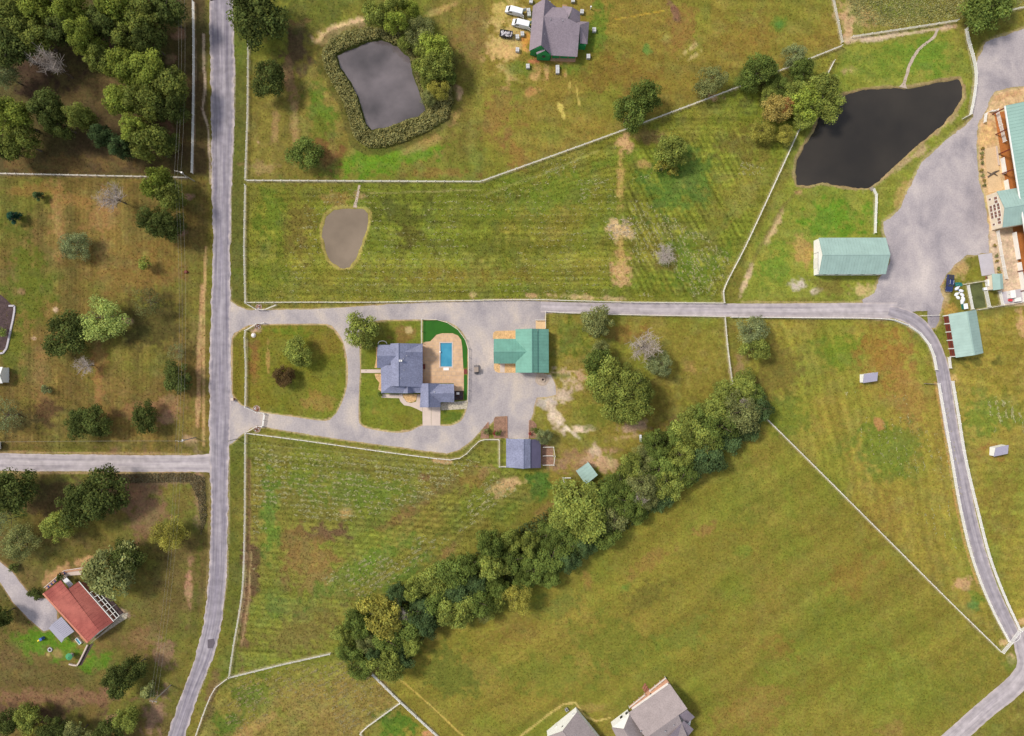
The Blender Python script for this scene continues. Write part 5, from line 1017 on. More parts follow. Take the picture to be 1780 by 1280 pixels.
# small green shelter by the tree line
Zp = ZF(800, 480, 3.369)
sh = thing('shelter', 'small green roofed field shelter at the edge of the tree line', 'shelter', xy(W(1022, 820)))
q = [Zp(750, 1090, 3.0), Zp(805, 1165, 3.0), Zp(735, 1222, 2.4), Zp(678, 1142, 2.4)]
r_ = roof_polys(sh, [q], M['pale_green_roof']); seams(r_, [q], M['pale_green_roof'])
for p in q: MB().tube(xy(inset(q, .3)[q.index(p)]), xy(inset(q, .3)[q.index(p)]) + Vector((0, 0, p.z - .18)), .09, n=6).build('post', M['white'], sh)
qi = inset(q, .3); MB().box((qi[0] + qi[1]) / 2 + Vector((0, 0, 1.3)), ((qi[1] - qi[0]).length, .1, 2.6), math.atan2((qi[1] - qi[0]).y, (qi[1] - qi[0]).x)).build('back_wall', M['white_wall'], sh)
hd = thing('gate_hurdle', 'white angled hurdle left of the small green shelter', 'gate', xy(Zp(597, 1180)))
for a, b in (((597, 1180), (645, 1180)), ((598, 1181), (614, 1222))):
    A, B = xy(Zp(*a)), xy(Zp(*b)); d = B - A
    for z in (.5, 1.1): MB().box((A + B) / 2 + Vector((0, 0, z)), (d.length, .12, .14), math.atan2(d.y, d.x)).build('rail', M['white'], hd)
    MB().box(B + Vector((0, 0, .65)), (.15, .15, 1.3)).build('post', M['white'], hd)
MB().box(xy(Zp(597, 1180)) + Vector((0, 0, .65)), (.15, .15, 1.3)).build('post', M['white'], hd)

# ------------------------------------------------------------------ white barn in the gravel yard
Zb = ZF(1390, 390, 9.89)
bn = thing('barn', 'white walled barn with pale green metal roof beside the gravel yard', 'barn', xy(Zb(880, 530)))
f = gable(bn, Zb(395, 524, 6.5), Zb(1556, 521, 6.5), 5.6, 5.6, 6.5, 4.0, 4.0, M['pale_green_roof'], M['white_wall'], .18, seam=.9)
d_ = door(f, 'A', .33, 3.2, 3.2, 'white', 'sliding_door')
p, nn, tt = on_wall(f, 'A', .33, 3.35); MB().box(p + nn * .12, (6.6, .12, .12), math.atan2(tt.y, tt.x)).build('door_track', M['steel'], bn)
p, nn, tt = on_wall(f, 'A', .62, 1.9); MB().box(p + nn * .07, (.08, .08, 3.2), math.atan2(tt.y, tt.x)).build('corner_trim', M['steel'], bn)
for s in (.12, .3, .5, .7, .88): window(f, 'R', s, 2.2, 1.0, 1.0); window(f, 'L', s, 2.2, 1.0, 1.0)
door(f, 'B', .5, 3.6, 3.2, 'white_wall', 'sliding_door')

# ------------------------------------------------------------------ open stable at the right
Zo = ZF(1620, 520, 8.0)
os_ = thing('open_stable', 'pale green roofed stable with five brown open stalls by the farm track', 'stable', xy(W(1672, 582)))
A_, B_ = Zo(488, 172, 5.0), Zo(590, 780, 5.0)
f = gable(os_, A_, B_, 4.2, 4.4, 5.0, 3.0, 3.0, M['pale_green_roof'], M['white_wall'], .2, seam=.9)
for k in range(5):
    p, nn, tt = on_wall(f, 'R', .1 + .2 * k, 1.35); ang = math.atan2(tt.y, tt.x)
    s_ = MB().box(p + nn * .05, (2.25, .12, 2.3), ang).build('stall_door', M['stall_brown'], os_)
    MB().box(p + nn * .13 + Vector((0, 0, .35)), (1.9, .06, .08), ang).build('door_rail', M['dark'], s_)
for k in range(6):
    p, nn, tt = on_wall(f, 'R', max(.012, min(.988, .2 * k)), 1.4); MB().box(p + nn * .12, (.22, .3, 2.8), math.atan2(tt.y, tt.x)).build('post', M['white'], os_)

# ------------------------------------------------------------------ run-in sheds in the paddocks
Zr = ZF(1480, 620, 5.933)
for (q4, lab) in (([(130, 182, 3.0), (275, 161, 3.0), (266, 252, 2.3), (119, 274, 2.3)], 'small white run-in shed with lilac grey roof near the bend of the lane'), ([(1489, 940, 3.0), (1622, 912, 3.0), (1614, 1002, 2.3), (1469, 1033, 2.3)], 'small white run-in shed with lilac grey roof right of the farm track')):
    Q = [Zr(*q) for q in q4]; c = sum((xy(p) for p in Q), Vector()) / 4
    r = thing('run_in_shed', lab, 'shed', c); roof_polys(r, [Q], M['lilac_roof'], .12)
    I = inset(Q, .25); n = 4
    MB().add([*I, *[Vector((I[i].x, I[i].y, Q[i].z - .16)) for i in range(4)]], [(3, 2, 1, 0), (4, 5, 6, 7)] + [(i, (i + 1) % 4, 4 + (i + 1) % 4, 4 + i) for i in range(4)]).build('wall', M['white_wall'], r)
    d = I[2] - I[3]; MB().box((I[2] + I[3]) / 2 + Vector((0, 0, .95)), (d.length * .8, .12, 1.8), math.atan2(d.y, d.x)).build('opening', M['dark'], r)

# ------------------------------------------------------------------ riding arena and its many-windowed gable
ar = thing('riding_arena', 'big open sided riding arena with green metal roof at the right edge', 'arena', W(1760, 250))
E0, E1 = W(1748, 184, 6.2), W(1786, 420, 6.2); ud = (xy(E1) - xy(E0)).normalized(); ue = Vector((-ud.y, ud.x, 0))
if ue.x < 0: ue = -ue
E1 = xy(E0) + ud * 62; E1.z = 6.2
R0 = xy(E0) + ue * 17; R1 = xy(E1) + ue * 17; R0.z = R1.z = 9.6
F0 = xy(E0) + ue * 34; F1 = xy(E1) + ue * 34; F0.z = F1.z = 6.2
r_ = roof_polys(ar, [[R0, R1, E1, E0], [R0, R1, F1, F0]], M['arena_green_roof'], .2); seams(r_, [(R0, R1, E1, E0), (R0, R1, F1, F0)], M['arena_green_roof'], 1.0)
MB().box((xy(E0) + xy(E1)) / 2 - ue * .22 + Vector((0, 0, 6.12)), ((xy(E1) - xy(E0)).length, .3, .35), math.atan2(ud.y, ud.x)).build('gutter', M['white'], ar)
for k in range(11):
    if k in (5, 6, 7): continue
    q = xy(E0) + ud * (.6 + 6.2 * k if k else .4) + ue * .3
    MB().box(q + Vector((0, 0, 3)), (.28, .28, 6.0), math.atan2(ud.y, ud.x)).build('column', M['red_steel'], ar)
for k in range(11):
    q = xy(F0) + ud * (.6 + 6.2 * k) - ue * .3; MB().box(q + Vector((0, 0, 3)), (.28, .28, 6.0), math.atan2(ud.y, ud.x)).build('column', M['red_steel'], ar)
struct('arena_floor', MB().sheet([xy(E0) + ue * .9, xy(E1) + ue * .9, xy(F1) - ue * .9, xy(F0) - ue * .9], .03), M['orange_dirt'])
for a, b in ((14.5, 19.5), (21.5, 29), (38, 46.5), (47.5, 60)):
    q0 = xy(E0) + ud * a + ue * .55; q1 = xy(E0) + ud * b + ue * .55
    MB().box((q0 + q1) / 2 + Vector((0, 0, .85)), ((q1 - q0).length, .2, 1.7), math.atan2(ud.y, ud.x)).build('kick_wall', M['white'], ar)
ga = thing('arena_lobby', 'cream gable with many brown windows under a pale green roof at the right edge', 'building', W(1735, 370))
Pk = W(1746.3, 361.5, 7.0)
f = gable(ga, xy(Pk), xy(Pk) + ue * 20, 5.6, 5.6, 7.0, 5.0, 5.0, M['pale_green_roof'], M['cream_wall'], .12, seam=.9)
for s in (.36, .45, .56, .65):
    for z in (1.3, 2.9, 4.5): window(f, 'A', 1 - s, z, .85, 1.0, 'white', 'brown_glass')
for s in (.16, .26, .76, .85): window(f, 'A', 1 - s, 3.9, .8, 1.25, 'white', 'brown_glass')
for s in (.14, .86): window(f, 'A', 1 - s, 1.4, .55, .9, 'white', 'brown_glass')
struct('viewing_terrace', MB().prism([W(1711, 259), W(1730, 255), W(1742, 331), W(1718, 336)], 0, .12), M['sand'])
tb_ = MB(); a, b = W(1730.5, 255), W(1735, 288); d = b - a
tag(tb_.box((a + b) / 2 + Vector((0, 0, .3)), (d.length, .25, .6), math.atan2(d.y, d.x)).build('low_wall', M['concrete']), 'low tan wall along the sandy terrace beside the arena', 'wall')

# equipment yard below the arena
struct('concrete_pad', MB().prism([W(1700, 443), W(1724, 440), W(1729, 477), W(1706.5, 480)], 0, .08), M['concrete_grey'])
struct('pen_floor', MB().sheet([W(1680, 496), W(1707, 491), W(1714, 534), W(1688, 538)], .03), M['pen_green'])
struct('grey_pad', MB().prism([W(1741, 508), W(1800, 498), W(1800, 523), W(1745, 529)], 0, .05), M['concrete_grey'])
sd = thing('feed_shed', 'little mint green roofed shed in the equipment yard', 'shed', W(1732, 491))
Zy = ZF(1630, 420, 9.14)
q = [Zy(862, 512, 3.2), Zy(1030, 512, 3.2), Zy(1045, 752, 3.2), Zy(882, 776, 3.2)]
r_ = roof_polys(sd, [[q[0], q[3], (Zy(985, 512, 3.5)), ][:2] + [Zy(1000, 760, 3.6), Zy(985, 512, 3.6)], [Zy(985, 512, 3.6), Zy(1000, 760, 3.6), q[2], q[1]]], M['pale_green_roof'], .12); body(sd, q, 2.9, M['cream_wall'], .4)
def crate(name, label, cat, x, y, d, m, rz=0.15, z0=0.0, lid=None):
    r = thing(name, label, cat, xy(Zy(x, y)) + Vector((0, 0, z0))); r.rotation_euler.z = rz; ORG[r.name] = Vector((0, 0, 0))
    MB().box((0, 0, d[2] / 2), d).build('body', M[m], r)
    MB().box((0, 0, d[2] + .04), (d[0] + .08, d[1] + .08, .08)).build('lid', M[lid or m], r)
    for sx in (-1, 1): MB().box((sx * (d[0] / 2 + .03), 0, d[2] * .6), (.06, .3, .08)).build('handle', M['dark'], r)
    return r
crate('storage_box', 'large white box against the left wall of the little mint green shed', 'box', 800, 660, (1.9, 2.0, 1.3), 'white')
crate('storage_box', 'smaller white box below the large one at the little mint green shed', 'box', 835, 738, (1.5, 1.4, 1.0), 'white')
crate('storage_box', 'low grey white box at the corner of the small green pen', 'box', 738, 755, (1.0, .8, .6), 'bag_white')
crate('storage_box', 'tall white box on the grey pad at the right edge', 'box', 1138, 845, (1.5, 2.3, 1.6), 'white')
crate('storage_box', 'wide white box on the grey pad next to the red barrel', 'box', 1240, 928, (1.9, 1.1, .9), 'white')
crate('crate', 'dark brown crate above the white boxes, left one of a pair', 'crate', 775, 575, (.75, .9, .8), 'redwood', lid='dark')
crate('crate', 'dark brown crate above the white boxes, right one of a pair', 'crate', 822, 570, (.75, .9, .8), 'redwood', lid='dark')
crate('bin', 'dark green wheeled bin with pale lid at the foot of the bag pile', 'bin', 405, 1035, (1.2, 1.6, 1.2), 'teal', lid='bag_white')
rb_ = thing('barrel', 'bright red barrel on the grey pad', 'barrel', xy(Zy(1132, 935)) + Vector((0, 0, .05))); MB().tube(xy(Zy(1132, 935)) + Vector((0, 0, .05)), xy(Zy(1132, 935)) + Vector((0, 0, .95)), .42, n=12).build('drum', M['red'], rb_); MB().ring(xy(Zy(1132, 935)), .38, .46, .9, 1.0, 12).build('rim', M['red'], rb_)
rr = random.Random(3)
BAGS = [(300, 745, 'topmost white sack of the pile behind the dark blue pickup'), (375, 785, 'bluish white sack at the upper right of the pile'), (300, 830, 'white sack at the left of the pile with a teal stripe beside it'), (375, 850, 'white sack in the middle of the sack pile'), (310, 905, 'white sack at the lower left of the pile'), (390, 905, 'white sack at the lower right of the pile'), (385, 970, 'lowest white sack next to the green bin')]
for i, (x, y, lab) in enumerate(BAGS):
    r = thing('feed_sack', lab, 'sack', xy(Zy(x, y)), 'sacks piled behind the dark blue pickup'); ORG[r.name] = Vector((0, 0, 0)); r.rotation_euler.z = rr.uniform(0, 3); r.location += Vector((rr.uniform(-.25, .25), rr.uniform(-.25, .25), 0)); k_ = rr.uniform(.85, 1.2); r.scale = (k_ * 1.25, k_ * .8, rr.uniform(.6, 1))
    mb = MB().dome((0, 0, 0), .62, .7, 11, 4); mb.v = [(a + rr.uniform(-.07, .07), b + rr.uniform(-.07, .07), max(0, c + rr.uniform(-.06, .06)) if c > 0 else 0) for a, b, c in mb.v]
    mb.build('sack_body', M['bag_white'], r, True); MB().tube((.5, 0, .3), (.78, .08, .36), .1, .2, 6).build('sack_neck', M['bag_white' if i != 1 else 'blue_plastic'], r)
tp = thing('tarp', 'crumpled teal tarpaulin above the sack pile', 'tarp', xy(Zy(320, 680))); mb = MB()
gr_ = [[xy(Zy(265 + 20 * i, 655 + 14 * j)) + Vector((rr.uniform(-.1, .1), rr.uniform(-.1, .1), .06 + rr.random() * .35)) for i in range(7)] for j in range(5)]
mb.add([p for r in gr_ for p in r], [(j * 7 + i, (j + 1) * 7 + i, (j + 1) * 7 + i + 1, j * 7 + i + 1) for j in range(4) for i in range(6)]); mb.build('tarp_sheet', M['teal'], tp)

# driftwood on the terrace
dw = thing('driftwood', 'pale driftwood trunk with stubs on the sandy terrace', 'driftwood', W(1727, 300)); mb = MB(); Zd = ZF(1690, 290, 9.14)
for a, b, r0, r1 in (((240, 170), (330, 100), .22, .3), ((330, 100), (415, 65), .3, .12), ((330, 110), (390, 150), .25, .1), ((300, 125), (225, 85), .2, .08), ((335, 95), (370, 75), .24, .1)):
    mb.tube(xy(Zd(*a)) + Vector((0, 0, .3)), xy(Zd(*b)) + Vector((0, 0, .35)), r0, r1, 7)
mb.build('trunk', M['bark'], dw)

# ------------------------------------------------------------------ house under construction
Zc = ZF(860, 0, 9.14)
ch = thing('house_under_construction', 'unfinished house with plum grey shingles and bare green sheathing', 'house', xy(Zc(950, 560)))
def tri_wall(root, a, b, c, thick, m, name='gable_wall'):
    a, b, c = Vector(a), Vector(b), Vector(c); n = (b - a).cross(c - a).normalized() * thick
    return MB().add([a, b, c, a + n, b + n, c + n], [(0, 1, 2), (5, 4, 3), (0, 3, 4, 1), (1, 4, 5, 2), (2, 5, 3, 0)]).build(name, m, root)
roof_polys(ch, [[Zc(803, -30, 8), Zc(737, 720, 8), Zc(546, 812, 3.4), Zc(608, 95, 3.4)], [Zc(803, -30, 8), Zc(737, 720, 8), Zc(896, 880, 3.4), Zc(985, 120, 3.4)]], M['plum_shingle'])
roof_polys(ch, [[Zc(760, 266, 7.9), Zc(1165, 296, 7.9), Zc(1356, 392, 7.0), Zc(1311, 906, 3.35), Zc(860, 880, 3.35)], [Zc(760, 266, 7.9), Zc(1165, 296, 7.9), Zc(1150, 130, 5.0), Zc(880, 110, 5.0)]], M['plum_shingle'], name='main_roof')
roof_polys(ch, [[Zc(1233, 116, 6.9), Zc(1160, 330, 7.2), Zc(1040, 262, 5.2), Zc(1078, 95, 4.6)], [Zc(1233, 116, 6.9), Zc(1160, 375, 7.2), Zc(1357, 345, 4.2), Zc(1355, 192, 4.2)]], M['plum_shingle'], name='north_gable_roof')
roof_polys(ch, [[Zc(1170, 380, 6.4), Zc(1358, 394, 6.2), Zc(1500, 350, 3.6), Zc(1260, 336, 4.2)], [Zc(1358, 394, 6.2), Zc(1352, 690, 4.0), Zc(1472, 702, 3.2), Zc(1500, 350, 3.6)]], M['plum_shingle'], name='east_wing_roof')
roof_polys(ch, [[Zc(795, 772, 6.3), Zc(797, 806, 6.3), Zc(668, 866, 4.2), Zc(658, 836, 4.2)]], M['plum_shingle'], .12, name='porch_gable_roof')
MB().prism([xy(Zc(x, y, 3.4)) for x, y in ((624, 130), (955, 150), (1290, 230), (1290, 860), (880, 855), (565, 800))], 0, 3.2).build('wall', M['green_sheathing'], ch)
MB().prism([xy(Zc(x, y, 3.4)) for x, y in ((1280, 370), (1475, 370), (1450, 715), (1280, 700))], 0, 3.1).build('wall', M['green_sheathing'], ch)
tri_wall(ch, Zc(560, 815, 3.2), Zc(885, 870, 3.2), Zc(738, 728, 7.75), .15, M['green_sheathing'])
tri_wall(ch, Zc(676, 872, 4.0), Zc(884, 880, 4.0), Zc(790, 802, 6.1), .15, M['green_sheathing'])
MB().prism([xy(Zc(x, y, 4.0)) for x, y in ((676, 866), (884, 874), (884, 830), (676, 820))], 0, 3.98).build('wall', M['green_sheathing'], ch)
MB().box(xy(Zc(780, 870, 3.4)) + Vector((0, -.4, 3.0)), (.9, .2, 1.1)).build('window_opening', M['dark'], ch)
for x in (600, 640, 730, 830): MB().box(xy(Zc(x, 860, 3.4)) + Vector((0, -.05, 1.6)), (.08, .12, 3.0)).build('batten', M['dark'], ch)
MB().prism([xy(Zc(x, y, .3)) for x, y in ((890, 880), (1290, 890), (1280, 985), (885, 965))], 0, .35).build('porch_floor', M['wood'], ch)
for x in (900, 1030, 1160, 1285): MB().box(xy(Zc(x, 960)) + Vector((0, .5, 1.75)), (.2, .2, 2.8)).build('porch_post', M['pallet_wood'], ch)
for x, y, h in ((885, 318, 7.5), (1078, 338, 7.4), (786, 556, 6.6), (878, 40, 7.0)): vent(ch, Zc(x, y, h), .12, .5)
roof_polys(ch, [[Zc(1075, 70, 3.4), Zc(1150, 80, 3.4), Zc(1140, 180, 3.6), Zc(1060, 170, 3.6)]], M['pallet_wood'], name='scaffold_deck')

# ------------------------------------------------------------------ red roofed house
Zq = ZF(50, 960, 6.095)
rh = thing('house', 'red metal roofed house with white pergola beside the grey carport', 'house', xy(Zq(520, 620)))
W1, W2, W3, W4 = Zq(160, 432, 3.0), Zq(338, 298, 4.9), Zq(750, 838, 4.9), Zq(630, 950, 3.0)
V1, V2 = Zq(895, 740, 3.0), Zq(525, 315, 3.0); V0 = Zq(402, 402, 4.88)
r_ = roof_polys(rh, [[W2, W3, W4, W1], [V0, Zq(750, 838, 4.88), V1, V2]], M['red_roof']); seams(r_, [(W2, W3, W4, W1), (V0, W3, V1, V2)], M['red_roof'], 1.1)
M['rust_fascia'] = mat('orange_fascia', C(206, 132, 108), .6, .1)
d = xy(W4) - xy(W1); MB().box((xy(W1) + xy(W4)) / 2 + Vector((-.28, -.25, 2.86)), (d.length + .1, .55, .22), math.atan2(d.y, d.x)).build('gutter', M['rust_fascia'], rh)
d = xy(V1) - xy(V2); MB().box((xy(V1) + xy(V2)) / 2 + Vector((.12, .1, 2.9)), (d.length, .18, .2), math.atan2(d.y, d.x)).build('gutter', M['white'], rh)
MB().prism([(p.x, p.y) for p in inset([W1, xy(Zq(420, 395, 3)), V2, V1, W4], .7)], 0, 2.7).build('wall', M['brick'], rh)
tri_wall(rh, Zq(650, 930, 2.7), Zq(880, 745, 2.7), Zq(748, 830, 4.6), .15, M['white_wall'])
mb = MB(); c = xy(Zq(415, 330)); MB().prism([xy(Zq(x, y, 2.5)) for x, y in ((360, 300), (400, 270), (470, 340), (430, 380))], 2.4, 2.5).build('skylight_roof', M['bag_white'], rh)
cp = thing('carport', 'grey corrugated carport roof against the red roofed house', 'carport', xy(Zq(345, 825)))
q1, q2, q3, q4, q5, q6 = Zq(345, 685, 2.9), Zq(480, 840, 2.9), Zq(376, 912, 3.0), Zq(246, 764, 3.0), Zq(212, 808, 2.5), Zq(346, 960, 2.5)
r_ = roof_polys(cp, [[q1, q2, q3, q4], [q4, q3, q6, q5]], M['grey_roof'], .1); seams(r_, [(q4, q3, q2, q1)], M['grey_roof'], .5)
for p in (q1, q2, q5, q6): MB().tube(xy(p).lerp(xy(Zq(345, 825)), .06), xy(p).lerp(xy(Zq(345, 825)), .06) + Vector((0, 0, 2.45)), .08, n=6).build('post', M['white'], cp)
pg = thing('pergola', 'white slatted pergola along the north east side of the red roofed house', 'pergola', xy(Zq(800, 560)))
pe = [xy(Zq(652, 428, 2.5)), xy(Zq(716, 396, 2.5)), xy(Zq(958, 678, 2.5)), xy(Zq(898, 728, 2.5))]
MB().prism([(p.x, p.y) for p in pe], 0, .12).build('deck', M['dark_mulch'], pg)
for i in range(7):
    a = pe[0].lerp(pe[3], i / 6); b = pe[1].lerp(pe[2], i / 6); d = b - a
    MB().box((a + b) / 2 + Vector((0, 0, 2.6)), (d.length + .4, .12, .2), math.atan2(d.y, d.x)).build('rafter', M['white'], pg)
for a, b in ((pe[0], pe[3]), (pe[1], pe[2]), (pe[0].lerp(pe[1], .55), pe[3].lerp(pe[2], .55))):
    d = b - a; MB().box((a + b) / 2 + Vector((0, 0, 2.4)), (d.length, .14, .2), math.atan2(d.y, d.x)).build('beam', M['white'], pg)
for i in range(4):
    a = pe[1].lerp(pe[2], i / 3); MB().box(a + Vector((0, 0, 1.3)), (.14, .14, 2.4)).build('post', M['white'], pg)
wk = thing('walkway_ramp', 'angled timber ramp with navy mats at the red roofed house', 'ramp', xy(Zq(300, 260)))
for a, b, w in (((172, 372), (385, 190), 1.0), ((385, 190), (640, 152), .9)):
    A, B = xy(Zq(*a)), xy(Zq(*b)); d = B - A; MB().box((A + B) / 2 + Vector((.3, -.3, .12)), (d.length, w, .24), math.atan2(d.y, d.x)).build('deck', M['wood'], wk)
    MB().box((A + B) / 2 + Vector((0, 0, .5)), (d.length, .1, .12), math.atan2(d.y, d.x)).build('rail', M['white'], wk)
A, B = xy(Zq(200, 370)), xy(Zq(395, 205)); d = B - A
for i in range(6): MB().box(A.lerp(B, .06 + i * .175) + Vector((.08, -.1, .27)), (.55, .62, .05), math.atan2(d.y, d.x)).build('mat', M['navy'], wk)
struct('patio', MB().sheet([xy(Zq(x, y)) for x, y in ((390, 205), (560, 200), (555, 240), (420, 250), (350, 300), (330, 280))], .05), M['concrete'])
lw = thing('retaining_wall', 'low white retaining wall curving south of the red roofed house', 'wall', xy(Zq(590, 1080))); pts = spline([xy(Zq(x, y))[:2] for x, y in ((632, 975), (590, 1065), (520, 1195), (475, 1190), (435, 1180))], 1.2)
for a, b in zip(pts[:-1], pts[1:]):
    a = Vector((*a, 0)); b = Vector((*b, 0)); d = b - a; MB().box((a + b) / 2 + Vector((0, 0, .3)), (d.length * .99, .4, .6), math.atan2(d.y, d.x)).build('stone', M['concrete'], lw)
struct('planting_bed', MB().sheet([xy(Zq(x, y)) for x, y in ((900, 745), (960, 670), (1050, 640), (1040, 700), (960, 750), (700, 930), (640, 980))], .03), M['river_rock'])
struct('planting_bed', MB().sheet([xy(Zq(x, y)) for x, y in ((650, 980), (690, 960), (560, 1200), (525, 1195))], .03), M['dark_mulch'])
tub = thing('bathtub', 'white oblong tub beside the south wall of the red roofed house', 'tub', xy(Zq(537, 935))); ORG[tub.name] = Vector((0, 0, 0)); tub.rotation_euler.z = -.9
MB().box((0, .42, .35), (2.2, .12, .7)).box((0, -.42, .35), (2.2, .12, .7)).box((1.05, 0, .35), (.12, .72, .7)).box((-1.05, 0, .35), (.12, .72, .7)).build('rim', M['white'], tub); MB().box((0, 0, .2), (1.96, .7, .3)).build('water', M['pool_shell'], tub)
um = thing('parasol', 'round green parasol over a garden table', 'parasol', xy(Zq(470, 1080))); c = xy(Zq(470, 1080)); mb = MB(); n = 10
mb.add([c + Vector((1.1 * math.cos(6.283 * i / n), 1.1 * math.sin(6.283 * i / n), 2.0)) for i in range(n)] + [c + Vector((0, 0, 2.5))], [(i, (i + 1) % n, n) for i in range(n)]); M['parasol_green'] = mat('green_canvas', (.06, .26, .12), .8, .15); mb.build('canopy', M['parasol_green'], um)
MB().tube(c, c + Vector((0, 0, 2.55)), .05, n=6).build('pole', M['steel'], um); MB().ring(c, .05, .7, .68, .74, 12).build('tabletop', M['greywood'], um)
tr_ = thing('planter_ring', 'grey ring planter on the bright green lawn below the carport', 'planter', xy(Zq(230, 1030))); MB().ring(xy(Zq(230, 1030)), .42, .72, 0, .35, 16).build('ring', M['concrete_grey'], tr_); MB().sheet([xy(Zq(230, 1030)) + Vector((.45 * math.cos(t), .45 * math.sin(t), 0)) for t in np.linspace(0, 6.28, 12, False)], .2).build('soil', M['dark_mulch'], tr_)
sl_ = thing('toy_slide', 'small yellow and blue toy slide on the lawn left of the carport', 'slide', xy(Zq(135, 920))); A, B = xy(Zq(95, 940)), xy(Zq(142, 915)); d = B - A; L_ = d.length
MB().add([A + Vector((0, .25, .1)), A + Vector((0, -.25, .1)), B + Vector((0, -.25, 1.1)), B + Vector((0, .25, 1.1)), A + Vector((0, .25, .2)), A + Vector((0, -.25, .2)), B + Vector((0, -.25, 1.2)), B + Vector((0, .25, 1.2))], [(3, 2, 1, 0), (4, 5, 6, 7), (0, 1, 5, 4), (1, 2, 6, 5), (2, 3, 7, 6), (3, 0, 4, 7)]).build('chute', M['yellow'], sl_); MB().box(xy(Zq(155, 908)) + Vector((0, 0, .7)), (.8, .8, 1.4), .4).build('tower', M['blue_plastic'], sl_)

# ------------------------------------------------------------------ two houses at the bottom edge
Zt = ZF(930, 1160, 5.933)
b1 = thing('house', 'white gabled house cut by the bottom edge, the smaller left one', 'house', xy(Zt(420, 700)))
A_ = xy(Zt(281, 662, 7.4)); dirv = (xy(Zt(640, 712, 3.5)) - xy(Zt(430, 455, 3.5))).normalized(); B_ = A_ + dirv * 14
n_ = Vector((-dirv.y, dirv.x, 0)); wl_ = (xy(Zt(430, 455, 3.5)) - A_).dot(n_); wr_ = -(xy(Zt(104, 700, 3.5)) - A_).dot(n_)
f = gable(b1, A_, B_, abs(wl_), abs(wr_), 7.4, 3.6, 3.6, M['grey_shingle'], M['white_wall'], .2)
window(f, 'A', .88, 2.6, .7, 1.1, 'white', 'bag_white'); window(f, 'A', .5, 4.6, .5, .7); door(f, 'A', .3, 1.0)
vent(b1, Vector((A_.x, A_.y, 0)) + dirv * 4 + n_ * 2.2 + Vector((0, 0, 5.7)), .12, .5)
ac = thing('air_conditioner', 'grey air conditioner box outside the smaller left bottom house', 'air conditioner', xy(Zt(325, 430))); MB().box(xy(Zt(325, 430)) + Vector((0, 0, .45)), (.9, .9, .9), .6).build('case', M['steel'], ac); MB().ring(xy(Zt(325, 430)), .1, .36, .9, .95, 12).build('fan_grille', M['dark'], ac)
b2 = thing('house', 'large grey roofed house with timber deck at the bottom edge', 'house', xy(Zt(1250, 520)))
roof_polys(b2, [[Zt(962, 473, 3.2), Zt(1390, 172, 3.2), Zt(1572, 430, 7.8), Zt(1142, 732, 7.8)], [Zt(1480, 494, 7.8), Zt(1142, 732, 7.8), Zt(1312, 987, 3.2), Zt(1600, 790, 3.6)]], M['grey_shingle'])
roof_polys(b2, [[Zt(1478, 500, 7.0), Zt(1568, 440, 7.2), Zt(1648, 515, 4.2), Zt(1572, 582, 4.0)]], M['plum_shingle'], name='dormer_roof')
roof_polys(b2, [[Zt(1370, 725, 6.9), Zt(1535, 556, 6.6), Zt(1636, 642, 3.6), Zt(1560, 735, 3.6)]], M['plum_shingle'], name='dormer_roof')
roof_polys(b2, [[Zt(914, 640, 7.2), Zt(1010, 790, 7.2), Zt(1130, 690, 3.9), Zt(985, 470, 3.3)], [Zt(914, 640, 7.2), Zt(1010, 790, 7.2), Zt(880, 800, 3.2), Zt(790, 624, 3.2)]], M['grey_shingle'], name='west_gable_roof')
MB().prism([xy(Zt(x, y, 3)) for x, y in ((1010, 460), (1385, 195), (1610, 545), (1590, 640), (1560, 720), (1340, 900))], 0, 3.0).build('wall', M['white_wall'], b2)
tri_wall(b2, Zt(800, 618, 3.2), Zt(972, 490, 3.4), Zt(914, 636, 6.9), .15, M['white_wall'])
wp = [xy(Zt(798, 620, 3.2)), xy(Zt(974, 492, 3.4)), xy(Zt(1040, 690, 3.2)), xy(Zt(885, 790, 3.2))]
MB().prism(wp, 0, 3.15).build('wall', M['white_wall'], b2)
d = wp[1] - wp[0]; ang = math.atan2(d.y, d.x); nn = Vector((-d.y, d.x, 0)).normalized()
for s, z, w in ((.58, 2.3, .9), (.9, 2.3, .9)):
    p = wp[0].lerp(wp[1], s) + nn * .04 + Vector((0, 0, z - .6)); fw = MB().box(p, (w + .2, .1, 1.5), ang).build('window', M['white'], b2); MB().box(p + nn * .05, (w, .06, 1.3), ang).build('pane', M['glass'], fw)
for x, y, h in ((1088, 655, 6.9), (1340, 655, 7.3), (1428, 592, 7.1)): vent(b2, Zt(x, y, h), .16, .45)
dk = [xy(Zt(x, y, .6)) for x, y in ((968, 405), (1342, 103), (1388, 165), (1000, 440))]
MB().prism([(p.x, p.y) for p in dk], .45, .6).build('deck', M['wood'], b2)
for i in range(8):
    p = dk[0].lerp(dk[1], i / 7); MB().box(p + Vector((0, 0, .9)), (.12, .12, 1.8)).build('deck_post', M['white'], b2)
for z in (1.1, 1.5):
    for s0, s1 in ((0, .42), (.55, 1)):
        a, b = dk[0].lerp(dk[1], s0), dk[0].lerp(dk[1], s1); d = b - a; MB().box((a + b) / 2 + Vector((0, 0, z)), (d.length, .08, .12), math.atan2(d.y, d.x)).build('deck_rail', M['white'], b2)
for i in range(5):
    p = xy(Zt(1180, 290)).lerp(xy(Zt(1125, 195)), i / 4); MB().box(p + Vector((0, 0, .30 - .06 * i)), (1.9, .55, .60 - .12 * i), math.atan2(-.62, -.9) + .5).build('step', M['redwood'], b2)

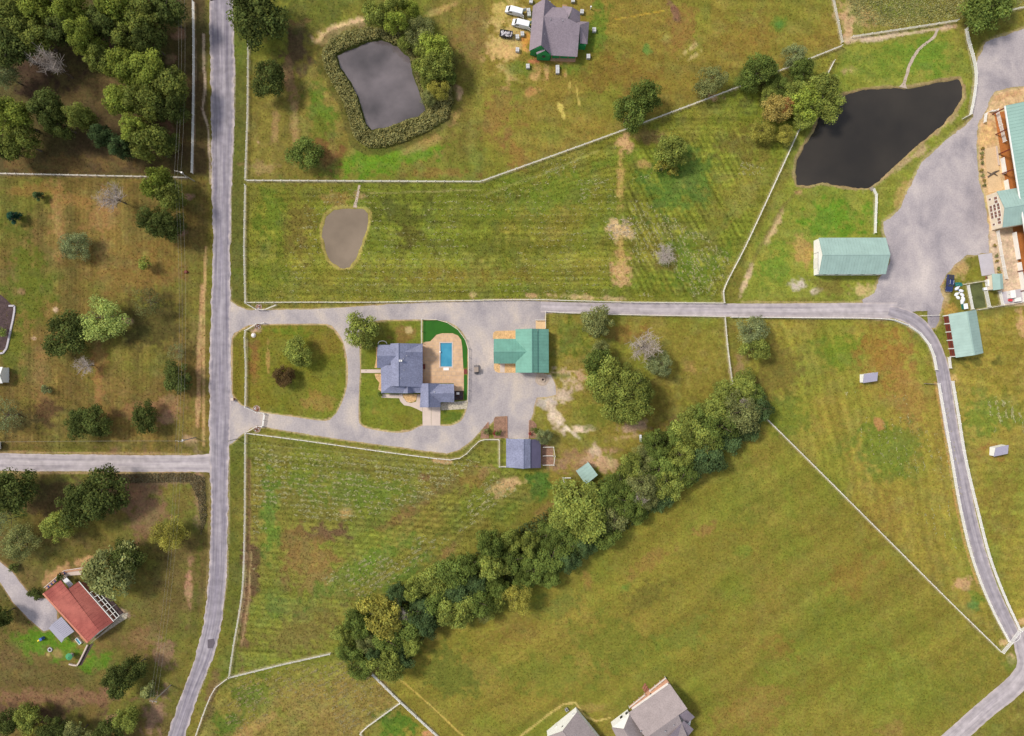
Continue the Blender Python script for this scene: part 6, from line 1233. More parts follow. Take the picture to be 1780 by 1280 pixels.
# left edge: terrace bed and white buildings mostly outside the frame
struct('terrace_bed', MB().sheet([W(x, y) for x, y in ((-40, 500), (0, 512), (10, 520), (24, 534), (20, 565), (10, 608), (-40, 614))], .04), M['dark_mulch'])
cb = thing('kerb_wall', 'pale curved kerb along the dark planting bed at the left edge', 'kerb', W(20, 570)); pts = spline([W(x, y)[:2] for x, y in ((16, 532), (26, 532), (24, 552), (19, 575), (12, 606), (6, 614), (-5, 615))], 1.4)
for a, b in zip(pts[:-1], pts[1:]):
    a = Vector((*a, 0)); b = Vector((*b, 0)); d = b - a; MB().box((a + b) / 2 + Vector((0, 0, .16)), (d.length * 1.0 - .01, .55, .32), math.atan2(d.y, d.x)).build('kerb_stone', M['concrete_grey'], cb)
w1 = thing('garage', 'white walled building corner at the left edge below the kerbed bed', 'building', W(-30, 652))
gable(w1, W(-4, 653, 5), W(-60, 653, 5), 2.4, 2.6, 4.2, 3.0, 3.0, M['white'], M['white_wall'], .2)
w2 = thing('trailer', 'white trailer end poking in at the left edge beside the side road', 'trailer', W(-14, 774)); MB().box(W(-14, 774) + Vector((0, 0, 1.7)), (6.4, 2.4, 2.4)).build('body', M['white'], w2); MB().box(W(-14, 774) + Vector((0, 0, 2.95)), (6.2, 2.2, .1)).build('roof', M['van_white'], w2)
for x in (-1.5, 1.5):
    for y in (-1, 1): MB().tube(W(-14, 774) + Vector((x, y * 1.05, .4)), W(-14, 774) + Vector((x, y * 1.25, .4)), .4, n=10).build('wheel', M['black'], w2)
# ------------------------------------------------------------------ vehicles
def shell(prof, hw, top_hw, zt):
    """side profile (x,z) swept across; narrower above zt"""
    mb = MB(); n = len(prof); zmax = max(p[1] for p in prof)
    def w(z): return hw if z <= zt else hw + (top_hw - hw) * (z - zt) / (zmax - zt)
    vs = [(x, -w(z), z) for x, z in prof] + [(x, w(z), z) for x, z in prof]
    mb.add(vs, [tuple(range(n)), tuple(range(2 * n - 1, n - 1, -1))] + [(i, n + i, n + (i + 1) % n, (i + 1) % n) for i in range(n)]); return mb
def wheels(r, xs, y, rad, wid=.24):
    for x in xs:
        for s in (-1, 1):
            t = MB().tube((x, s * (y - wid), rad), (x, s * y, rad), rad, n=14).build('wheel', M['black'], r); MB().tube((x, s * (y + .002), rad), (x, s * (y + .02), rad), rad * .6, n=10).build('rim', M['steel'], t)
def van(loc, rz, label):
    r = thing('van', label, 'van', loc); r.rotation_euler.z = rz; ORG[r.name] = Vector((0, 0, 0))
    shell([(-2.75, .45), (2.75, .45), (2.8, .95), (2.55, 1.25), (1.95, 1.5), (1.25, 2.4), (.9, 2.5), (-2.6, 2.52), (-2.75, 2.35)], .98, .86, 1.4).build('body', M['van_white'], r)
    MB().add([(1.97, -.78, 1.53), (1.97, .78, 1.53), (1.36, .74, 2.3), (1.36, -.74, 2.3), (1.9, -.78, 1.5), (1.9, .78, 1.5), (1.29, .74, 2.27), (1.29, -.74, 2.27)], [(0, 1, 2, 3), (7, 6, 5, 4), (0, 4, 5, 1), (1, 5, 6, 2), (2, 6, 7, 3), (3, 7, 4, 0)]).build('windscreen', M['glass'], r)
    for s in (-1, 1):
        MB().box((.95, s * .96, 1.75), (.9, .06, .5)).build('side_window', M['glass'], r); MB().box((2.72, s * .7, .95), (.14, .34, .22)).build('headlight', M['lamp_glass'], r); MB().box((1.5, s * 1.1, 1.5), (.12, .2, .28)).build('mirror', M['black'], r)
        d = MB().box((-3.1, s * 1.12, 1.45), (.75, .06, 1.8), s * -.5).build('rear_door', M['van_white'], r); MB().box((-3.1, s * 1.17, 1.85), (.5, .05, .5), s * -.5).build('door_window', M['glass'], d)
    MB().box((-2.74, 0, 1.45), (.05, 1.5, 1.7)).build('load_bay', M['dark'], r)
    MB().box((2.8, 0, .6), (.12, 1.8, .25)).build('bumper', M['dark'], r); MB().box((-1.2, 0, 2.53), (.04, 1.6, .03)).box((-.2, 0, 2.53), (.04, 1.6, .03)).build('roof_rib', M['bag_white'], r)
    wheels(r, (-1.7, 1.75), 1.0, .36); return r
van(W(894, 23), math.radians(165), 'white panel van with open rear doors, upper of two at the building site')
van(W(905.5, 45), math.radians(166), 'white panel van with open rear doors, lower of two at the building site')
def pickup(loc, rz, label):
    r = thing('pickup_truck', label, 'pickup', loc); r.rotation_euler.z = rz; ORG[r.name] = Vector((0, 0, 0))
    shell([(-2.6, .5), (2.6, .5), (2.62, .95), (2.3, 1.12), (1.15, 1.18), (.5, 1.8), (-.9, 1.82), (-1.15, 1.15), (-2.6, 1.12)], .95, .78, 1.2).build('body', M['blue_paint'], r)
    MB().add([(1.16, -.72, 1.22), (1.16, .72, 1.22), (.58, .66, 1.76), (.58, -.66, 1.76), (1.1, -.72, 1.17), (1.1, .72, 1.17), (.5, .66, 1.72), (.5, -.66, 1.72)], [(0, 1, 2, 3), (7, 6, 5, 4), (0, 4, 5, 1), (1, 5, 6, 2), (2, 6, 7, 3), (3, 7, 4, 0)]).build('windscreen', M['glass'], r)
    MB().box((-1.03, 0, 1.5), (.06, 1.3, .45)).build('rear_window', M['glass'], r); MB().box((-1.9, 0, 1.145), (1.3, 1.5, .04)).build('load_bed', M['dark'], r)
    for s in (-1, 1):
        MB().box((-.2, s * .86, 1.5), (1.1, .05, .4)).build('side_window', M['glass'], r); MB().box((2.58, s * .68, .85), (.12, .35, .2)).build('headlight', M['lamp_glass'], r); MB().box((-2.6, s * .8, .9), (.08, .2, .3)).build('tail_light', M['red'], r); MB().box((.75, s * 1.05, 1.2), (.14, .2, .16)).build('mirror', M['black'], r)
        MB().tube((.45, s * .55, 1.9), (-.85, s * .55, 1.9), .04, n=6).build('roof_rail', M['steel'], r)
    MB().box((2.62, 0, .62), (.14, 1.8, .22)).build('bumper', M['steel'], r)
    wheels(r, (-1.6, 1.65), .96, .38); return r
pickup(W(1648, 493), math.radians(-97), 'dark blue pickup parked beside the sack pile at the yard edge')
def buggy(loc, rz, label):
    r = thing('utility_buggy', label, 'buggy', loc); r.rotation_euler.z = rz; ORG[r.name] = Vector((0, 0, 0))
    shell([(-1.4, .35), (1.4, .35), (1.45, .7), (1.1, .95), (.55, 1.0), (.5, .6), (-.5, .6), (-.55, .95), (-1.4, .95)], .68, .66, .7).build('body', M['grey_paint'], r)
    MB().box((-.05, 0, 1.88), (1.5, 1.3, .07)).build('roof', M['tan_fabric'], r); MB().box((-.98, 0, .97), (.8, 1.1, .05)).build('cargo_bed', M['dark'], r)
    MB().box((-.15, 0, .78), (.5, 1.2, .3)).build('seat', M['black'], r)
    for x in (-.6, .55):
        for s in (-1, 1): MB().tube((x, s * .6, .9), (x * .95, s * .58, 1.87), .035, n=6).build('roll_bar', M['dark'], r)
    for s in (-1, 1): MB().box((1.42, s * .45, .72), (.1, .22, .14)).build('headlight', M['lamp_glass'], r)
    wheels(r, (-.95, .95), .75, .3, .26); return r
buggy(W(828.5, 642.5), math.radians(92), 'small tan roofed utility buggy parked on the gravel beside the pool garden')

# open trailer full of rubble
tl = thing('skip_trailer', 'dark open trailer filled with pale rubble at the building site', 'trailer', xy(Zc(182, 566))); tl.rotation_euler.z = math.radians(-9); ORG[tl.name] = Vector((0, 0, 0))
MB().box((0, 0, .6), (4.0, 2.0, .12)).build('floor', M['dark'], tl)
for s in (-1, 1): MB().box((0, s * .98, 1.05), (4.0, .07, .8)).build('side_panel', M['dark'], tl); MB().box((s * 1.97, 0, 1.05), (.07, 1.9, .8)).build('end_panel', M['dark'], tl)
rr = random.Random(11); mb = MB()
for i in range(60): mb.box((rr.uniform(-1.75, 1.75), rr.uniform(-.8, .8), rr.uniform(.75, 1.3)), (rr.uniform(.2, .6), rr.uniform(.15, .5), rr.uniform(.1, .4)), rr.uniform(0, 3), rr.uniform(-.5, .5))
o_ = mb.build('rubble', M['debris'], tl); o_['kind'] = 'stuff'
MB().box((2.5, 0, .55), (1.1, .12, .12)).build('drawbar', M['dark'], tl); wheels(tl, (-.5, .4), 1.15, .36, .22)

# brick pallets round the building site
PAL = [((576, 30), 'pallet of brick nearest the top edge above the upper van'), ((535, 180), 'pallet of brick right beside the upper van doors'), ((545, 235), 'leaning half pallet just below the upper van doors'), ((360, 595), 'pallet of brick right of the rubble trailer'), ((438, 548), 'pallet of brick between the lower van and the rubble trailer'), ((360, 800), 'lone pallet of brick below the rubble trailer'), ((525, 1060), 'pallet of brick off the lower left corner of the unfinished house'), ((995, 1080), 'upper of two touching pallets below the unfinished house'), ((995, 1142), 'lower of two touching pallets below the unfinished house'), ((1483, 905), 'pallet of brick off the lower right corner of the unfinished house'), ((1575, 485), 'pallet of brick right of the unfinished house'), ((1382, 198), 'pallet of brick by the upper right gable of the unfinished house'), ((1240, 15), 'pallet of brick at the top edge above the unfinished house')]
proto = None
def make_pallet():
    r = thing('brick_pallet', 'x', 'pallet'); ORG[r.name] = Vector((0, 0, 0))
    MB().box((0, 0, .06), (1.15, 1.3, .12)).build('pallet_base', M['pallet_wood'], r)
    for x in (-.28, .28):
        for y in (-.33, .33):
            MB().box((x, y, .62), (.53, .62, 1.0)).build('brick_pack', M['brick_pack'], r)
    MB().box((0, 0, .55), (1.12, .05, .9)).build('gap_board', M['dark'], r); return r
def copy_tree(src):
    r = src.copy(); COL.objects.link(r)
    for ch in src.children:
        c = ch.copy(); COL.objects.link(c); c.parent = r
        for g in ch.children: d = g.copy(); COL.objects.link(d); d.parent = c
    return r
for i, ((x, y), lab) in enumerate(PAL):
    if proto is None: proto = make_pallet(); r = proto
    else: r = copy_tree(proto)
    r.location = xy(Zc(x, y + 12)); r.rotation_euler.z = rr.uniform(-.2, .1); tag(r, lab, 'pallet', 'brick pallets round the unfinished house')
wp_ = thing('marker_post', 'short white marker post right of the unfinished house near the top edge', 'post', xy(Zc(1520, 150))); MB().tube(xy(Zc(1520, 150)), xy(Zc(1520, 150)) + Vector((0, 0, 1.5)), .13, n=8).build('shaft', M['white'], wp_); MB().box(xy(Zc(1520, 150)) + Vector((0, 0, 1.55)), (.4, .4, .25)).build('cap', M['bag_white'], wp_)

# ------------------------------------------------------------------ utility poles and wires
POLES = [((338, -110), 'utility pole beyond the top edge beside the main road'), ((338, 315), 'utility pole with cross arm at the fence corner below the woods'), ((340, 761), 'utility pole at the junction of the main and side roads'), ((297, 1191), 'utility pole beside the red brown scrub at the lower left')]
tops = []
for (x, y), lab in POLES:
    p = W(x, y); r = thing('utility_pole', lab, 'pole', p)
    MB().tube(p, p + Vector((0, 0, 11)), .17, .12, 8).build('shaft', M['pole_wood'], r); MB().box(p + Vector((0, 0, 10.4)), (2.2, .14, .16), -.15).build('cross_arm', M['pole_wood'], r)
    for k in (-.95, -.1, .95): MB().tube(p + Vector((k, -.15 * k, 10.48)), p + Vector((k, -.15 * k, 10.72)), .06, n=6).build('insulator', M['lamp_glass'], r)
    MB().tube(p + Vector((.3, .1, 8.2)), p + Vector((.3, .1, 9.2)), .28, n=10).build('transformer', M['steel'], r) if y in (315, 761) else None
    tops.append(p)
def wire(a, b, sag, label, rad=.012):
    mb = MB(); n = 14
    for i in range(n):
        t0, t1 = i / n, (i + 1) / n
        mb.tube(a.lerp(b, t0) - Vector((0, 0, sag * 4 * t0 * (1 - t0))), b.lerp(a, 1 - t1) - Vector((0, 0, sag * 4 * t1 * (1 - t1))), rad, n=4)
    return tag(mb.build('power_wire', M['wire']), label, 'wire', 'overhead wires along the main road')
names = ['from the top edge to the pole below the woods', 'from the pole below the woods to the junction pole', 'from the junction pole to the lower left pole']
for i in range(3):
    for k, kk in ((-.95, 'left'), (-.1, 'middle'), (.95, 'right')):
        o = Vector((k, -.15 * k, 10.7)); wire(tops[i] + o, tops[i + 1] + o, 2.6, kk + ' overhead wire ' + names[i])
wire(tops[2] + Vector((0, 0, 9.8)), W(-60, 764) + Vector((0, 0, 9.8)), 1.6, 'single overhead wire running west above the side road', .022)
wire(tops[2] + Vector((0, 0, 9.8)), W(413, 763) + Vector((0, 0, 7.4)), .4, 'short overhead wire crossing the main road at the junction', .014)
sp = thing('service_pole', 'short service pole beside the lower driveway mouth', 'pole', W(413, 763)); MB().tube(W(413, 763), W(413, 763) + Vector((0, 0, 7.5)), .13, .1, 8).build('shaft', M['pole_wood'], sp); MB().box(W(413, 763) + Vector((0, -.12, 1.5)), (.4, .2, .6)).build('meter_box', M['steel'], sp)
wire(W(413, 763) + Vector((0, 0, 7.4)), W(868, 812) + Vector((0, 0, 4)), .8, 'long thin service wire over the hay field to the grey roofed stable', .012)

# ------------------------------------------------------------------ entrance details
def stone_circle(x, y, rad, lab, seed):
    c = W(x, y); r = thing('flower_circle', lab, 'flower bed', c); rg = random.Random(seed); n = 16
    MB().sheet([c + Vector((rad * math.cos(t), rad * math.sin(t), 0)) for t in np.linspace(0, 6.28, 18, False)], .05).build('mulch', M['mulch'], r)
    for i in range(n):
        t = 6.283 * i / n; MB().dome(c + Vector((rad * math.cos(t), rad * math.sin(t), 0)), rg.uniform(.16, .24), .2, 6, 2).build('stone', M['stone'], r)
    for i in range(5): MB().dome(c + Vector((rg.uniform(-.5, .5) * rad, rg.uniform(-.5, .5) * rad, .04)), .2, .35, 6, 2).build('flower_clump', M['red_steel'] if i % 2 else M['bag_white'], r)
stone_circle(446, 711, 1.0, 'stone edged flower circle above the lower driveway gate', 1)
stone_circle(447, 746, 1.0, 'stone edged flower circle below the lower driveway gate', 2)
stone_circle(450, 534, .9, 'stone edged flower bed behind the upper entrance fence wing', 3)
stone_circle(448, 568, .9, 'stone edged flower bed at the top corner of the oval lawn', 4)
wd = thing('well_cover', 'white domed well cover in the corner of the oval lawn', 'well cover', W(441, 583)); MB().ring(W(441, 583), .1, .75, 0, .25, 16).build('base', M['concrete'], wd); MB().dome(W(441, 583) + Vector((0, 0, .25)), .6, .5, 14, 4).build('dome', M['white'], wd, True)
mbx = thing('mail_box', 'tan brick mailbox pillar on the verge between the driveway mouths', 'mailbox', W(406, 694)); MB().box(W(406, 694) + Vector((0, 0, .6)), (.7, .7, 1.2)).build('pillar', M['brick'], mbx); MB().box(W(406, 694) + Vector((0, 0, 1.25)), (.85, .85, .12)).build('cap', M['concrete'], mbx); MB().box(W(406, 694) + Vector((-.36, 0, .95)), (.06, .4, .25)).build('letter_slot', M['dark'], mbx)
for x, y, lab in ((324, 473, 'dark red brown stump in the left field near the road'), (1062, 735, 'small white box below the large oak'), ):
    if 'stump' in lab:
        r = thing('tree_stump', lab, 'stump', W(x, y)); MB().tube(W(x, y), W(x, y) + Vector((0, 0, .6)), .55, .45, 10).build('trunk', M['stall_brown'], r); [MB().tube(W(x, y) + Vector((0, 0, .1)), W(x, y) + Vector((1.1 * math.cos(t), .8 * math.sin(t), .02)), .22, .05, 6).build('root', M['stall_brown'], r) for t in (0, 2, 4)]
tr = thing('trough', 'pale upright salt trough at the edge of the tree line', 'trough', W(1113, 762)); MB().box(W(1113, 762) + Vector((0, 0, .35)), (.7, 2.2, .12), .1).build('tray', M['bag_white'], tr); MB().box(W(1113, 762) + Vector((-.32, 0, .5)), (.08, 2.2, .35), .1).box(W(1113, 762) + Vector((.32, 0, .5)), (.08, 2.2, .35), .1).build('side', M['bag_white'], tr); [MB().box(W(1113, 762) + Vector((0, s, .15)), (.5, .1, .3), .1).build('leg', M['greywood'], tr) for s in (-.8, .8)]
dk_ = thing('jetty_step', 'small grey step at the pond end of the short rail fence', 'step', W(1516, 330)); MB().box(W(1515, 329) + Vector((0, 0, .25)), (1.2, 1.0, .2), .6).build('tread', M['greywood'], dk_); [MB().box(W(1515, 329) + Vector((s, 0, .08)), (.15, .9, .16), .6).build('bearer', M['greywood'], dk_) for s in (-.4, .4)]
# ------------------------------------------------------------------ trees and plants
def leaf_mesh(name, pos, nrm, size, tint, seed, aspect=.75, axis=None):
    """one mesh of many bent leaf sprays: pos (n,3), nrm (n,3), size (n,), tint (n,)"""
    rs = np.random.RandomState(seed); n = len(pos)
    nrm = nrm / np.linalg.norm(nrm, axis=1, keepdims=True)
    r = rs.normal(size=(n, 3)) if axis is None else np.array(axis) + rs.normal(size=(n, 3)) * .35
    a = np.cross(nrm, r) if axis is None else np.cross(nrm, np.cross(r, nrm)); a /= np.linalg.norm(a, axis=1, keepdims=True); b = np.cross(nrm, a)
    s = size[:, None]
    v = np.stack([pos - a * s, pos - b * s * aspect - nrm * s * .25, pos + a * s, pos + b * s * aspect - nrm * s * .25], 1).reshape(-1, 3)
    idx = np.arange(n)[:, None] * 4
    f = np.concatenate([idx + np.array([[0, 1, 2]]), idx + np.array([[0, 2, 3]])], 1).reshape(-1, 3)
    me = bpy.data.meshes.new(name)
    me.vertices.add(len(v)); me.vertices.foreach_set('co', v.astype(np.float32).ravel())
    me.loops.add(f.size); me.loops.foreach_set('vertex_index', f.astype(np.int32).ravel())
    me.polygons.add(len(f)); me.polygons.foreach_set('loop_start', np.arange(0, f.size, 3, dtype=np.int32)); me.polygons.foreach_set('loop_total', np.full(len(f), 3, np.int32))
    at = me.color_attributes.new('tint', 'FLOAT_COLOR', 'POINT')
    if tint.ndim == 2: c = np.concatenate([np.repeat(tint, 4, 0), np.ones((4 * n, 1))], 1).astype(np.float32); at.data.foreach_set('color', c.ravel()); me.materials.append(M['leaf']); me.update(); return me
    t = np.repeat(tint, 4); jit = np.repeat(rs.uniform(-.10, .10, n), 4)
    c = np.stack([t * (1 + jit), t, t * (1 - jit), np.ones_like(t)], 1).astype(np.float32)
    at.data.foreach_set('color', c.ravel())
    me.materials.append(M['leaf']); me.update(); return me

def crown(name, seed, r, z0, z1, nl, leaf, shape='round', lobes=22, lobe_r=.36, squash=1.0, core=.60):
    """lumpy crown between z0 and z1, radius r"""
    rs = np.random.RandomState(seed); zc = (z0 + z1) / 2; hz = (z1 - z0) / 2
    L = [(0, 0, zc, r * core, hz * (core + .12), .75)]
    for i in range(lobes):
        t = rs.uniform(0, 6.283); k = rs.uniform(-.55, .95)
        if shape == 'cone': rad = r * (.78 * (1 - (k + 1) / 2) + .05)
        elif shape == 'tall': rad = r * .66 * math.sqrt(max(.08, 1 - (k * .9) ** 2)) * rs.uniform(.45, 1.35)
        else: rad = r * .72 * math.sqrt(max(.05, 1 - k * k)) * rs.uniform(.6, 1.3)
        q = r * lobe_r * rs.uniform(.5, 1.4) * (.7 if shape == 'cone' else 1)
        L.append((rad * math.cos(t), rad * math.sin(t), zc + k * hz * .78, q, q * squash * rs.uniform(.75, 1.05), rs.uniform(.6, 1.4)))
    L = np.array(L); w = L[:, 3] ** 2; w[0] *= .5 if core < .7 else .8; w /= w.sum()
    k = rs.choice(len(L), nl, p=w); d = rs.normal(size=(nl, 3)); d /= np.linalg.norm(d, axis=1, keepdims=True)
    d[:, 2] = np.where(d[:, 2] < -.45, -d[:, 2], d[:, 2])
    rad = np.stack([L[k, 3], L[k, 3], L[k, 4]], 1); pos = L[k, :3] + d * rad * rs.uniform(.60, 1.16, (nl, 1))
    pos[:, 2] = np.maximum(pos[:, 2], z0 * .9 + .05)
    nrm = d + rs.normal(size=(nl, 3)) * .55 + np.array([0, 0, .35])
    tint = L[k, 5] * rs.uniform(.72, 1.28, nl)
    return leaf_mesh(name, pos, nrm, leaf * rs.uniform(.65, 1.35, nl), tint, seed + 1)

def trunk(name, seed, r, z1, rad, limbs=7, spread=.6, start=.35):
    rg = random.Random(seed); mb = MB(); p = Vector((0, 0, -.05)); k = 4
    pts = [p]
    for i in range(k): pts.append(Vector((rg.uniform(-.05, .05) * r, rg.uniform(-.05, .05) * r, z1 * (i + 1) / k)))
    for i in range(k): mb.tube(pts[i], pts[i + 1], rad * (1 - .22 * i) * (1.25 if i == 0 else 1), rad * (1 - .22 * (i + 1)), 7)
    for i in range(limbs):
        t = start + (1 - start) * rg.random(); q = pts[0].lerp(pts[-1], t); a = 6.283 * i / limbs + rg.uniform(-.4, .4)
        e = q + Vector((math.cos(a) * r * spread * rg.uniform(.7, 1.1), math.sin(a) * r * spread * rg.uniform(.7, 1.1), z1 * .22 * rg.uniform(.5, 1.3)))
        mb.tube(q, e, rad * .45, rad * .14, 5)
    me = mb.mesh(name); me.materials.append(M['bark']); return me

def bare_crown(name, seed, r, z0, z1, n1=17, twigs=20):
    rg = random.Random(seed); mb = MB()
    for i in range(n1):
        a = 6.283 * i / n1 + rg.uniform(-.4, .4); s = Vector((0, 0, z0 + (z1 - z0) * .35 * rg.random())); rr_ = r * rg.uniform(.75, 1.05)
        e = Vector((rr_ * math.cos(a) * rg.uniform(.5, 1), rr_ * math.sin(a) * rg.uniform(.5, 1), z0 + (z1 - z0) * rg.uniform(.5, 1)))
        m_ = s.lerp(e, .5) + Vector((rg.uniform(-.1, .1) * r, rg.uniform(-.1, .1) * r, .1 * r)); mb.tube(s, m_, .11, .075, 5); mb.tube(m_, e, .075, .03, 5)
        for k in range(twigs):
            t = rg.uniform(.25, 1); b = s.lerp(m_, t * 2) if t < .5 else m_.lerp(e, t * 2 - 1)
            d = Vector((rg.uniform(-1, 1), rg.uniform(-1, 1), rg.uniform(-.1, .9))).normalized() * r * rg.uniform(.2, .45); mb.tube(b, b + d, .04, .02, 4)
            mb.tube(b + d * .5, b + d * .5 + Vector((rg.uniform(-1, 1), rg.uniform(-1, 1), rg.uniform(0, 1))) * r * .16, .028, .015, 3)
    me = mb.mesh(name); me.materials.append(M['dead_wood']); return me

PROTO = {}
def proto(kind, variants, r, h, z0, nl, leaf, **kw):
    tr = kw.pop('trunk', .28)
    PROTO[kind] = (r, h, [(crown(kind + '_crown', 100 + 17 * v + 7 * len(PROTO), r, z0, h, nl, leaf, **kw), trunk(kind + '_trunk', 50 + v, r, h * .75, tr)) for v in range(variants)])
proto('round', 6, 5.0, 9.0, 2.0, 5600, .23, lobes=44, lobe_r=.27)
proto('oak', 2, 10.5, 14.0, 3.0, 21000, .28, lobes=130, lobe_r=.17, trunk=.6, core=.76)
proto('tall', 6, 5.0, 18.0, 3.0, 7600, .25, shape='tall', lobes=60, lobe_r=.27, squash=1.25, trunk=.35)
proto('cedar', 2, 3.0, 9.0, .4, 2600, .20, shape='cone', lobes=26, lobe_r=.36, trunk=.2)
proto('hedge', 6, 4.6, 9.5, .6, 5400, .22, lobes=44, lobe_r=.28)
proto('fine', 3, 5.0, 8.0, 1.2, 6200, .16, lobes=50, lobe_r=.25)
proto('sparse', 3, 5.0, 7.5, 2.2, 1300, .17, lobes=22, lobe_r=.32, trunk=.18)
proto('shrub', 3, 1.5, 2.0, .05, 620, .14, lobes=14, lobe_r=.36, trunk=.08)
PROTO['bare'] = (5.0, 9.0, [(bare_crown('bare_crown', 300 + v, 5.0, 2.2, 9.0), trunk('bare_trunk', 320 + v, 5.0, 4.5, .22)) for v in range(2)])

G1, G2, G3, G4, G5, G6, G7, G8, G9 = (.26, .30, .065), (.155, .205, .045), (.30, .36, .060), (.26, .28, .10), (.37, .345, .07), (.095, .145, .052), (.34, .41, .11), (.27, .31, .135), (.38, .30, .085)
ORDN = ['first', 'second', 'third', 'fourth', 'fifth', 'sixth', 'seventh', 'eighth', 'ninth', 'tenth', 'eleventh', 'twelfth', 'thirteenth', 'fourteenth', 'fifteenth', 'sixteenth', 'seventeenth', 'eighteenth', 'nineteenth', 'twentieth']
tree_rng = random.Random(21)
def tree(px, py, rpx, h, kind, col, label, cat='tree', squash=1.0, rot=None, group=None, cf=.58):
    """px, py, rpx: crown centre and radius as seen; h: height in metres"""
    r0, h0, vs = PROTO[kind]
    base = W(px, py, h * cf); base.z = 0
    name = {'shrub': 'shrub', 'bare': 'bare_tree', 'cedar': 'cedar_tree'}.get(kind, 'tree')
    root = thing(name, label, cat, base, group)
    cm, tm = vs[tree_rng.randrange(len(vs))]
    s = rpx * S * (1 - h * cf / H) / r0
    root.scale = (s * squash, s / squash, h / h0); root.rotation_euler.z = tree_rng.uniform(0, 6.28) if rot is None else rot
    c = obj('branches' if kind == 'bare' else 'crown', cm, None, root); k = tree_rng.uniform(.9, 1.1); c.color = (col[0] * k, col[1] * k, col[2] * k, 1)
    obj('trunk', tm, None, root)
    return root

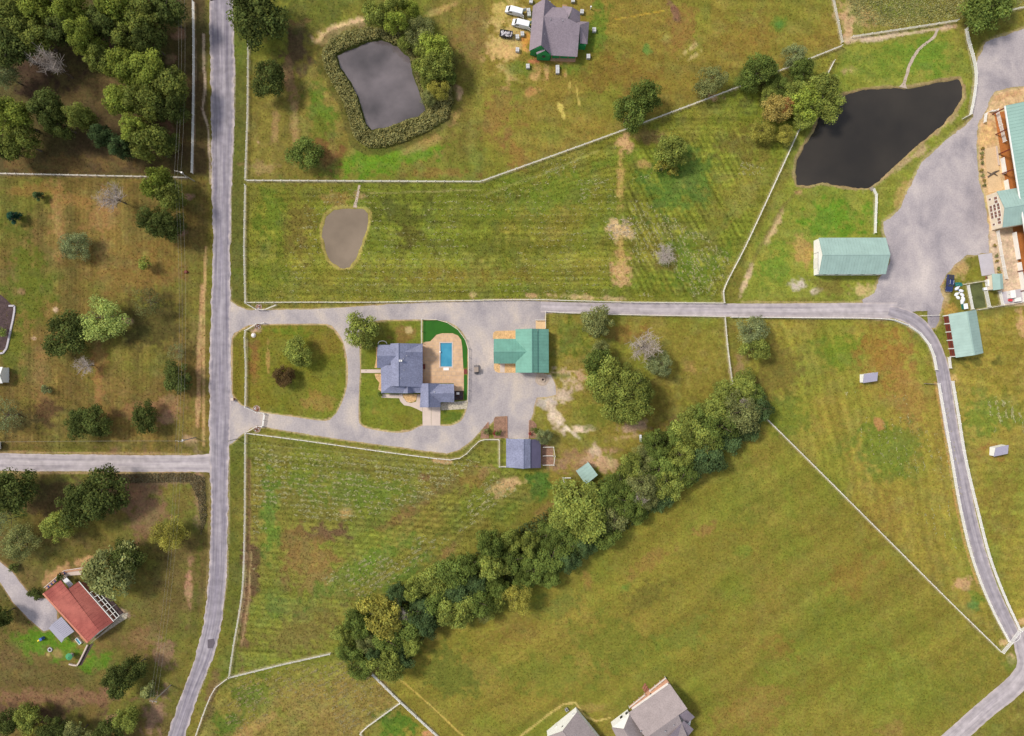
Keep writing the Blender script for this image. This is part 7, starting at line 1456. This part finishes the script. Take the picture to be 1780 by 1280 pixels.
TREES = [
 # woods at the top left
 (26, 30, 40, 19, 'tall', G1, 'bright topped tall tree in the top left corner of the woods'), (78, 14, 36, 19, 'tall', G3, 'tall yellow green tree at the top edge, second from the left corner'), (112, 48, 30, 17, 'tall', G2, 'dark tall tree behind the bare pinkish tree in the woods'), (22, 85, 38, 17, 'tall', G2, 'dark tree at the left edge of the woods below the corner'), (60, 62, 34, 17, 'tall', G1, 'mid green tall tree in the middle of the upper left woods'), (8, 130, 24, 12, 'fine', G8, 'grey green small tree at the left edge of the woods'),
 (128, 22, 30, 21, 'tall', G3, 'tall lime green tree leaning out at the top edge of the woods'), (152, 70, 30, 20, 'tall', G3, 'lime green tall tree left of the narrow clearing in the woods'), (176, 108, 24, 16, 'tall', G1, 'lowest tree of the diagonal row beside the clearing in the woods'), (185, 40, 30, 18, 'tall', G2, 'dark tree inside the woods behind the diagonal row'),
 (212, 22, 34, 18, 'tall', G3, 'sunny tall tree at the top edge right of the woods clearing'), (252, 30, 32, 16, 'tall', G1, 'mid green tree at the top edge near the roadside fence'), (290, 22, 30, 15, 'tall', G2, 'dark tree nearest the roadside fence at the top edge'), (225, 64, 28, 15, 'tall', G1, 'mid green tree above the large lime green roadside group'), (262, 74, 28, 14, 'round', G2, 'dark round tree just above the large lime green roadside group'),
 (222, 120, 32, 16, 'tall', G3, 'lime green tree at the upper left of the roadside group'), (262, 128, 36, 16, 'tall', G3, 'largest lime green tree of the roadside group'), (300, 150, 32, 14, 'tall', G1, 'right hand tree of the roadside group touching the rail fence'), (212, 178, 28, 15, 'tall', G3, 'lime green tree at the lower left of the roadside group'), (258, 182, 34, 15, 'round', G1, 'broad tree in the middle of the roadside group'), (300, 190, 26, 13, 'round', G2, 'dark tree by the rail fence below the roadside group'),
 (240, 228, 26, 15, 'tall', G3, 'lime green tree above the white fence of the woods'), (268, 258, 34, 14, 'round', G1, 'broad tree hanging over the white fence of the woods'), (290, 250, 22, 12, 'round', G2, 'dark small tree right above the white fence corner'),
 (272, 318, 28, 13, 'round', G3, 'lime green tree just below the white fence of the woods'), (296, 342, 28, 12, 'round', G1, 'green tree second below the white fence by the road'), (270, 385, 26, 11, 'round', G2, 'dark green tree left of the pair by the roadside power line'), (298, 394, 26, 11, 'round', G2, 'dark green tree right of the pair by the roadside power line'),
 (26, 208, 34, 17, 'tall', G3, 'lime green tree at the left edge above the white fence'), (40, 248, 30, 14, 'round', G1, 'mid green tree at the left edge just above the white fence'), (8, 258, 22, 12, 'round', G2, 'dark tree cut by the left edge above the white fence'), (86, 190, 28, 15, 'tall', G2, 'dark green tree behind the lime green one near the left edge'), (104, 216, 26, 13, 'round', G2, 'very dark round tree in the lower woods'),
 (145, 206, 21, 17, 'tall', G1, 'narrow tall tree standing alone in the lower woods'), (180, 238, 20, 14, 'tall', G6, 'narrow dark conifer right of the lone narrow tree'), (212, 256, 20, 13, 'tall', G6, 'darkest narrow conifer near the lime green roadside trees'),
 (95, 115, 28, 15, 'bare', G1, 'bare pinkish grey tree in the middle of the woods'), (198, 345, 30, 11, 'bare', G1, 'bare grey tree in the field below the white fence'),
 # left lots
 (65, 340, 11, 4, 'cedar', G6, 'tiny dark conifer below the white fence at the left'), (23, 377, 15, 5, 'cedar', (.03, .085, .05), 'blue green conifer near the left edge'), (132, 430, 27, 7, 'fine', G8, 'round grey green tree alone in the left field'), (251, 459, 12, 5, 'shrub', G1, 'small green bush left of the roadside power line'),
 (110, 581, 41, 9, 'round', G2, 'large dark green tree touching the pale willow in the left field', 1.06), (178, 554, 44, 9, 'fine', G7, 'pale green willow beside the large dark tree in the left field', 1.06), (262, 524, 27, 7, 'sparse', (.16, .17, .06), 'thin leaved yellowish tree right of the pale willow'), (308, 655, 26, 7, 'round', G2, 'dark green tree close to the road in the left field', 1.1), (150, 636, 20, 6, 'bare', G1, 'small bare tree below the pale willow'), (82, 676, 9, 2.5, 'shrub', G8, 'tiny pale bush in the lower left field'),
 (142, 738, 26, 8, 'round', G2, 'left one of the merged dark pair above the side road'), (174, 730, 27, 8, 'round', G2, 'right one of the merged dark pair above the side road'), (254, 727, 25, 7, 'round', G2, 'dark tree above the side road nearer the junction', 1.15), (14, 722, 30, 8, 'sparse', G8, 'thin grey green tree at the left edge above the side road'), (2, 577, 8, 3, 'shrub', G7, 'bright green bush inside the kerbed bed at the left edge'), (308, 610, 16, 4, 'sparse', G8, 'thin low sapling near the road in the left field'),
 # lower left
 (28, 855, 40, 12, 'round', G2, 'dark tree at the left edge below the side road'), (180, 852, 42, 12, 'round', G2, 'largest dark tree below the side road'), (142, 880, 38, 12, 'round', G2, 'dark tree at the left of the largest one below the side road'), (104, 915, 26, 9, 'round', G1, 'brighter green tree at the lower end of the big trees below the side road'), (10, 905, 26, 9, 'sparse', G8, 'thin grey green tree at the left edge below the dark one'), (38, 945, 32, 9, 'fine', G4, 'dull olive tree beside the house driveway'),
 (297, 928, 30, 9, 'fine', G5, 'rounded yellow green tree near the road bend'), (196, 990, 48, 11, 'round', G4, 'large olive tree overhanging the red roofed house', 1.1), (222, 968, 30, 10, 'round', G2, 'dark green tree behind the one overhanging the red roofed house'), (5, 1067, 20, 8, 'round', G2, 'dark tree cut by the left edge beside the bright lawn'), (106, 1006, 8, 3, 'shrub', G2, 'dark bush in the corner of the red roofed house'),
 (234, 1160, 22, 10, 'round', G2, 'upper one of two joined dark trees near the lower left pole'), (202, 1186, 27, 10, 'round', G2, 'lower one of two joined dark trees near the lower left pole'), (256, 1203, 18, 6, 'cedar', G4, 'small olive conifer beside the lower left pole'),
 (12, 1250, 24, 8, 'round', G2, 'dark tree in the bottom left corner'), (50, 1246, 24, 8, 'round', G1, 'green tree at the bottom edge, second from the left corner'), (92, 1268, 24, 8, 'round', G2, 'dark tree at the bottom edge, third from the left corner'), (136, 1274, 22, 8, 'round', G4, 'olive tree at the bottom edge, fourth from the left corner'), (188, 1272, 26, 9, 'round', G2, 'dark tree at the bottom edge nearest the road'), (222, 1252, 22, 8, 'round', G1, 'mid green tree at the bottom edge, closest to the lower left pole'), (65, 1278, 20, 7, 'fine', G5, 'yellowish tree at the bottom edge in the left corner group'), (25, 987, 9, 2, 'shrub', G2, 'small hedge bush beside the house driveway'), (54, 1028, 9, 1.8, 'shrub', G2, 'left end of the clipped hedge by the house driveway'), (65, 1032, 10, 1.8, 'shrub', G2, 'right end of the clipped hedge by the house driveway'),
 # beside and round the reed pond
 (450, 35, 48, 14, 'round', G2, 'big dark tree beside the road at the top edge'), (437, 12, 34, 13, 'round', G2, 'dark tree partly behind the big one at the top edge by the road'), (463, 138, 32, 10, 'round', G2, 'dark green tree by the pale roadside fence above the reed pond'), (532, 269, 29, 8, 'round', G2, 'round dark green tree alone left of the reed pond'),
 (655, 22, 24, 9, 'round', G1, 'round tree left of the group at the top of the reed pond'), (690, 10, 20, 10, 'round', G1, 'mid green tree at the top edge above the reed pond'), (716, 20, 15, 9, 'round', G3, 'small lime green tree at the top edge above the reed pond'), (690, 46, 20, 11, 'round', G3, 'lime green tree at the upper right shore of the reed pond'), (729, 55, 28, 8, 'fine', G4, 'grey olive tree at the upper right of the reed pond'), (756, 86, 26, 10, 'round', G3, 'lime green tree on the right shore of the reed pond, upper one'), (763, 114, 30, 11, 'round', G1, 'large green tree on the right shore of the reed pond'), (736, 112, 20, 8, 'round', G1, 'green tree overhanging the right bank of the reed pond'), (765, 154, 21, 8, 'fine', G5, 'yellow green tree on the right shore of the reed pond, lower one'),
 (742, 142, 15, 5, 'round', G1, 'low green bush tree in the reeds on the right shore, middle one'), (748, 170, 16, 5, 'fine', G4, 'low olive bush tree in the reeds on the right shore, lowest one'), (775, 132, 18, 7, 'round', G2, 'dark tree behind the large one on the right pond shore'), (706, 74, 15, 6, 'round', G1, 'green bush tree at the upper right corner of the mauve water'), (738, 84, 18, 7, 'round', G1, 'green tree between the grey olive one and the mauve water'),
 # along the slanting fence
 (1120, 170, 28, 11, 'round', G2, 'upper one of two joined dark trees on the slanting white fence'), (1090, 203, 30, 10, 'round', G2, 'lower one of two joined dark trees on the slanting white fence'), (1233, 141, 29, 7, 'fine', G4, 'dull olive tree on the slanting white fence', 1.15), (1166, 264, 28, 9, 'round', G1, 'lone green tree in the field below the slanting white fence'), (1150, 292, 14, 4, 'shrub', G5, 'yellow green bush at the foot of the lone field tree, left one'), (1172, 296, 10, 3, 'shrub', G5, 'yellow green bush at the foot of the lone field tree, right one'),
 (1318, 124, 30, 8, 'round', G2, 'dark tree on the slanting white fence nearer the dark pond'), (1300, 140, 22, 6, 'fine', G2, 'dark low tree left of the dark one near the pond corner'), (1378, 98, 22, 7, 'fine', G8, 'grey green tree near the fence corner above the dark pond'), (1392, 125, 22, 8, 'round', G2, 'dark green tree near the fence corner above the dark pond'), (1350, 150, 22, 5, 'fine', G2, 'low dark tree left of the pond side grove'), (1336, 165, 16, 5, 'fine', G1, 'small mid green tree left of the pond side grove'),
 (1426, 160, 32, 9, 'round', G1, 'bright green tree of the grove touching the dark pond, upper one'), (1440, 186, 26, 8, 'round', G1, 'green tree leaning over the dark pond'), (1400, 180, 30, 9, 'round', G3, 'lime green tree in the middle of the pond side grove'), (1382, 166, 22, 8, 'round', G1, 'green tree at the upper left of the pond side grove'), (1350, 192, 26, 7, 'round', G9, 'orange tinted tree at the left of the pond side grove'), (1364, 186, 13, 7, 'round', (.44, .21, .08), 'small orange red tree in the pond side grove'), (1326, 228, 22, 6, 'fine', G5, 'yellow green tree at the lower left of the pond side grove'), (1366, 236, 17, 5, 'fine', G5, 'small yellow green tree below the pond side grove'), (1395, 208, 20, 6, 'round', G1, 'green tree at the lower end of the pond side grove'),
 (1712, 20, 38, 10, 'round', G2, 'dark tree in the top right corner by the gravel yard'), (1740, 8, 22, 8, 'round', G1, 'green tree at the top edge right of the dark corner tree'), (1155, 443, 24, 3.5, 'bare', G1, 'low bare grey bush in the north field'), (1158, 446, 18, 2.2, 'sparse', G8, 'thin grey green growth inside the low bare bush of the north field'),
 # round the house
 (628, 577, 30, 9, 'round', G1, 'round green tree at the top corner of the house lawn'), (523, 610, 26, 7, 'round', G1, 'bright green tree on the oval lawn'), (493, 656, 19, 5, 'round', (.13, .085, .035), 'reddish brown tree on the oval lawn'), (1038, 558, 27, 8, 'round', G4, 'olive tree beside the lane east of the green workshop'), (648, 599, 5, 2, 'shrub', G4, 'brownish bush at the north west corner of the house'), (661, 685, 5, 1.6, 'shrub', G2, 'dark bush at the south west corner of the house'),
 (1088, 686, 54, 15, 'oak', G1, 'huge spreading oak in the paddock east of the green workshop'), (1050, 660, 36, 12, 'round', G1, 'green tree merging with the left side of the huge oak'), (1038, 632, 26, 10, 'round', G2, 'darker tree at the upper left of the huge oak'), (1044, 606, 16, 8, 'fine', G4, 'small olive tree topmost in the oak group'), (1120, 604, 34, 11, 'bare', G1, 'bare white grey tree above the huge oak'), (1146, 632, 24, 8, 'fine', G8, 'grey green tree right of the bare one above the huge oak'),
 (945, 760, 15, 5, 'fine', G8, 'grey green small tree touching the grey roofed stable'), (1306, 572, 27, 9, 'fine', G8, 'grey green tree below the lane at the field corner'), (1312, 606, 24, 8, 'round', G1, 'dark green tree below the grey green one at the field corner'),
 (866, 751, 6, 2.2, 'shrub', G2, 'dark bush in the middle flower bed above the stable'), (929, 750, 7, 2.2, 'shrub', G2, 'dark bush in the right flower bed above the stable'), (844, 751, 6, 2.0, 'shrub', G4, 'dark bush in the left flower bed above the stable'), (859, 753, 4, 1.4, 'shrub', (.35, .05, .06), 'red flowering bush in the middle flower bed'), (921, 754, 3, 1.2, 'shrub', (.33, .06, .06), 'red flowering bush in the right flower bed'),
]
GD = (.10, .125, .032)   # deep green kinds in the left hand lots and by the slanting fence
for t_ in TREES:
    if t_[4] in ('tall', 'round') and t_[0] < 340 and t_[1] < 420 and t_[5] is not G2: t_ = t_[:5] + (tuple(v * .74 for v in t_[5]),) + t_[6:]
    if t_[3 + 2] is G2 and t_[0] < 470: t_ = t_[:5] + (GD,) + t_[6:]
    tree(*t_[:7], squash=t_[7] if len(t_) > 7 else 1.0, cat='shrub' if t_[4] == 'shrub' else 'tree')
# planting along the arena terrace
for i, (x, y) in enumerate(((1708, 259), (1707, 266), (1706, 273), (1707, 282), (1707, 296), (1708, 305), (1710, 314), (1711, 323), (1729, 428), (1732, 444), (1733, 455), (1735, 466), (1737, 473))):
    tree(x, y, 3.4, 1.1, 'shrub', G4 if i % 2 else G9, (ORDN[i] + ' small shrub from the top in the row beside the arena terrace') if i < 8 else (ORDN[i - 8] + ' small shrub from the top in the fence row below the lobby gable'), 'shrub', group='terrace shrubs' if i < 8 else 'fence row shrubs')

# the tree line crossing the property
LINE = [ # x, y, r, colour, height, kind
 (1296, 668, 22, G1, 8, 'hedge'), (1262, 690, 24, G1, 8, 'hedge'), (1310, 690, 26, G2, 8, 'hedge'), (1240, 716, 22, G1, 8, 'hedge'), (1286, 716, 28, G4, 9, 'fine'), (1318, 712, 22, G6, 7, 'hedge'), (1212, 722, 22, G2, 8, 'hedge'), (1206, 746, 26, G1, 9, 'hedge'), (1252, 742, 28, G2, 9, 'hedge'), (1296, 742, 22, G6, 7, 'hedge'), (1176, 758, 22, G2, 8, 'hedge'), (1222, 768, 28, G1, 9, 'hedge'), (1266, 764, 22, G6, 7, 'hedge'), (1140, 772, 22, G2, 8, 'hedge'), (1182, 790, 26, G1, 9, 'hedge'), (1226, 798, 26, G6, 8, 'hedge'), (1190, 820, 24, G2, 8, 'hedge'), (1120, 792, 20, G4, 8, 'fine'), (1146, 812, 26, G2, 9, 'hedge'), (1102, 812, 20, G1, 8, 'hedge'), (1160, 842, 26, G1, 8, 'hedge'), (1118, 838, 24, G4, 9, 'fine'), (1112, 858, 15, G4, 8, 'bare'), (842, 1072, 13, G4, 7, 'sparse'), (700, 1064, 14, G4, 8, 'bare'), (1290, 700, 13, G4, 8, 'bare'), (1150, 864, 20, G6, 7, 'hedge'), (1080, 838, 22, G2, 8, 'hedge'), (1124, 870, 22, G4, 8, 'fine'), (1090, 870, 26, G2, 9, 'hedge'), (1052, 862, 22, G2, 8, 'hedge'), (1108, 892, 22, G2, 8, 'hedge'), (1066, 900, 26, G4, 9, 'fine'), (1006, 862, 34, G1, 10, 'round'), (1018, 906, 29, G1, 10, 'round'), (1050, 926, 24, G2, 8, 'hedge'), (984, 900, 24, G1, 9, 'round'), (982, 934, 26, G2, 9, 'hedge'), (1016, 948, 22, G6, 8, 'hedge'), (950, 930, 24, G2, 9, 'hedge'), (960, 968, 24, G2, 9, 'hedge'), (986, 972, 20, G6, 7, 'hedge'), (920, 946, 24, G1, 9, 'hedge'), (930, 986, 26, G2, 9, 'hedge'), (956, 1004, 20, G2, 8, 'hedge'), (888, 938, 24, G1, 9, 'round'), (892, 974, 26, G2, 9, 'hedge'), (912, 1010, 22, G2, 8, 'hedge'), (898, 1038, 27, G5, 9, 'fine'), (850, 944, 28, G2, 10, 'round'), (856, 984, 26, G1, 9, 'hedge'), (866, 1020, 24, G2, 9, 'hedge'), (856, 1054, 20, G1, 7, 'hedge'), (818, 978, 26, G2, 10, 'round'), (826, 1016, 24, G6, 8, 'hedge'), (832, 1046, 20, G2, 8, 'hedge'), (786, 1000, 26, G2, 9, 'round'), (792, 1060, 30, G1, 10, 'round'), (798, 1030, 22, G6, 8, 'hedge'), (752, 1012, 26, G1, 9, 'round'), (760, 1048, 24, G2, 9, 'hedge'), (716, 1022, 24, G1, 9, 'round'), (728, 1062, 24, G6, 9, 'hedge'), (744, 1090, 22, G6, 8, 'hedge'), (690, 1034, 20, G6, 8, 'hedge'), (664, 1068, 34, G5, 10, 'round'), (704, 1088, 26, G2, 9, 'hedge'), (716, 1120, 22, G1, 8, 'hedge'), (620, 1086, 24, G2, 9, 'round'), (636, 1112, 24, G4, 9, 'fine'), (672, 1112, 24, G2, 9, 'hedge'), (598, 1104, 22, G1, 8, 'hedge'), (610, 1130, 20, G2, 8, 'hedge'), (652, 1138, 20, G6, 8, 'hedge'), (674, 1154, 27, G1, 9, 'round'), (626, 1160, 18, G2, 7, 'hedge'), (700, 1144, 18, G6, 7, 'hedge'),
]
TONE = {G1: 'mid green', G2: 'dark green', G3: 'lime green', G4: 'dull olive', G5: 'yellow green', G6: 'blackish green'}
def side(x, y):    # which edge of the tree line
    d = (y - 1130) * (1310 - 640) + (x - 640) * (1130 - 690); d /= 802
    return 'on the field edge' if d > 17 else ('on the yard edge' if d < -17 else 'in the middle')
cnt = {}
for x, y, r, c, h, k in sorted(LINE, key=lambda t: t[0] - t[1]):
    key = ('leafless grey' if k == 'bare' else ('thin olive' if k == 'sparse' else TONE[c]), side(x, y)); n_ = cnt.get(key, 0); cnt[key] = n_ + 1
    r *= tree_rng.uniform(.78, 1.3); h *= tree_rng.uniform(.78, 1.22)
    tree(x, y, r * 1.03, h, k, c, '%s %s tree %s of the tree line, counted from lower left' % (ORDN[n_], key[0], key[1]), 'tree', group='tree line across the property')

# undergrowth filling the foot of the tree line, one mass
def scatter_poly(poly, n, rs):
    P = np.array(poly); lo, hi = P.min(0), P.max(0); out = np.zeros((0, 2))
    while len(out) < n:
        q = rs.uniform(lo, hi, (n * 2, 2)); out = np.concatenate([out, q[sdist(poly, q[:, 0], q[:, 1]) > 0]])
    return out[:n]
def mass(name, label, cat, poly, n, h, leaf, col, seed, holes=(), lump=14, base=.05, tv=.3):
    rs = np.random.RandomState(seed); q = scatter_poly(poly, n, rs)
    for hp in holes: q = q[sdist(hp, q[:, 0], q[:, 1]) < -.5]
    n = len(q); hh = h * (.45 + .9 * (fbm(q[:, 0], q[:, 1], lump, seed + 5, 2) - .2)); hh = np.maximum(hh, .15)
    d = np.abs(sdist(poly, q[:, 0], q[:, 1]));
    for hp in holes: d = np.minimum(d, np.abs(sdist(hp, q[:, 0], q[:, 1])))
    hh = hh * np.clip(.35 + d / 6, 0, 1)
    pos = np.stack([(q[:, 0] - 890) * S, (640 - q[:, 1]) * S, base + hh * rs.uniform(.55, 1.0, n)], 1)
    nrm = rs.normal(size=(n, 3)) * .6 + np.array([0, 0, .7]); tint = rs.uniform(1 - tv, 1 + tv, n) * (.7 + .6 * fbm(q[:, 0], q[:, 1], 7, seed + 9, 2))
    o = obj(name, leaf_mesh(name, pos, nrm, leaf * rs.uniform(.6, 1.4, n), tint, seed), None); o.color = (*col, 1)
    return tag(o, label, cat, kind='stuff')
mass('undergrowth', 'dark scrub filling the foot of the diagonal tree line', 'scrub', [(1322, 690), (1300, 664), (1180, 745), (1090, 810), (960, 880), (850, 945), (740, 1010), (600, 1090), (592, 1116), (620, 1165), (690, 1155), (760, 1090), (870, 1050), (980, 990), (1120, 900), (1230, 800)], 15000, 2.4, .34, (.10, .13, .045), 61, lump=18)
mass('reeds', 'thick band of olive reeds all round the mauve pond', 'reeds', RING_OUT, 26000, 2.1, .26, (.32, .30, .115), 62, [POND_REED], lump=9)
mass('meadow_weeds', 'rough weedy growth in the top right corner meadow', 'weeds', [(1470, -6), (1790, -6), (1788, 8), (1664, 34), (1560, 48), (1492, 40)], 5000, .35, .2, (.36, .35, .14), 63, lump=20)
mass('roadside_weeds', 'straw coloured weeds along the south side of the side road', 'weeds', [(200, 824), (330, 822), (356, 830), (360, 900), (350, 930), (345, 870), (330, 838), (210, 840)], 3500, .6, .2, (.20, .165, .09), 64, lump=10)

# cut hay lying in rows, one mass per field
def hay(label, poly, ang, gap, n, seed, size=.17, col=(.50, .48, .24)):
    rs = np.random.RandomState(seed); q = scatter_poly(poly, n * 3, rs); a = math.radians(ang)
    v = -q[:, 0] * math.sin(a) + q[:, 1] * math.cos(a); u = q[:, 0] * math.cos(a) + q[:, 1] * math.sin(a)
    vr = np.round(v / gap) * gap + rs.normal(size=len(v)) * 1.5; q = np.stack([u * math.cos(a) - vr * math.sin(a), u * math.sin(a) + vr * math.cos(a)], 1)
    keep = (fbm(q[:, 0], q[:, 1], 5, seed, 2) > .50) & (fbm(q[:, 0], q[:, 1], 70, seed + 3, 2) > .44); q = q[keep]; q = q[sdist(POND_BROWN, q[:, 0], q[:, 1]) < -4][:n]
    n = len(q); pos = np.stack([(q[:, 0] - 890) * S, (640 - q[:, 1]) * S, rs.uniform(.05, .14, n)], 1)
    nrm = rs.normal(size=(n, 3)) * .35 + np.array([0, 0, 1.0])
    o = obj('cut_hay', leaf_mesh('cut_hay', pos, nrm, size * 1.7 * rs.uniform(.4, 1.8, n), rs.uniform(.55, 1.15, n), seed, .32, (math.cos(a), -math.sin(a), 0)), None); o.color = (*col, 1)
    return tag(o, label, 'hay', kind='stuff')
hay('flecks of cut hay in the north field beside the lane', [(540, 330), (838, 332), (1050, 262), (1075, 300), (1060, 515), (480, 518)], 0, 11, 2400, 71, .14)
hay('fine hay lines along the slanting fence in the north field', [(838, 332), (1070, 250), (1080, 300), (1000, 360), (840, 360)], -19, 8, 1000, 72, .13)
hay('slanting rows of straw at the east end of the north field', [(1100, 310), (1300, 250), (1330, 290), (1245, 515), (1095, 515)], 62, 6.5, 5200, 73, .13)
hay('cut hay rows in the upper part of the southern hay field', [(442, 772), (700, 806), (840, 800), (720, 880), (600, 905), (470, 900), (440, 1000)], 6, 9, 5000, 74, .15)
hay('cut hay rows slanting beside the tree line', [(560, 1010), (860, 830), (900, 850), (640, 1040)], -32, 9, 2600, 75, .14)
hay('straw flecks in the paddocks by the farm track', [(1450, 680), (1640, 690), (1690, 980), (1560, 860)], 80, 14, 700, 76, .14)
hay('straw rows right of the farm track', [(1720, 690), (1775, 690), (1775, 770), (1730, 760)], 78, 12, 420, 77, .17)
hay('scattered straw over the bottom left field', [(410, 1180), (630, 1140), (685, 1220), (600, 1280), (380, 1280)], -28, 9, 2600, 78, .14, (.42, .36, .18))
hay('pale chaff on the bare spots of the north field', [(1055, 385), (1100, 380), (1105, 412), (1062, 418)], 20, 5, 300, 79, .2, (.6, .5, .34))

# standing grass tufts over the meadows, tinted like the sward they grow in
def grass_tufts(n, seed):
    rs = np.random.RandomState(seed); q = rs.uniform((-10, -10), (1790, 1290), (n, 2)); x, y = q[:, 0], q[:, 1]; ok = np.ones(n, bool)
    for p in (POND_REED, POND_DARK, POND_BROWN, YARD_OUT, LEFT_DRIVE): ok &= sdist(p, x, y) < -2
    ok &= ~((sdist(DRIVE_OUT, x, y) > -2) & (sdist(ISLE_A, x, y) < 3) & (sdist(ISLE_B, x, y) < 3)); ok &= sdist([(640, 590), (735, 552), (818, 560), (818, 745), (725, 748), (650, 700)], x, y) < 0
    mr = np.array(MAIN_ROAD); ok &= np.abs(x - np.interp(y, mr[:, 0], mr[:, 1])) > np.interp(y, mr[:, 0], mr[:, 2]) / 2 + 1
    for rd in (SIDE_ROAD, EAST_LANE, TRACK, BACK_ROAD): ok &= ldist([r[:2] for r in rd], x, y) > max(r[2] for r in rd) / 2 + .5
    ok &= ~((x > 1700) & (y > 150) & (y < 540)); ok &= ~((x > 1690) & (y > 435) & (y < 545))
    for bx in ((640, 590, 800, 725), (856, 570, 960, 655), (855, 722, 966, 818), (1410, 408, 1550, 485), (1640, 535, 1715, 628), (915, 0, 1025, 112), (60, 985, 215, 1155), (930, 1180, 1215, 1280)): ok &= ~((x > bx[0]) & (x < bx[2]) & (y > bx[1]) & (y < bx[3]))
    q = q[ok]; x, y = q[:, 0], q[:, 1]; n = len(q)
    i = np.clip(np.searchsorted(gx, x), 0, nx - 1); j = np.clip(np.searchsorted(gy, y), 0, ny - 1); c = G[j, i]
    rough = np.zeros(n)
    for p in (F_N, F_S, F_SW, F_CORNER): rough = np.maximum(rough, sdist(p, x, y) > 0)
    lumv = c.mean(1); keep = (lumv < .3) & ((rough > 0) | (rs.rand(n) < .35)); rough = rough[keep]; q = q[keep]; x, y = q[:, 0], q[:, 1]; c = c[keep]; n = len(q)
    k = rs.choice([.80, .92, 1.06, 1.22, 1.45], n, p=[.2, .25, .2, .2, .15]) * rs.uniform(.9, 1.1, n); k = 1 + (k - 1) * np.where(rough > 0, 1, .55)
    c = c * k[:, None] * np.stack([1 + rs.normal(size=n) * .07, 1 + rs.normal(size=n) * .05, np.ones(n)], 1)
    pos = np.stack([(x - 890) * S, (640 - y) * S, rs.uniform(.04, .12, n)], 1); nrm = rs.normal(size=(n, 3)) * .28 + np.array([0, 0, 1.0])
    o = obj('grass', leaf_mesh('grass', pos, nrm, rs.uniform(.10, .30, n), np.clip(c, .003, .8), seed, .6), None); o.color = (1, 1, 1, 1)
    return tag(o, 'short tufted meadow grass over all the fields and lawns', 'grass', kind='stuff')
grass_tufts(260000, 91)
